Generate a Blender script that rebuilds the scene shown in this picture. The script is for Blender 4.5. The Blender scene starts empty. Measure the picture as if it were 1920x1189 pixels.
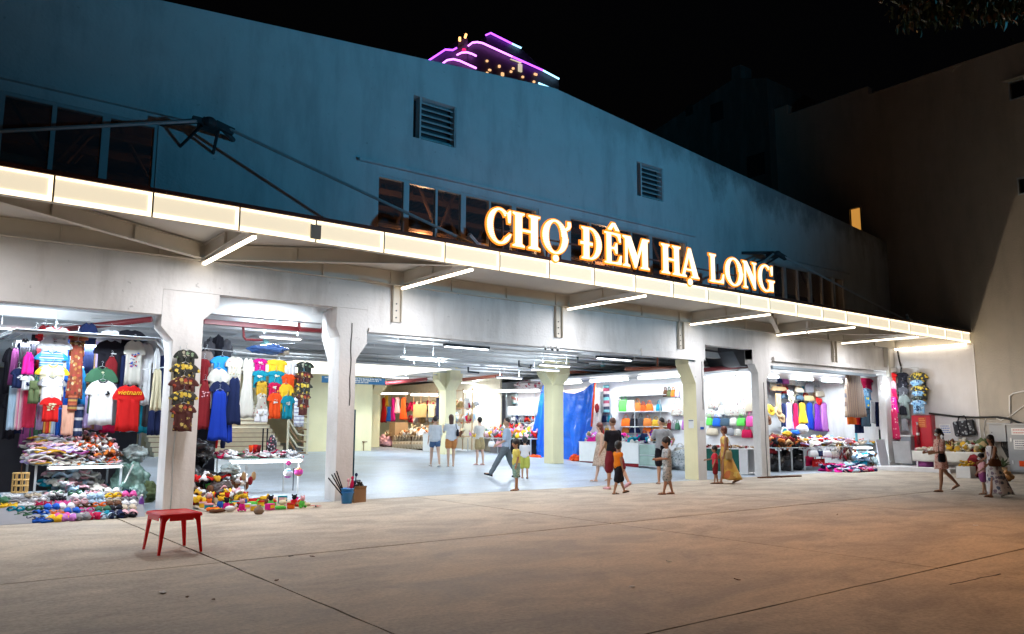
import bpy, bmesh, math, random
from mathutils import Vector, Matrix, Euler
from mathutils import noise as mnoise

random.seed(7)
scene = bpy.context.scene
col = scene.collection
R = math.radians

# ---------------------------------------------------------------- camera, world, lights, exposure
CAM_H = 1.45
FPX, CX, CY = 1478.0, 960.0, 594.5          # focal length and centre in pixels of a 1920 px wide picture
YAW, PITCH = R(52.3), math.atan2(803 - CY, FPX)
ROLL = math.atan2(8.0, 3086.0)
FW = Vector((math.cos(YAW) * math.cos(PITCH), math.sin(YAW) * math.cos(PITCH), math.sin(PITCH)))
RT = Vector((math.sin(YAW), -math.cos(YAW), 0))
UP = RT.cross(FW)
cam_data = bpy.data.cameras.new('camera')
cam = bpy.data.objects.new('camera', cam_data)
col.objects.link(cam)
cam_data.sensor_width = 36.0
cam_data.lens = 36.0 * FPX / 1920.0
cam_data.clip_start, cam_data.clip_end = 0.05, 2000.0
rx = RT * math.cos(ROLL) + UP * math.sin(ROLL)
ux = UP * math.cos(ROLL) - RT * math.sin(ROLL)
m = Matrix((rx, ux, -FW)).transposed().to_4x4()
m.translation = Vector((0, 0, CAM_H))
cam.matrix_world = m
scene.camera = cam

world = bpy.data.worlds.new('World')
scene.world = world
world.use_nodes = True
wn = world.node_tree.nodes
wl = world.node_tree.links
sky = wn.new('ShaderNodeTexSky')
sky.sky_type = 'NISHITA'
sky.sun_disc = False
sky.sun_elevation = R(-4.0)
sky.sun_rotation = R(200)
bg = wn['Background']
wl.new(sky.outputs[0], bg.inputs[0])
bg.inputs[1].default_value = 0.05

scene.view_settings.view_transform = 'Standard'
scene.view_settings.look = 'None'
scene.view_settings.exposure = 0.0
scene.view_settings.gamma = 1.0
scene.view_settings.use_curve_mapping = False
scene.render.engine = 'CYCLES'
scene.cycles.use_light_tree = True
scene.cycles.max_bounces = 6
scene.cycles.diffuse_bounces = 4
scene.cycles.glossy_bounces = 3
scene.cycles.transmission_bounces = 4
scene.cycles.transparent_max_bounces = 8
scene.cycles.caustics_reflective = False
scene.cycles.caustics_refractive = False
scene.cycles.sample_clamp_indirect = 4.0
scene.cycles.use_denoising = True

def lamp(name, kind, loc, power, color, target=None, size=0.2, size_y=None, spot=None, blend=0.5, rot=None, spread=None):
    d = bpy.data.lights.new(name, kind)
    d.energy = power
    d.color = color
    if kind == 'AREA':
        d.shape = 'RECTANGLE'
        d.size = size
        d.size_y = size_y or size
        if spread: d.spread = spread
    elif kind == 'SUN':
        d.angle = size
    else:
        d.shadow_soft_size = size
    if kind == 'SPOT':
        d.spot_size = spot
        d.spot_blend = blend
    o = bpy.data.objects.new(name, d)
    col.objects.link(o)
    o.location = loc
    if target is not None:
        v = Vector(target) - Vector(loc)
        o.rotation_euler = v.to_track_quat('-Z', 'Y').to_euler()
    elif rot is not None:
        o.rotation_euler = rot
    return o

# moonlight, hardly anything
lamp('moon', 'SUN', (0, 0, 30), 0.004, (0.7, 0.8, 1.0), target=(14, 12, 0), size=R(0.5))
# blue architectural floodlight on the gable, out on the plaza
lamp('blue_floodlight', 'SPOT', (14.5, -4.0, 3.9), 4900, (0.06, 0.56, 0.98), target=(12.6, 14.85, 13.2), size=0.15, spot=R(84), blend=1.0)
# sodium street lamp over the plaza, out of frame
lamp('sodium_lamp', 'SPOT', (12.0, 4.2, 9.0), 2050, (1.0, 0.45, 0.15), target=(10.5, 7.6, 0), size=0.25, spot=R(104), blend=1.0)
lamp('added_wall_spot', 'SPOT', (25.2, 13.15, 1.6), 420, (1.0, 0.80, 0.58), target=(29.95, 9.6, 5.6), size=0.05, spot=R(95), blend=0.7)  # added spot without a fitting, lights the side wall past the canopy edge
COOL = (0.80, 0.91, 1.0)
WARM = (1.0, 0.80, 0.55)

# ---------------------------------------------------------------- measuring: pixel of the photo + a known plane -> metres
def ray(px, py):
    u, v = (px - CX) / FPX, -(py - CY) / FPX
    c, s = math.cos(ROLL), math.sin(ROLL)
    return FW + RT * (u * c - v * s) + UP * (u * s + v * c)
def atY(px, py, Y):
    r = ray(px, py); t = Y / r.y
    return Vector((r.x * t, Y, CAM_H + r.z * t))
def atX(px, py, X):
    r = ray(px, py); t = X / r.x
    return Vector((X, r.y * t, CAM_H + r.z * t))
def atZ(px, py, Z=0.0):
    r = ray(px, py); t = (Z - CAM_H) / r.z
    return Vector((r.x * t, r.y * t, Z))
SL = 0.03
def fz(Y):                                   # the hall floor climbs gently inwards
    return max(0.0, SL * (Y - 15.15))
def atF(px, py):
    g = atZ(px, py, 0.0)
    if g.y <= 15.15: return g
    t = (CAM_H + SL * 15.15) / (CAM_H + SL * g.y)
    return Vector((g.x * t, g.y * t, fz(g.y * t)))

# ---------------------------------------------------------------- object helpers
def tag(o, label=None, cat=None, group=None, kind=None):
    if label: o['label'] = label
    if cat: o['category'] = cat
    if group: o['group'] = group
    if kind: o['kind'] = kind
    return o

def thing(name, label, cat, loc=(0, 0, 0), rz=0.0, group=None):
    o = bpy.data.objects.new(name, None)
    o.empty_display_size = 0.1
    col.objects.link(o)
    o.location = loc
    o.rotation_euler = (0, 0, rz)
    return tag(o, label, cat, group)

class MB:
    def __init__(s):
        s.v = []; s.f = []; s.m = []
    def add(s, vs, fs, mi=0):
        n = len(s.v)
        s.v.extend([tuple(v) for v in vs])
        s.f.extend([tuple(i + n for i in f) for f in fs])
        s.m.extend([mi] * len(fs))
        return s
    def box(s, c, d, rz=0.0, mi=0, rx=0.0, ry=0.0):
        hx, hy, hz = d[0] / 2, d[1] / 2, d[2] / 2
        M = Euler((rx, ry, rz)).to_matrix()
        c = Vector(c)
        vs = [c + M @ Vector((x, y, z)) for x in (-hx, hx) for y in (-hy, hy) for z in (-hz, hz)]
        fs = [(0, 1, 3, 2), (4, 6, 7, 5), (0, 4, 5, 1), (2, 3, 7, 6), (0, 2, 6, 4), (1, 5, 7, 3)]
        return s.add(vs, fs, mi)
    def b2(s, x0, x1, y0, y1, z0, z1, mi=0):
        return s.box(((x0 + x1) / 2, (y0 + y1) / 2, (z0 + z1) / 2), (abs(x1 - x0), abs(y1 - y0), abs(z1 - z0)), 0, mi)
    def prism(s, poly, o, ax, ay, n, mi=0):
        """poly in plane (ax, ay) at origin o, extruded by vector n"""
        o, ax, ay, n = Vector(o), Vector(ax), Vector(ay), Vector(n)
        k = len(poly)
        a = [o + ax * p[0] + ay * p[1] for p in poly]
        b = [p + n for p in a]
        fs = [tuple(range(k)), tuple(reversed(range(k, 2 * k)))]
        fs += [(i, i + k, (i + 1) % k + k, (i + 1) % k) for i in range(k)]
        return s.add(a + b, fs, mi)
    def tube(s, pts, r, n=8, mi=0, closed=False):
        pts = [Vector(p) for p in pts]
        rs = r if isinstance(r, (list, tuple)) else [r] * len(pts)
        rings = []
        k = len(pts)
        ref = None
        for i, p in enumerate(pts):
            if closed:
                t = pts[(i + 1) % k] - pts[i - 1]
            else:
                t = pts[min(i + 1, k - 1)] - pts[max(i - 1, 0)]
            t = t.normalized() if t.length > 1e-9 else Vector((0, 0, 1))
            if ref is None:
                ref = Vector((0, 0, 1)) if abs(t.z) < 0.9 else Vector((1, 0, 0))
            a = t.cross(ref)
            if a.length < 1e-4:
                a = t.cross(Vector((0.3, 1, 0.2)))
            a.normalize()
            b = t.cross(a).normalized()
            ref = b.cross(t) * -1 if False else ref
            rings.append([p + a * math.cos(2 * math.pi * j / n) * rs[i] + b * math.sin(2 * math.pi * j / n) * rs[i] for j in range(n)])
        vs = [v for rg in rings for v in rg]
        fs = []
        for i in range(k if closed else k - 1):
            for j in range(n):
                a0 = i * n + j; a1 = i * n + (j + 1) % n
                b0 = ((i + 1) % k) * n + j; b1 = ((i + 1) % k) * n + (j + 1) % n
                fs.append((a0, a1, b1, b0))
        if not closed:
            fs.append(tuple(reversed(range(n))))
            fs.append(tuple(range((k - 1) * n, k * n)))
        return s.add(vs, fs, mi)
    def loft(s, rings, mi=0):
        """rings: list of lists of points with equal count, closed ends"""
        n = len(rings[0])
        vs = [v for rg in rings for v in rg]
        fs = []
        for i in range(len(rings) - 1):
            for j in range(n):
                fs.append((i * n + j, i * n + (j + 1) % n, (i + 1) * n + (j + 1) % n, (i + 1) * n + j))
        fs.append(tuple(reversed(range(n))))
        fs.append(tuple(range((len(rings) - 1) * n, len(rings) * n)))
        return s.add(vs, fs, mi)
    def ell(s, c, r, mi=0, nu=10, nv=7, rot=None):
        c = Vector(c)
        vs = []
        M = rot.to_matrix() if rot else Matrix.Identity(3)
        vs.append(c + M @ Vector((0, 0, r[2])))
        for i in range(1, nv):
            t = math.pi * i / nv
            for j in range(nu):
                a = 2 * math.pi * j / nu
                vs.append(c + M @ Vector((r[0] * math.sin(t) * math.cos(a), r[1] * math.sin(t) * math.sin(a), r[2] * math.cos(t))))
        vs.append(c + M @ Vector((0, 0, -r[2])))
        fs = [(0, 1 + j, 1 + (j + 1) % nu) for j in range(nu)]
        for i in range(nv - 2):
            for j in range(nu):
                a = 1 + i * nu + j; b = 1 + i * nu + (j + 1) % nu
                fs.append((a, a + nu, b + nu, b))
        e = len(vs) - 1
        o = 1 + (nv - 2) * nu
        fs += [(o + j, e, o + (j + 1) % nu) for j in range(nu)]
        return s.add(vs, fs, mi)
    def lathe(s, prof, c=(0, 0, 0), n=16, mi=0):
        c = Vector(c)
        rings = [[c + Vector((max(r, 1e-4) * math.cos(2 * math.pi * j / n), max(r, 1e-4) * math.sin(2 * math.pi * j / n), z)) for j in range(n)] for r, z in prof]
        return s.loft(rings, mi)
    def build(s, name, mats, parent=None, smooth=False, loc=None, rot=None):
        me = bpy.data.meshes.new(name)
        me.from_pydata(s.v, [], s.f)
        mats = mats if isinstance(mats, (list, tuple)) else [mats]
        for mm in mats: me.materials.append(mm)
        if len(mats) > 1:
            me.polygons.foreach_set('material_index', s.m)
        if smooth:
            me.polygons.foreach_set('use_smooth', [True] * len(me.polygons))
        bm = bmesh.new(); bm.from_mesh(me)
        bmesh.ops.recalc_face_normals(bm, faces=bm.faces)
        bm.to_mesh(me); bm.free()
        me.update()
        o = bpy.data.objects.new(name, me)
        col.objects.link(o)
        if parent: o.parent = parent
        if loc is not None: o.location = loc
        if rot is not None: o.rotation_euler = rot
        return o

def inst(name, src, parent=None, loc=(0, 0, 0), rot=(0, 0, 0), scale=(1, 1, 1), mat=None):
    o = bpy.data.objects.new(name, src.data)
    col.objects.link(o)
    if parent: o.parent = parent
    o.location = loc; o.rotation_euler = rot; o.scale = scale
    if mat:
        o.material_slots[0].link = 'OBJECT'
        o.material_slots[0].material = mat
    return o

# ---------------------------------------------------------------- materials
_mc = {}
def nt_new(name):
    mt = bpy.data.materials.new(name)
    mt.use_nodes = True
    nt = mt.node_tree
    return mt, nt, nt.nodes['Principled BSDF']

def mat(name, c, rough=0.6, metal=0.0, var=0.12, scale=6.0, bump=0.0, bscale=None, spec=0.5, alpha=None, coord='Object', sheen=0.0):
    """plain paint / cloth / metal with mottled colour and fine relief"""
    if name in _mc: return _mc[name]
    mt, nt, b = nt_new(name)
    N, L = nt.nodes, nt.links
    tc = N.new('ShaderNodeTexCoord')
    no = N.new('ShaderNodeTexNoise'); no.inputs['Scale'].default_value = scale; no.inputs['Detail'].default_value = 5
    L.new(tc.outputs[coord], no.inputs['Vector'])
    mx = N.new('ShaderNodeMix'); mx.data_type = 'RGBA'
    d = [max(0, x * (1 - var * 1.6)) for x in c]; l = [min(1, x * (1 + var)) for x in c]
    mx.inputs[6].default_value = (*d, 1); mx.inputs[7].default_value = (*l, 1)
    L.new(no.outputs['Fac'], mx.inputs[0])
    L.new(mx.outputs[2], b.inputs['Base Color'])
    b.inputs['Roughness'].default_value = rough
    b.inputs['Metallic'].default_value = metal
    b.inputs['Specular IOR Level'].default_value = spec
    if sheen: b.inputs['Sheen Weight'].default_value = sheen
    if bump:
        bp = N.new('ShaderNodeBump'); bp.inputs['Strength'].default_value = bump; bp.inputs['Distance'].default_value = 0.02
        n2 = N.new('ShaderNodeTexNoise'); n2.inputs['Scale'].default_value = bscale or scale * 6; n2.inputs['Detail'].default_value = 4
        L.new(tc.outputs[coord], n2.inputs['Vector'])
        L.new(n2.outputs['Fac'], bp.inputs['Height'])
        L.new(bp.outputs[0], b.inputs['Normal'])
    if alpha is not None: b.inputs['Alpha'].default_value = alpha
    _mc[name] = mt
    return mt

def emis(name, c, s, sampled=True):
    if name in _mc: return _mc[name]
    mt, nt, b = nt_new(name)
    b.inputs['Base Color'].default_value = (*[min(1, x * 0.8) for x in c], 1)
    b.inputs['Emission Color'].default_value = (*c, 1)
    b.inputs['Emission Strength'].default_value = s
    if not sampled:
        mt.cycles.emission_sampling = 'NONE'
    _mc[name] = mt
    return mt

def spotty(name, base, cols, scale=9.0, thr=0.35, rough=0.75, feat='F1', coord='Object', rand=1.0):
    """printed cloth: voronoi motifs of several colours on a base colour"""
    if name in _mc: return _mc[name]
    mt, nt, b = nt_new(name)
    N, L = nt.nodes, nt.links
    tc = N.new('ShaderNodeTexCoord')
    vo = N.new('ShaderNodeTexVoronoi'); vo.feature = 'F1'; vo.inputs['Scale'].default_value = scale
    vo.inputs['Randomness'].default_value = rand
    nz = N.new('ShaderNodeTexNoise'); nz.inputs['Scale'].default_value = scale * 1.3
    mixv = N.new('ShaderNodeVectorMath'); mixv.operation = 'MULTIPLY_ADD'
    L.new(nz.outputs['Color'], mixv.inputs[0]); mixv.inputs[1].default_value = (0.6 / scale,) * 3
    L.new(tc.outputs[coord], mixv.inputs[2])
    L.new(mixv.outputs[0], vo.inputs['Vector'])
    lt = N.new('ShaderNodeMath'); lt.operation = 'LESS_THAN'; lt.inputs[1].default_value = thr
    L.new(vo.outputs['Distance'], lt.inputs[0])
    cr = N.new('ShaderNodeValToRGB'); cr.color_ramp.interpolation = 'CONSTANT'
    sep = N.new('ShaderNodeSeparateColor'); L.new(vo.outputs['Color'], sep.inputs[0])
    L.new(sep.outputs[0], cr.inputs[0])
    els = cr.color_ramp.elements
    k = len(cols)
    els[0].position = 0; els[0].color = (*cols[0], 1)
    els[1].position = 1.0 / k; els[1].color = (*cols[1 % k], 1)
    for i in range(2, k):
        e = els.new(i / k); e.color = (*cols[i], 1)
    mx = N.new('ShaderNodeMix'); mx.data_type = 'RGBA'
    mx.inputs[6].default_value = (*base, 1)
    L.new(cr.outputs[0], mx.inputs[7]); L.new(lt.outputs[0], mx.inputs[0])
    L.new(mx.outputs[2], b.inputs['Base Color'])
    b.inputs['Roughness'].default_value = rough
    _mc[name] = mt
    return mt

def stripes(name, cols, width=0.05, axis=2, rough=0.75, skew=0.0):
    """striped cloth, bands by object coordinate"""
    if name in _mc: return _mc[name]
    mt, nt, b = nt_new(name)
    N, L = nt.nodes, nt.links
    tc = N.new('ShaderNodeTexCoord')
    sp = N.new('ShaderNodeSeparateXYZ'); L.new(tc.outputs['Object'], sp.inputs[0])
    ma = N.new('ShaderNodeMath'); ma.operation = 'MULTIPLY_ADD'; ma.inputs[1].default_value = 1.0 / (width * len(cols))
    L.new(sp.outputs[axis], ma.inputs[0])
    ad = N.new('ShaderNodeMath'); ad.operation = 'MULTIPLY'; ad.inputs[1].default_value = skew
    L.new(sp.outputs[(axis + 1) % 3], ad.inputs[0]); L.new(ad.outputs[0], ma.inputs[2])
    fr = N.new('ShaderNodeMath'); fr.operation = 'FRACT'; L.new(ma.outputs[0], fr.inputs[0])
    cr = N.new('ShaderNodeValToRGB'); cr.color_ramp.interpolation = 'CONSTANT'
    L.new(fr.outputs[0], cr.inputs[0])
    els = cr.color_ramp.elements
    k = len(cols)
    els[0].color = (*cols[0], 1); els[1].position = 1.0 / k; els[1].color = (*cols[1 % k], 1)
    for i in range(2, k):
        e = els.new(i / k); e.color = (*cols[i], 1)
    L.new(cr.outputs[0], b.inputs['Base Color'])
    b.inputs['Roughness'].default_value = rough
    _mc[name] = mt
    return mt

def wall_mat(name, c, stain=(0.35, 0.33, 0.30), amt=0.5, bump=0.25, rough=0.85, leaf_shade=0.0, sc=0.5):
    """painted render: large mottling, drips and stains, pitted relief"""
    mt, nt, b = nt_new(name)
    N, L = nt.nodes, nt.links
    tc = N.new('ShaderNodeTexCoord')
    mp = N.new('ShaderNodeMapping'); mp.inputs['Scale'].default_value = (1.6, 1.6, 0.35)
    L.new(tc.outputs['Object'], mp.inputs[0])
    n1 = N.new('ShaderNodeTexNoise'); n1.inputs['Scale'].default_value = sc * 2; n1.inputs['Detail'].default_value = 8; n1.inputs['Roughness'].default_value = 0.65
    L.new(mp.outputs[0], n1.inputs['Vector'])
    r1 = N.new('ShaderNodeValToRGB'); r1.color_ramp.elements[0].position = 0.47; r1.color_ramp.elements[1].position = 0.72
    L.new(n1.outputs['Fac'], r1.inputs[0])
    n2 = N.new('ShaderNodeTexNoise'); n2.inputs['Scale'].default_value = 2.2; n2.inputs['Detail'].default_value = 6
    L.new(tc.outputs['Object'], n2.inputs['Vector'])
    m1 = N.new('ShaderNodeMix'); m1.data_type = 'RGBA'
    m1.inputs[6].default_value = (*[x * 0.88 for x in c], 1); m1.inputs[7].default_value = (*[min(1, x * 1.06) for x in c], 1)
    L.new(n2.outputs['Fac'], m1.inputs[0])
    mu = N.new('ShaderNodeMath'); mu.operation = 'MULTIPLY'; mu.inputs[1].default_value = amt
    L.new(r1.outputs[0], mu.inputs[0])
    m2 = N.new('ShaderNodeMix'); m2.data_type = 'RGBA'
    L.new(mu.outputs[0], m2.inputs[0]); L.new(m1.outputs[2], m2.inputs[6]); m2.inputs[7].default_value = (*stain, 1)
    # small chips
    n4 = N.new('ShaderNodeTexNoise'); n4.inputs['Scale'].default_value = 9; n4.inputs['Detail'].default_value = 6
    L.new(tc.outputs['Object'], n4.inputs['Vector'])
    r4 = N.new('ShaderNodeValToRGB'); r4.color_ramp.elements[0].position = 0.70; r4.color_ramp.elements[1].position = 0.74
    L.new(n4.outputs['Fac'], r4.inputs[0])
    mu4 = N.new('ShaderNodeMath'); mu4.operation = 'MULTIPLY'; mu4.inputs[1].default_value = amt * 0.9
    L.new(r4.outputs[0], mu4.inputs[0])
    m3 = N.new('ShaderNodeMix'); m3.data_type = 'RGBA'
    L.new(mu4.outputs[0], m3.inputs[0]); L.new(m2.outputs[2], m3.inputs[6]); m3.inputs[7].default_value = (*[x * 0.5 for x in c], 1)
    out = m3
    if leaf_shade > 0:                               # leaf shadows painted as dark blotches below the right hand roof edge
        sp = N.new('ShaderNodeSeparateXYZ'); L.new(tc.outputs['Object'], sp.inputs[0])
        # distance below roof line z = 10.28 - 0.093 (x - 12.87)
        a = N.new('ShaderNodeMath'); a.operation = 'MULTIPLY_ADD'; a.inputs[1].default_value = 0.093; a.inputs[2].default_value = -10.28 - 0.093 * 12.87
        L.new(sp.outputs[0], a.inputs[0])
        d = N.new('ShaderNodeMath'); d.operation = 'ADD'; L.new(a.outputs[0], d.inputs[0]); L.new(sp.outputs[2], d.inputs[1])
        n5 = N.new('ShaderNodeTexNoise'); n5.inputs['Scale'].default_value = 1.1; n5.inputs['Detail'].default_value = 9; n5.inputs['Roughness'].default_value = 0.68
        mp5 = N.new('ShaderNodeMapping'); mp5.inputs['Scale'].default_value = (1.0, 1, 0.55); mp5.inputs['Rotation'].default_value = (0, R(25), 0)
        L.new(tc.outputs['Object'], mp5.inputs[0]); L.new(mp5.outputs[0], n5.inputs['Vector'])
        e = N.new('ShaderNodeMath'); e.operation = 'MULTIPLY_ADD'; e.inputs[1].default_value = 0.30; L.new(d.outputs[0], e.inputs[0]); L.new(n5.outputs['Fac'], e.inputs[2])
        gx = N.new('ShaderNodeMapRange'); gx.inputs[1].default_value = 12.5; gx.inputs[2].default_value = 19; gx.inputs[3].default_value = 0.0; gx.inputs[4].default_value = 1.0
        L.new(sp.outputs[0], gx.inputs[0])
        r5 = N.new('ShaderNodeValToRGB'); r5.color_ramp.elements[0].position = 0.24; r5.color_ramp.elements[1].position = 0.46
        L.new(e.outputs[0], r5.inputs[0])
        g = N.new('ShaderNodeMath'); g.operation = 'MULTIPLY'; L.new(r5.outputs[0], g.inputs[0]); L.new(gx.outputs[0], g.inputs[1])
        g2 = N.new('ShaderNodeMath'); g2.operation = 'MULTIPLY'; L.new(g.outputs[0], g2.inputs[0]); g2.inputs[1].default_value = leaf_shade
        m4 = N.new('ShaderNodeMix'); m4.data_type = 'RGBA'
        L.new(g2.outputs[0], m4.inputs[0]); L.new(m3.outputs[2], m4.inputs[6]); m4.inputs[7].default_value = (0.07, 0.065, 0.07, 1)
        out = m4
    L.new(out.outputs[2], b.inputs['Base Color'])
    b.inputs['Roughness'].default_value = rough
    n3 = N.new('ShaderNodeTexNoise'); n3.inputs['Scale'].default_value = 18; n3.inputs['Detail'].default_value = 8
    L.new(tc.outputs['Object'], n3.inputs['Vector'])
    bp = N.new('ShaderNodeBump'); bp.inputs['Strength'].default_value = bump; bp.inputs['Distance'].default_value = 0.03
    L.new(n3.outputs['Fac'], bp.inputs['Height']); L.new(bp.outputs[0], b.inputs['Normal'])
    return mt

def ground_mat(name, c, dark, rough=0.8, glossvar=False, streak=1.0, bump=0.3):
    mt, nt, b = nt_new(name)
    N, L = nt.nodes, nt.links
    tc = N.new('ShaderNodeTexCoord')
    mp = N.new('ShaderNodeMapping'); mp.inputs['Scale'].default_value = (0.5, 0.8, 1); mp.inputs['Rotation'].default_value = (0, 0, R(-25))
    L.new(tc.outputs['Object'], mp.inputs[0])
    n1 = N.new('ShaderNodeTexNoise'); n1.inputs['Scale'].default_value = 1.6; n1.inputs['Detail'].default_value = 9; n1.inputs['Roughness'].default_value = 0.66; n1.inputs['Distortion'].default_value = 0.6
    L.new(mp.outputs[0], n1.inputs['Vector'])
    r1 = N.new('ShaderNodeValToRGB'); r1.color_ramp.elements[0].position = 0.38; r1.color_ramp.elements[1].position = 0.60
    r1.color_ramp.elements[0].color = (*dark, 1); r1.color_ramp.elements[1].color = (*c, 1)
    L.new(n1.outputs['Fac'], r1.inputs[0])
    n2 = N.new('ShaderNodeTexNoise'); n2.inputs['Scale'].default_value = 24; n2.inputs['Detail'].default_value = 7; n2.inputs['Roughness'].default_value = 0.7
    L.new(tc.outputs['Object'], n2.inputs['Vector'])
    r2 = N.new('ShaderNodeValToRGB'); r2.color_ramp.elements[0].position = 0.30; r2.color_ramp.elements[1].position = 0.62
    r2.color_ramp.elements[0].color = (0.48, 0.48, 0.48, 1); r2.color_ramp.elements[1].color = (1.06, 1.06, 1.06, 1)
    L.new(n2.outputs['Fac'], r2.inputs[0])
    mu = N.new('ShaderNodeMix'); mu.data_type = 'RGBA'; mu.blend_type = 'MULTIPLY'; mu.inputs[0].default_value = 0.7
    L.new(r1.outputs[0], mu.inputs[6]); L.new(r2.outputs[0], mu.inputs[7])
    # fine streaks along the slab (trowelling, tyre wear)
    mp3 = N.new('ShaderNodeMapping'); mp3.inputs['Scale'].default_value = (0.9, 3.2, 1); mp3.inputs['Rotation'].default_value = (0, 0, R(6))
    L.new(tc.outputs['Object'], mp3.inputs[0])
    n3 = N.new('ShaderNodeTexNoise'); n3.inputs['Scale'].default_value = 2.0; n3.inputs['Detail'].default_value = 8; n3.inputs['Roughness'].default_value = 0.7
    L.new(mp3.outputs[0], n3.inputs['Vector'])
    r3 = N.new('ShaderNodeValToRGB'); r3.color_ramp.elements[0].position = 0.34; r3.color_ramp.elements[1].position = 0.6
    r3.color_ramp.elements[0].color = (0.68, 0.66, 0.64, 1); r3.color_ramp.elements[1].color = (1.04, 1.04, 1.04, 1)
    L.new(n3.outputs['Fac'], r3.inputs[0])
    mu3 = N.new('ShaderNodeMix'); mu3.data_type = 'RGBA'; mu3.blend_type = 'MULTIPLY'; mu3.inputs[0].default_value = 0.8 * streak
    L.new(mu.outputs[2], mu3.inputs[6]); L.new(r3.outputs[0], mu3.inputs[7])
    # dark spots: gum, oil, leaves' marks
    vo = N.new('ShaderNodeTexVoronoi'); vo.inputs['Scale'].default_value = 1.7
    L.new(tc.outputs['Object'], vo.inputs['Vector'])
    lt = N.new('ShaderNodeMath'); lt.operation = 'LESS_THAN'; lt.inputs[1].default_value = 0.018; L.new(vo.outputs['Distance'], lt.inputs[0])
    m5 = N.new('ShaderNodeMix'); m5.data_type = 'RGBA'; m5.inputs[7].default_value = (*[x * 0.35 for x in dark], 1)
    l5 = N.new('ShaderNodeMath'); l5.operation = 'MULTIPLY'; l5.inputs[1].default_value = 0.6; L.new(lt.outputs[0], l5.inputs[0])
    L.new(l5.outputs[0], m5.inputs[0]); L.new(mu3.outputs[2], m5.inputs[6])
    L.new(m5.outputs[2], b.inputs['Base Color'])
    rr = N.new('ShaderNodeMapRange'); rr.inputs[3].default_value = rough - 0.18; rr.inputs[4].default_value = rough + 0.12
    L.new(n1.outputs['Fac'], rr.inputs[0]); L.new(rr.outputs[0], b.inputs['Roughness'])
    bp = N.new('ShaderNodeBump'); bp.inputs['Strength'].default_value = bump; bp.inputs['Distance'].default_value = 0.01
    L.new(n2.outputs['Fac'], bp.inputs['Height']); L.new(bp.outputs[0], b.inputs['Normal'])
    return mt

M_upper = wall_mat('gable_render', (0.62, 0.66, 0.68), stain=(0.30, 0.33, 0.36), amt=0.55, bump=0.35, leaf_shade=0.6)
M_lower = wall_mat('white_painted_concrete', (0.74, 0.73, 0.72), stain=(0.42, 0.40, 0.38), amt=0.65, bump=0.25)
M_side = wall_mat('beige_render', (0.48, 0.44, 0.38), stain=(0.26, 0.24, 0.21), amt=0.45, bump=0.45)
M_sidew = wall_mat('pale_wall_paint', (0.72, 0.71, 0.72), stain=(0.50, 0.48, 0.47), amt=0.35, bump=0.2)
M_yellow = wall_mat('cream_yellow_paint', (0.88, 0.80, 0.50), stain=(0.55, 0.50, 0.35), amt=0.3, bump=0.1)
M_slab = ground_mat('plaza_concrete', (0.56, 0.485, 0.385), (0.36, 0.31, 0.25), rough=0.75, streak=0.45)
M_joint = mat('joint_dirt', (0.05, 0.045, 0.04), 0.95)
M_floor = ground_mat('hall_screed', (0.46, 0.53, 0.62), (0.36, 0.41, 0.47), rough=0.42, streak=0.5, bump=0.1)
M_ceil = mat('ceiling_concrete', (0.68, 0.68, 0.68), 0.9, var=0.2, scale=1.2, bump=0.3)
M_white = mat('white_paint', (0.80, 0.80, 0.79), 0.5, var=0.05)
M_steelc = mat('cream_painted_steel', (0.56, 0.52, 0.45), 0.5, var=0.10, scale=2)
M_deck = mat('canopy_deck', (0.55, 0.53, 0.50), 0.6, var=0.08, scale=1)
M_rust = mat('rust_red_steel', (0.10, 0.030, 0.022), 0.6, var=0.3)
M_pipe = mat('red_pipe_paint', (0.22, 0.025, 0.03), 0.4)
M_pipe2 = mat('orange_red_pipe_paint', (0.45, 0.13, 0.07), 0.45)
M_alu = mat('aluminium_frame', (0.55, 0.60, 0.63), 0.4, metal=0.3, var=0.06)
M_chrome = mat('galvanised_tube', (0.6, 0.62, 0.64), 0.3, metal=0.8, var=0.05)
M_dark = mat('dark_grey_steel', (0.05, 0.055, 0.065), 0.55)
M_black = mat('black_plastic', (0.015, 0.015, 0.018), 0.5)
M_brown = mat('roof_boarding', (0.17, 0.09, 0.05), 0.8, var=0.3, scale=3)
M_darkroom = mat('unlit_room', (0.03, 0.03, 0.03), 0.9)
M_led = emis('led_strip', (1.0, 0.82, 0.52), 2.6)
M_led2 = emis('white_led_batten', (1.0, 0.86, 0.66), 7.0)
M_fascia = emis('acrylic_fascia', (1.0, 0.87, 0.64), 0.84)
M_tube = emis('fluorescent_tube', (0.93, 0.97, 1.0), 7.0)
M_tubeoff = emis('batten_diffuser', (0.93, 0.97, 1.0), 1.1, False)
M_letter = emis('sign_letter_face', (1.0, 0.85, 0.55), 1.8)
M_halo = emis('sign_letter_edge', (1.0, 0.28, 0.02), 1.25)
M_glass = mat('window_glass', (0.10, 0.12, 0.13), 0.08, var=0.02, alpha=0.25)
M_rubber = mat('black_rubber', (0.02, 0.02, 0.02), 0.7)
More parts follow.
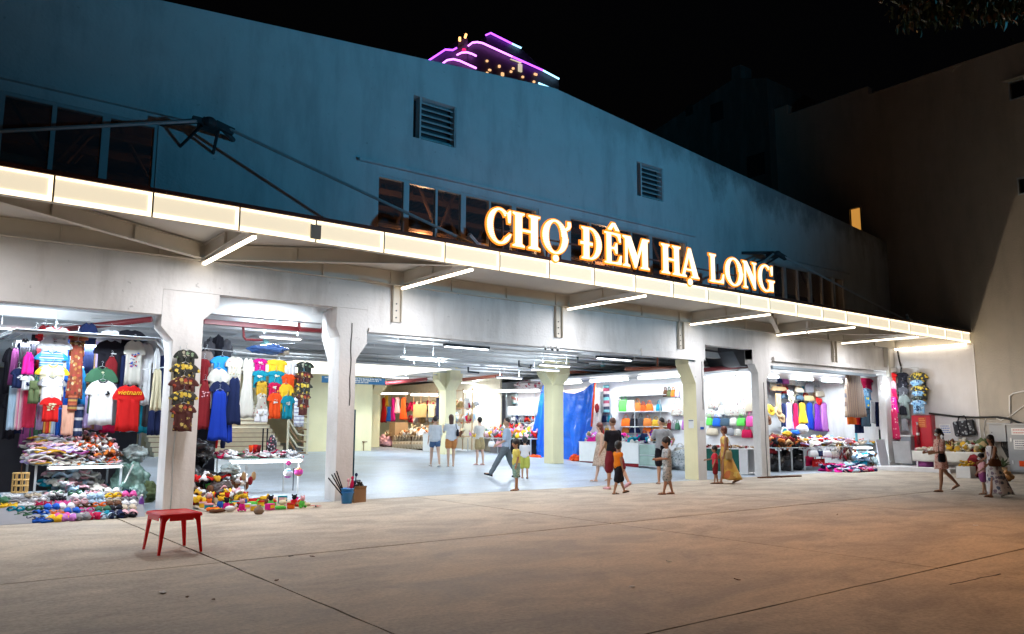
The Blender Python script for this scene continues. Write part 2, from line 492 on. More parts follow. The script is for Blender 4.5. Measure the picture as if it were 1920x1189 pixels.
# ================================================================ GROUND
YF = 14.85                       # facade plane
XR = 29.95                       # face of the neighbouring building
g = MB(); g.b2(-120, 160, -120, 14.86, -0.30, -0.035); g.b2(-120, 160, 14.86, 160, -0.5, -0.035)
ground = tag(g.build('ground', M_joint), kind='structure')
random.seed(3)
xs = [2.93 + 5.92 * k for k in range(-3, 6)]
xs[-1] = 32.4
ys = [14.86, 8.93, 4.06, -0.8, -5.7, -10.6]
for i in range(len(xs) - 1):
    for j in range(len(ys) - 1):
        x0, x1, y1, y0 = xs[i], xs[i + 1], ys[j], ys[j + 1]
        gp = 0.013
        mb = MB()
        # slab with slightly uneven edges
        dz = random.uniform(-0.003, 0.0)
        n = 14
        pts = []
        def jit(): return random.uniform(-0.006, 0.006)
        for k in range(n): pts.append((x0 + gp + (x1 - x0 - 2 * gp) * k / n, y0 + gp + jit()))
        for k in range(n): pts.append((x1 - gp + jit(), y0 + gp + (y1 - y0 - 2 * gp) * k / n))
        for k in range(n): pts.append((x1 - gp - (x1 - x0 - 2 * gp) * k / n, y1 - gp + jit()))
        for k in range(n): pts.append((x0 + gp + jit(), y1 - gp - (y1 - y0 - 2 * gp) * k / n))
        mb.prism(pts, (0, 0, -0.03), (1, 0, 0), (0, 1, 0), (0, 0, 0.03 + dz))
        mb.build('slab', M_slab, ground)
# long crack near the camera
mb = MB()
pts = [atZ(1780 + 95 * k / 8 + random.uniform(-1, 1), 1096.5 - 20.5 * k / 8 + random.uniform(-0.8, 0.8), 0.001) for k in range(9)]
for a, b_ in zip(pts[:-1], pts[1:]):
    d = (b_ - a); nrm = Vector((-d.y, d.x, 0)).normalized() * 0.008
    mb.add([a + nrm, b_ + nrm, b_ - nrm, a - nrm, a + nrm - Vector((0, 0, .004)), b_ + nrm - Vector((0, 0, .004)), b_ - nrm - Vector((0, 0, .004)), a - nrm - Vector((0, 0, .004))],
           [(0, 1, 2, 3), (0, 4, 5, 1), (2, 6, 7, 3)])
mb.build('crack', M_joint, ground)

# hall floor
mb = MB()
n = 12
fl = [(-8, 14.875, 0.0), (29.9, 14.875, 0.0)]
ysf = [14.875, 15.15, 22, 30, 48]
vs = [(x, y, fz(y)) for y in ysf for x in (-8.0, 29.9)] + [(x, y, -0.3) for y in ysf for x in (-8.0, 29.9)]
fs = []
for k in range(4):
    a = 2 * k
    fs.append((a, a + 1, a + 3, a + 2))
fs.append((0, 10, 11, 1))
mb.add(vs, fs)
floor_o = tag(mb.build('hall_floor', M_floor), kind='structure')

# ================================================================ MARKET HALL
hall = thing('market_hall', 'long single storey market hall with pale gable wall washed in blue light', 'market hall', (0, 0, 0))
def gz(x): return 10.28 - 0.0995 * (12.87 - x) if x < 12.87 else 10.28 - 0.093 * (x - 12.87)
XL = -9.0
# upper gable wall with window and vent holes
holes = [(-4.2, 3.31, 5.05, 6.92), (7.77, 12.32, 5.05, 6.92), (13.36, 18.00, 5.05, 6.92), (22.30, 26.70, 5.05, 6.86),
         (8.64, 9.80, 7.95, 8.95), (15.92, 17.03, 7.95, 8.95)]
cuts = sorted(set([XL, XR] + [h[0] for h in holes] + [h[1] for h in holes] + [12.87]))
mb = MB()
Y0, Y1 = YF, YF + 0.28
for a, b_ in zip(cuts[:-1], cuts[1:]):
    mid = (a + b_) / 2
    hs = sorted([(h[2], h[3]) for h in holes if h[0] < mid < h[1]])
    z = 4.52
    for h0, h1 in hs:
        mb.b2(a, b_, Y0, Y1, z, h0); z = h1
    vs = [(a, Y0, z), (b_, Y0, z), (b_, Y0, gz(b_)), (a, Y0, gz(a)), (a, Y1, z), (b_, Y1, z), (b_, Y1, gz(b_)), (a, Y1, gz(a))]
    mb.add(vs, [(0, 1, 2, 3), (4, 7, 6, 5), (3, 2, 6, 7), (0, 4, 5, 1), (0, 3, 7, 4), (1, 5, 6, 2)])
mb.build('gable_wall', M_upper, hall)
# coping
mb = MB()
for a, b_ in ((XL, 12.87), (12.87, XR - 0.01)):
    mb.tube([(a, YF + 0.13, gz(a) + 0.02), (b_, YF + 0.13, gz(b_) + 0.02)], 0.045, 6)
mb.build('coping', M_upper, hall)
# lower wall: beam over the openings
mb = MB()
mb.b2(XL, 3.57, YF, Y1, 3.45, 4.52)
mb.b2(3.57, 7.64, YF, Y1, 3.91, 4.52)
mb.b2(7.64, 18.69, YF, Y1, 3.45, 4.52)
mb.b2(18.69, 20.98, YF, Y1, 3.91, 4.52)
mb.b2(20.98, XR, YF, Y1, 3.46, 4.52)
mb.build('front_beam', M_lower, hall)
# board-mark lines on the beam (thin grooves standing proud as ribs of old formwork)
mb = MB()
for (x0, x1, z) in ((XL, 3.0, 3.86), (0.5, 4.4, 4.18), (4.6, 13.0, 4.16), (8.4, 16.9, 3.70), (13.2, 20.5, 4.12), (21.9, 29.8, 4.10), (17, 24.6, 3.98)):
    mb.b2(x0, x1, YF - 0.006, YF, z, z + 0.012)
mb.build('formwork_ridge', M_lower, hall)
# lintel strips
mb = MB()
mb.b2(7.66, 15.9, YF - 0.05, YF - 0.001, 3.44, 3.53)
mb.b2(15.9, 18.2, YF - 0.08, YF - 0.001, 3.42, 3.62)
mb.b2(22.0, 29.9, YF - 0.10, YF - 0.001, 3.60, 3.74)
mb.build('lintel', M_lower, hall)
mb = MB(); mb.b2(21.97, 28.4, YF - 0.06, YF + 0.1, 3.36, 3.452)
mb.build('shutter_box', mat('shutter_grey_blue', (0.30, 0.38, 0.45), 0.5), hall)
# front columns with haunches (polygons in X,Z)
colpolys = [
    [(3.79, 0), (4.30, 0), (4.30, 3.41), (4.57, 3.68), (4.57, 3.905), (3.575, 3.905), (3.575, 3.24), (3.79, 3.0)],
    [(7.03, 0), (7.40, 0), (7.40, 2.85), (7.64, 3.20), (7.64, 3.905), (6.94, 3.905), (6.94, 3.5), (7.03, 3.3)],
    [(18.22, 0), (18.60, 0), (18.60, 3.905), (17.52, 3.44), (17.52, 3.30), (18.22, 2.75)],
    [(21.25, 0), (21.68, 0), (21.68, 3.0), (21.93, 3.25), (21.93, 3.46), (20.98, 3.905), (20.98, 3.6), (21.25, 3.2)],
]
colpolys[2] = [(18.22, 0), (18.60, 0), (18.60, 3.905), (18.0, 3.905), (18.0, 3.449), (17.92, 3.449), (17.92, 3.30), (18.22, 2.75)]
colpolys[3] = [(21.25, 0), (21.68, 0), (21.68, 3.0), (21.93, 3.25), (21.93, 3.46), (21.6, 3.46), (21.6, 3.905), (20.98, 3.905), (20.98, 3.6), (21.25, 3.2)]
for k, cp in enumerate(colpolys):
    mb = MB()
    mb.prism(cp, (0, YF + 0.002, 0), (1, 0, 0), (0, 0, 1), (0, 0.49 if k < 3 else 0.27, 0))
    # corbel running back into the hall
    xa = cp[0][0]; xb = cp[1][0]
    if k < 2: mb.prism([(0, 3.9), (0, 2.6), (0.12, 2.9), (0.42, 3.35), (0.42, 3.9)], (xa + 0.003, YF + 0.485, 0), (0, 1, 0), (0, 0, 1), (xb - xa - 0.006, 0, 0))
    # side skins: the faces seen from the hall are painted cream
    o = mb.build('column', [M_lower, M_yellow], hall)
    for p in o.data.polygons:
        if p.normal.x < -0.5 and k in (2,) : p.material_index = 1
# more columns: left edge beyond the frame
for xc in (-0.9, -5.0):
    mb = MB(); mb.b2(xc, xc + 0.5, YF + 0.002, YF + 0.47, 0, 3.45); mb.build('column', M_lower, hall)
# end pier at the neighbour
mb = MB(); mb.b2(29.1, 29.94, YF + 0.002, YF + 0.27, 0, 3.46); mb.build('end_pier', M_lower, hall)

# inner columns: Y-shaped heads, yellow paint
def inner_col(x, y, ztop=3.95, w=0.50, head=0.33, m_=None, dz=1.0):
    mb = MB()
    zb = fz(y)
    prof = [(-w / 2, 0), (w / 2, 0), (w / 2, ztop - 0.95 - zb), (w / 2 + head, ztop - 0.55 - zb), (w / 2 + head, ztop - zb), (-w / 2 - head, ztop - zb), (-w / 2 - head, ztop - 0.55 - zb), (-w / 2, ztop - 0.95 - zb)]
    mb.prism(prof, (x, y - w / 2, zb), (1, 0, 0), (0, 0, 1), (0, w, 0))
    d = 0.003
    prof = [(a - d if a > 0 else a + d, b_ - (d if b_ > 1 else 0)) for a, b_ in prof]
    mb.prism(prof, (x - w / 2 + d, y, zb), (0, 1, 0), (0, 0, 1), (w - 2 * d, 0, 0))
    return mb.build('column', m_ or M_yellow, hall)
for (x, y) in ((18.85, 21.9), (18.1, 27.8), (17.7, 33.6), (24.6, 27.8), (24.6, 33.6), (12.2, 33.6)):
    mm_ = M_yellow if x < 19 else M_lower
    inner_col(x, y, m_=mm_)

# ceiling slab and ribs
mb = MB(); mb.b2(XL, XR, Y1 + 0.001, 48, 4.32, 4.51); mb.build('ceiling', M_ceil, hall)
for k in range(17):
    y = 16.1 + k * 1.9
    mb = MB(); mb.b2(XL, XR, y, y + 0.26, 3.82 if k % 3 else 3.72, 4.325)
    mb.build('ceiling_beam', M_ceil, hall)
for k, (x) in enumerate((-1.0, 7.15, 18.4, 24.5)):
    mb = MB(); mb.b2(x - 0.2, x + 0.2, Y1 + 0.002, 47.9, 3.90, 4.32)
    mb.build('ceiling_beam', M_ceil, hall)
# white cable trunking under the ribs, with drops
for k in range(1, 9):
    y = 16.35 + k * 1.9
    mb = MB(); z = 3.70 if k % 3 else 3.62
    mb.b2(3, 24.3, y, y + 0.05, z, z + 0.05)
    for x in range(4, 24, 3):
        mb.b2(x + 0.3 * (k % 3), x + 0.3 * (k % 3) + 0.02, y + 0.01, y + 0.03, z + 0.05, 4.2)
    mb.build('cable_tray', M_white, hall)
# back and side walls
mb = MB(); mb.b2(XL, XR, 38.2, 38.5, 0.3, 4.32); mb.build('back_wall', M_yellow, hall)
mb = MB(); mb.b2(XL - 0.2, XL, Y1, 38.5, -0.2, 4.5); mb.build('side_wall', M_lower, hall)
mb = MB(); mb.b2(XR - 0.25, XR - 0.01, Y1 + 0.01, 38.2, -0.2, 4.319); mb.build('side_wall', M_lower, hall)
# roof above: boarding, purlins, trusses behind the windows
mb = MB()
for (xa, xb) in ((XL, 12.87), (12.87, XR - 0.02)):
    vs = [(xa, Y1, gz(xa) - 0.05), (xb, Y1, gz(xb) - 0.05), (xb, 38.5, gz(xb) - 0.05), (xa, 38.5, gz(xa) - 0.05)]
    vs += [(v[0], v[1], v[2] - 0.06) for v in vs]
    mb.add(vs, [(0, 1, 2, 3), (4, 7, 6, 5), (0, 4, 5, 1), (2, 6, 7, 3), (1, 5, 6, 2), (0, 3, 7, 4)])
mb.build('roof', M_brown, hall)
for k in range(60):
    x = 5.2 + k * 0.27
    mb = MB(); mb.b2(x, x + 0.21, Y1 + 0.02, 26, gz(x) - 0.19 - 0.012 * (k % 3), gz(x) - 0.115); mb.build('board', M_brown, hall)
for y in (17.5, 20.5, 23.5, 27.0):
    mb = MB()
    mb.tube([(XL + 1, y, gz(XL + 1) - 0.35), (12.87, y, 9.9), (XR - 1, y, gz(XR - 1) - 0.35)], 0.10, 6)
    mb.tube([(XL + 1, y, 6.6), (XR - 1, y, 6.6)], 0.08, 6)
    for x in range(-4, 28, 3):
        mb.tube([(x, y, 6.6), (x + 1.5, y, gz(x + 1.5) - 0.3)], 0.05, 6)
        mb.tube([(x + 1.5, y, gz(x + 1.5) - 0.3), (x + 3, y, 6.6)], 0.05, 6)
    mb.build('roof_truss', M_brown, hall)
mb = MB()
for k in range(7):
    mb.b2(XL + 1, XR - 1, 16.5 + k * 1.6, 16.62 + k * 1.6, 8.15, 8.3)
mb.build('purlin', M_brown, hall)
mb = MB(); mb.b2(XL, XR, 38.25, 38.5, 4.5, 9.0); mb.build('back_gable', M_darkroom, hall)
lamp('loft_fill', 'POINT', (10.5, 17.5, 6.4), 130, (1.0, 0.55, 0.28), size=0.2)  # added lamps inside the loft, standing in for the glow of the sign
lamp('loft_fill', 'POINT', (17.0, 17.2, 6.3), 80, (1.0, 0.55, 0.28), size=0.2)

# windows: frame > mullion, pane
def window(x0, x1, z0, z1, xsplit, thick):
    mb = MB()
    t = 0.06
    mb.b2(x0, x1, YF + 0.02, YF + 0.12, z1 - t, z1 + 0.0)
    mb.b2(x0, x1, YF + 0.02, YF + 0.12, z0, z0 + t)
    mb.b2(x0, x0 + t, YF + 0.021, YF + 0.119, z0 + t, z1 - t)
    mb.b2(x1 - t, x1, YF + 0.021, YF + 0.119, z0 + t, z1 - t)
    w = mb.build('window', M_alu, hall)
    ed = [x0 + t] + list(xsplit) + [x1 - t]
    for i, x in enumerate(xsplit):
        h = thick[i % len(thick)] / 2
        m2 = MB(); m2.b2(x - h, x + h, YF + 0.022, YF + 0.118, z0 + t, z1 - t); m2.build('mullion', M_alu, w)
    for a, b_ in zip(ed[:-1], ed[1:]):
        m2 = MB(); m2.b2(a + 0.03, b_ - 0.03, YF + 0.06, YF + 0.068, z0 + t, z1 - t); m2.build('pane', M_glass, w)
window(-4.2, 3.31, 5.05, 6.92, [-3.4, -2.5, -1.6, -0.75, 0.05, 0.88, 1.66, 2.46], [0.07, 0.13])
window(7.77, 12.32, 5.05, 6.92, [8.52, 9.31, 10.05, 10.82, 11.55], [0.14, 0.06])
window(13.36, 18.0, 5.05, 6.92, [14.12, 14.9, 15.68, 16.45, 17.22], [0.06, 0.14])
window(22.30, 26.70, 5.05, 6.86, [23.0, 23.75, 24.5, 25.25, 26.0], [0.14, 0.06])
# hood strips over windows
mb = MB()
mb.b2(7.30, 18.35, YF - 0.10, YF - 0.001, 7.10, 7.16)
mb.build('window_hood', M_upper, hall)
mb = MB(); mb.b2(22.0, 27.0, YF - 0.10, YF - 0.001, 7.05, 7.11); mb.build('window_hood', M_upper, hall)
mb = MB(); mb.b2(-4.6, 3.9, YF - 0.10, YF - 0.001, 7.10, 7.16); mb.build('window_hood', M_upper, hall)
# louvred vents
for (x0, x1) in ((8.64, 9.80), (15.92, 17.03)):
    mb = MB()
    mb.b2(x0, x1, Y1 - 0.02, Y1 + 0.02, 7.9, 9.0)
    v = mb.build('vent', M_dark, hall)
    for k in range(7):
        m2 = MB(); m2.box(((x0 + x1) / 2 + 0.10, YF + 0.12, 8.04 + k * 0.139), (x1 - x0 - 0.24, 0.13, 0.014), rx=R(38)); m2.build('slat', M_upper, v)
    m2 = MB()
    m2.b2(x0 + 0.18, x0 + 0.22, YF + 0.02, YF + 0.2, 7.95, 8.95); m2.b2(x1 - 0.03, x1, YF + 0.02, YF + 0.2, 7.95, 8.95)
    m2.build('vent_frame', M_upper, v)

# ================================================================ CANOPY
YC, ZC = 12.10, 4.49
can = thing('canopy', 'steel canopy with glowing cream edge panels along the hall front', 'canopy', (0, 0, 0))
mb = MB()
for x in [XL + 1.9 * k for k in range(20)] + [27.05]:      # deck sheets
    pass
mb.b2(XL, 29.93, YC + 0.03, YF - 0.001, 4.80, 4.86); mb.build('deck', M_deck, can)
mb = MB(); mb.b2(XL, 30.42, YC - 0.05, YC + 0.03, 4.862, 4.925); mb.build('roof_edge', M_rust, can)
mb = MB(); mb.b2(29.952, 30.40, YC + 0.03, YC + 0.5, 4.86, 4.90)
# fascia panels, each with a lit edge
SEAM0 = 1.42
k0 = -8
X_END = 30.40
for k in range(k0, 24):
    x0 = SEAM0 + 1.27 * k; x1 = min(x0 + 1.27, X_END)
    if x1 - x0 < 0.2: continue
    g_ = 0.008
    mb = MB(); mb.b2(x0 + g_, x1 - g_, YC, YC + 0.02, 4.50, 4.862)
    p = mb.build('fascia_panel', M_fascia, can)
    jt = random.uniform(-0.006, 0.006)
    m2 = MB()
    m2.b2(x0 + g_, x1 - g_, YC - 0.012, YC - 0.001, 4.825, 4.861)
    m2.b2(x0 + g_, x1 - g_, YC - 0.012, YC - 0.001, 4.500, 4.565 + jt)
    m2.b2(x1 - g_ - 0.055 - jt, x1 - g_ - 0.01, YC - 0.012, YC - 0.001, 4.57 + jt, 4.822)
    m2.build('led_strip', M_led, p)
    m3 = MB(); m3.b2(x1 - g_ - 0.009, x1 + g_, YC - 0.018, YC - 0.0005, 4.496, 4.864); m3.build('seam_trim', M_steelc, p)
mb = MB()                                                      # socket cover on one panel
mb.b2(5.12, 5.30, YC - 0.05, YC - 0.013, 4.54, 4.78); mb.build('junction_box', M_steelc, can)
# I-beams
def ibeam(mb, a, b_, h0, h1=None, fl=0.12, tw=0.012, ft=0.014):
    """I beam with its lower flange at z of a, b; web height tapers h0 -> h1"""
    h1 = h0 if h1 is None else h1
    a, b_ = Vector(a), Vector(b_)
    d = (b_ - a); L_ = d.length; t = d.normalized(); n = Vector((-t.y, t.x, 0)).normalized()
    def slab(off_a, off_b, w, th):
        vs = []
        for p, o in ((a, off_a), (b_, off_b)):
            for s1 in (-1, 1):
                for z in (0, th):
                    vs.append(p + n * (w / 2 * s1) + Vector((0, 0, o + z)))
        mb.add(vs, [(0, 1, 3, 2), (4, 6, 7, 5), (0, 4, 5, 1), (2, 3, 7, 6), (0, 2, 6, 4), (1, 5, 7, 3)])
    slab(0, 0, fl, ft)
    slab(h0 - ft, h1 - ft, fl * 0.98, ft)
    vs = []
    for p, h in ((a, h0), (b_, h1)):
        for s1 in (-1, 1):
            for z in (ft, h - ft):
                vs.append(p + n * (tw / 2 * s1) + Vector((0, 0, z)))
    mb.add(vs, [(0, 1, 3, 2), (4, 6, 7, 5), (0, 4, 5, 1), (2, 3, 7, 6), (0, 2, 6, 4), (1, 5, 7, 3)])
    k = max(2, int(L_ / 1.5))
    for i in range(1, k):
        p = a + d * (i / k); h = h0 + (h1 - h0) * i / k
        mb.box((p.x, p.y, p.z + h / 2), (0.012, fl * 0.9, h - 2 * ft - 0.002), rz=math.atan2(t.y, t.x))
strips = [-4.4, -0.1, 4.22, 8.40, 13.2, 17.95, 22.2, 26.1]
mb = MB(); ibeam(mb, (XL, YF - 0.075, ZC), (29.90, YF - 0.075, ZC), 0.30); mb.build('wall_beam', M_steelc, can)
mb = MB(); ibeam(mb, (XL, YC + 0.11, ZC + 0.02), (29.93, YC + 0.11, ZC + 0.02), 0.27); mb.build('edge_beam', M_steelc, can)
for x in strips:
    mb = MB(); ibeam(mb, (x, YF - 0.16, ZC + 0.015), (x, YC + 0.18, ZC + 0.10), 0.285, 0.20); mb.build('cross_beam', M_steelc, can)
    mb = MB(); mb.b2(x - 0.03, x + 0.03, YC + 0.02, YF - 0.10, ZC - 0.075, ZC - 0.035)
    s_ = mb.build('strip_light', M_led2, can)
    m2 = MB(); m2.b2(x - 0.035, x + 0.035, YC + 0.02, YF - 0.10, ZC - 0.034, ZC - 0.012); m2.build('housing', M_steelc, s_)
    lamp('strip_light_lamp', 'AREA', (x, YC + 0.95, ZC - 0.08), 108, (0.98, 0.97, 1.0), size=0.06, size_y=1.7)
    m2 = MB(); m2.b2(x - 0.05, x + 0.05, YF - 0.30, YF - 0.02, ZC - 0.020, ZC - 0.002); m2.build('end_plate', M_steelc, s_)
mb = MB(); mb.b2(29.80, 29.90, YC + 0.1, YF - 0.1, ZC - 0.05, ZC - 0.01); mb.build('strip_light', M_led2, can)
for xc in (-4.4, 4.22, 13.2, 22.2):
    for sx in (-1, 1):
        if xc == 13.2: continue
        xe = xc + sx * 4.0
        mb = MB(); ibeam(mb, (xc + sx * 0.12, YF - 0.22, ZC + 0.012), (xe, YC + 0.22, ZC + 0.03), 0.28, 0.24); mb.build('diagonal_beam', M_steelc, can)
# hanging posts under the wall beam (channels with bolts)
for x in (8.30, 12.92, 17.55, 25.65, 29.25):
    mb = MB()
    mb.b2(x - 0.11, x + 0.11, YF - 0.03, YF - 0.002, 3.70, ZC - 0.002)
    mb.b2(x - 0.11, x - 0.09, YF - 0.10, YF - 0.03, 3.70, ZC - 0.002)
    mb.b2(x + 0.09, x + 0.11, YF - 0.10, YF - 0.03, 3.70, ZC - 0.002)
    o = mb.build('hanger_channel', M_steelc, can)
    for z in (3.8, 3.95, 4.1):
        m2 = MB(); m2.lathe([(0, 0), (0.016, 0), (0.016, 0.02), (0, 0.02)], n=8); b_ = m2.build('bolt', M_dark, o); b_.location = (x, YF - 0.03, z); b_.rotation_euler = (R(90), 0, 0)
mb = MB(); mb.b2(29.20, 29.30, YF - 0.16, YF - 0.04, 3.4, ZC); mb.build('post', M_steelc, can)
# tie rods with their gusset nodes
for xn in (-13.4, 4.0, 21.3):
    node = Vector((xn, 14.0, 6.85))
    mb = MB()
    mb.box(node + Vector((0, 0.12, 0)), (0.34, 0.4, 0.10), ry=0.1)
    mb.box(node + Vector((0.22, -0.02, -0.04)), (0.34, 0.09, 0.13), ry=0.25)
    mb.ell(node + Vector((-.05, -.04, 0)), (.13, .1, .1))
    mb.box(node + Vector((-0.24, -0.02, 0.0)), (0.2, 0.07, 0.10))
    for sx in (-0.15, 0.15):
        mb.tube([node + Vector((sx, 0.1, -0.05)), Vector((xn + sx * 2.0, YF, 6.6))], 0.03, 6)
        mb.tube([node + Vector((sx, 0.1, 0.05)), Vector((xn + sx * 4.4, YF, 6.95))], 0.05, 6)
    mb.build('tie_node', M_dark, can)
    for sx in (-1, 1):
        end = Vector((xn + sx * 4.75, 12.35, 4.96))
        mb = MB(); mb.tube([node + Vector((sx * 0.2, 0, 0)), end], 0.030, 8); mb.build('tie_rod', M_alu, can)
        mb = MB(); mb.box(end + Vector((sx * 0.05, 0, 0)), (0.24, 0.10, 0.16)); mb.tube([end + Vector((-sx * 0.35, -0.12, 0.18)), end], 0.045, 6)
        mb.build('tie_anchor', M_alu, can)
# white stay at the sixth bay
mb = MB(); mb.box((22.2, YF - 1.2, 4.60), (0.10, 0.06, 0.38), ry=0.15); mb.build('stay', M_white, can)

# ================================================================ SIGN
sign = thing('letter_sign', 'lit serif letters reading CHỢ ĐÊM HẠ LONG standing on the canopy edge', 'sign', (0, YC - 0.02, 0))
ZB, CAPH = 5.02, 0.70
def ring(cx_, cz_, rx_, rz_, ix, iz, a0=0, a1=360, n=36):
    """open or closed bowl with thick flanks; returns list of quads (2d)"""
    q = []
    for i in range(n):
        t0 = R(a0 + (a1 - a0) * i / n); t1 = R(a0 + (a1 - a0) * (i + 1) / n)
        q.append([(cx_ + rx_ * math.cos(t0), cz_ + rz_ * math.sin(t0)), (cx_ + rx_ * math.cos(t1), cz_ + rz_ * math.sin(t1)),
                  (cx_ + ix * math.cos(t1), cz_ + iz * math.sin(t1)), (cx_ + ix * math.cos(t0), cz_ + iz * math.sin(t0))])
    return q
def rect(x0, x1, z0, z1): return [[(x0, z0), (x1, z0), (x1, z1), (x0, z1)]]
def stem(xc, w, z0=0.0, z1=1.0, sl=0.09, sr=0.09, top=True, bot=True):
    """stem with bracketed slab serifs as one outline (unit cap height)"""
    h = w / 2; p = []
    if bot: p += [(xc - h - sl, z0), (xc + h + sr, z0), (xc + h + sr, z0 + .045), (xc + h, z0 + .09)]
    else: p += [(xc - h, z0), (xc + h, z0)]
    if top: p += [(xc + h, z1 - .09), (xc + h + sr, z1 - .045), (xc + h + sr, z1), (xc - h - sl, z1), (xc - h - sl, z1 - .045), (xc - h, z1 - .09)]
    else: p += [(xc + h, z1), (xc - h, z1)]
    if bot: p += [(xc - h, z0 + .09), (xc - h - sl, z0 + .045)]
    return [p]
def disc(cx_, cz_, r, n=18): return [[(cx_ + r * math.cos(2 * math.pi * i / n), cz_ + r * math.sin(2 * math.pi * i / n)) for i in range(n)]]
def glyph(ch):
    """polygons in a box of width 1 x cap height 1"""
    S = 0.24
    if ch == 'C':
        return ring(.52, .5, .50, .52, .27, .455, 42, 318) + [[(.84, .62), (.93, .62), (.95, .99), (.89, .99), (.80, .90)], [(.72, .10), (.90, .17), (.97, .30), (.90, .32), (.70, .16)]]
    if ch == 'G':
        return ring(.50, .5, .49, .52, .27, .455, 48, 316) + [[(.82, .64), (.90, .64), (.92, .99), (.86, .99), (.76, .90)]] + stem(.80, S, .02, .44, .10, .10, True, False)
    if ch == 'O':
        return ring(.5, .5, .50, .52, .27, .455)
    if ch == 'Ơ':
        return ring(.46, .5, .46, .52, .245, .455) + [[(.82, .80), (.90, .88), (.90, 1.02), (1.02, 1.02), (1.03, .90), (.98, .80), (.86, .73)]] + disc(.46, -.15, .105)
    if ch == 'H' :
        return stem(.22, S) + stem(.78, S) + rect(.34, .66, .465, .535)
    if ch == 'L':
        return stem(.26, S, bot=False) + [[(.04, 0), (.93, 0), (.97, .34), (.90, .34), (.80, .12), (.60, .07), (.04, .05)]]
    if ch in 'Ê':
        e = stem(.28, S, bot=False, top=False) + [[(.05, 0), (.93, 0), (.97, .30), (.89, .30), (.78, .10), (.60, .065), (.05, .055)],
             [(.05, .945), (.60, .935), (.76, .90), (.85, .72), (.93, .72), (.90, 1.0), (.05, 1.0)],
             [(.40, .47), (.58, .47), (.66, .34), (.73, .34), (.73, .68), (.66, .68), (.58, .54), (.40, .54)]]
        return e + [[(.22, 1.08), (.42, 1.08), (.54, 1.22), (.66, 1.08), (.86, 1.08), (.62, 1.32), (.46, 1.32)]]
    if ch == 'Đ':
        return stem(.30, S, sr=0.0) + ring(.45, .5, .52, .50, .29, .44, -90, 90, 20) + rect(.42, .46, .94, 1.0) + rect(.42, .46, 0, .06) + rect(.02, .56, .44, .53)
    if ch == 'M':
        return [[(0, 1), (.30, 1), (.54, .38), (.74, 1), (1, 1), (1, .955), (.93, .92), (.93, .08), (1, .045), (1, 0), (.66, 0), (.66, .045), (.73, .08), (.73, .74),
                 (.50, 0), (.44, 0), (.17, .74), (.17, .10), (.26, .045), (.26, 0), (0, 0), (0, .045), (.09, .10), (.09, .90), (0, .955)]]
    if ch == 'N':
        return [[(0, 1), (.30, 1), (.80, .40), (.80, .92), (.68, .955), (.68, 1), (1, 1), (1, .955), (.90, .92), (.90, 0), (.80, 0), (.20, .74), (.20, .08), (.32, .045), (.32, 0), (0, 0), (0, .045), (.10, .08), (.10, .90), (0, .955)]]
    if ch == 'Ạ':
        return [[(.46, 1.02), (.56, 1.02), (.93, .06), (1.0, .045), (1, 0), (.58, 0), (.58, .045), (.67, .07), (.60, .28), (.28, .28), (.21, .09), (.31, .045), (.31, 0), (0, 0), (0, .045), (.09, .09)]] + disc(.50, -.15, .12)
    return []
# (the A has an eye: cut as a second outline proud of nothing, so build it as two legs + bar)
def glyph_A():
    return [[(.44, 1.02), (.57, 1.02), (.94, .06), (1.0, .045), (1, 0), (.56, 0), (.56, .045), (.66, .07), (.46, .74)],
            [(.44, 1.02), (.46, .74), (.22, .09), (.32, .045), (.32, 0), (0, 0), (0, .045), (.10, .09)],
            [(.30, .30), (.58, .30), (.61, .24), (.28, .24)]] + disc(.50, -.15, .12)
def grow(poly, d):
    cxx = sum(p[0] for p in poly) / len(poly); czz = sum(p[1] for p in poly) / len(poly)
    n = len(poly); area = sum(poly[i][0] * poly[(i + 1) % n][1] - poly[(i + 1) % n][0] * poly[i][1] for i in range(n))
    sg = 1 if area > 0 else -1
    out = []
    for i in range(n):
        a, b_, c = Vector(poly[i - 1]), Vector(poly[i]), Vector(poly[(i + 1) % n])
        e1 = (b_ - a); e2 = (c - b_)
        n1 = Vector((e1.y, -e1.x)).normalized() * sg if e1.length > 1e-6 else Vector((0, 0))
        n2 = Vector((e2.y, -e2.x)).normalized() * sg if e2.length > 1e-6 else Vector((0, 0))
        nn = n1 + n2
        nn = nn.normalized() * d * min(1.6, 1.0 / max(0.5, nn.length / 2)) if nn.length > 1e-6 else nn
        out.append((b_.x + nn.x, b_.y + nn.y))
    return out
LET = [('C', 8.67, 9.29), ('H', 9.31, 10.03), ('Ơ', 10.08, 10.83), ('Đ', 11.11, 11.77), ('Ê', 11.82, 12.39), ('M', 12.41, 13.27),
       ('H', 13.67, 14.36), ('Ạ', 14.34, 15.02), ('L', 15.39, 16.00), ('O', 16.02, 16.73), ('N', 16.76, 17.34), ('G', 17.38, 18.08)]
names = {'C': 'letter_c', 'H': 'letter_h', 'Ơ': 'letter_o', 'Đ': 'letter_d', 'Ê': 'letter_e', 'M': 'letter_m', 'Ạ': 'letter_a', 'L': 'letter_l', 'O': 'letter_o', 'N': 'letter_n', 'G': 'letter_g'}
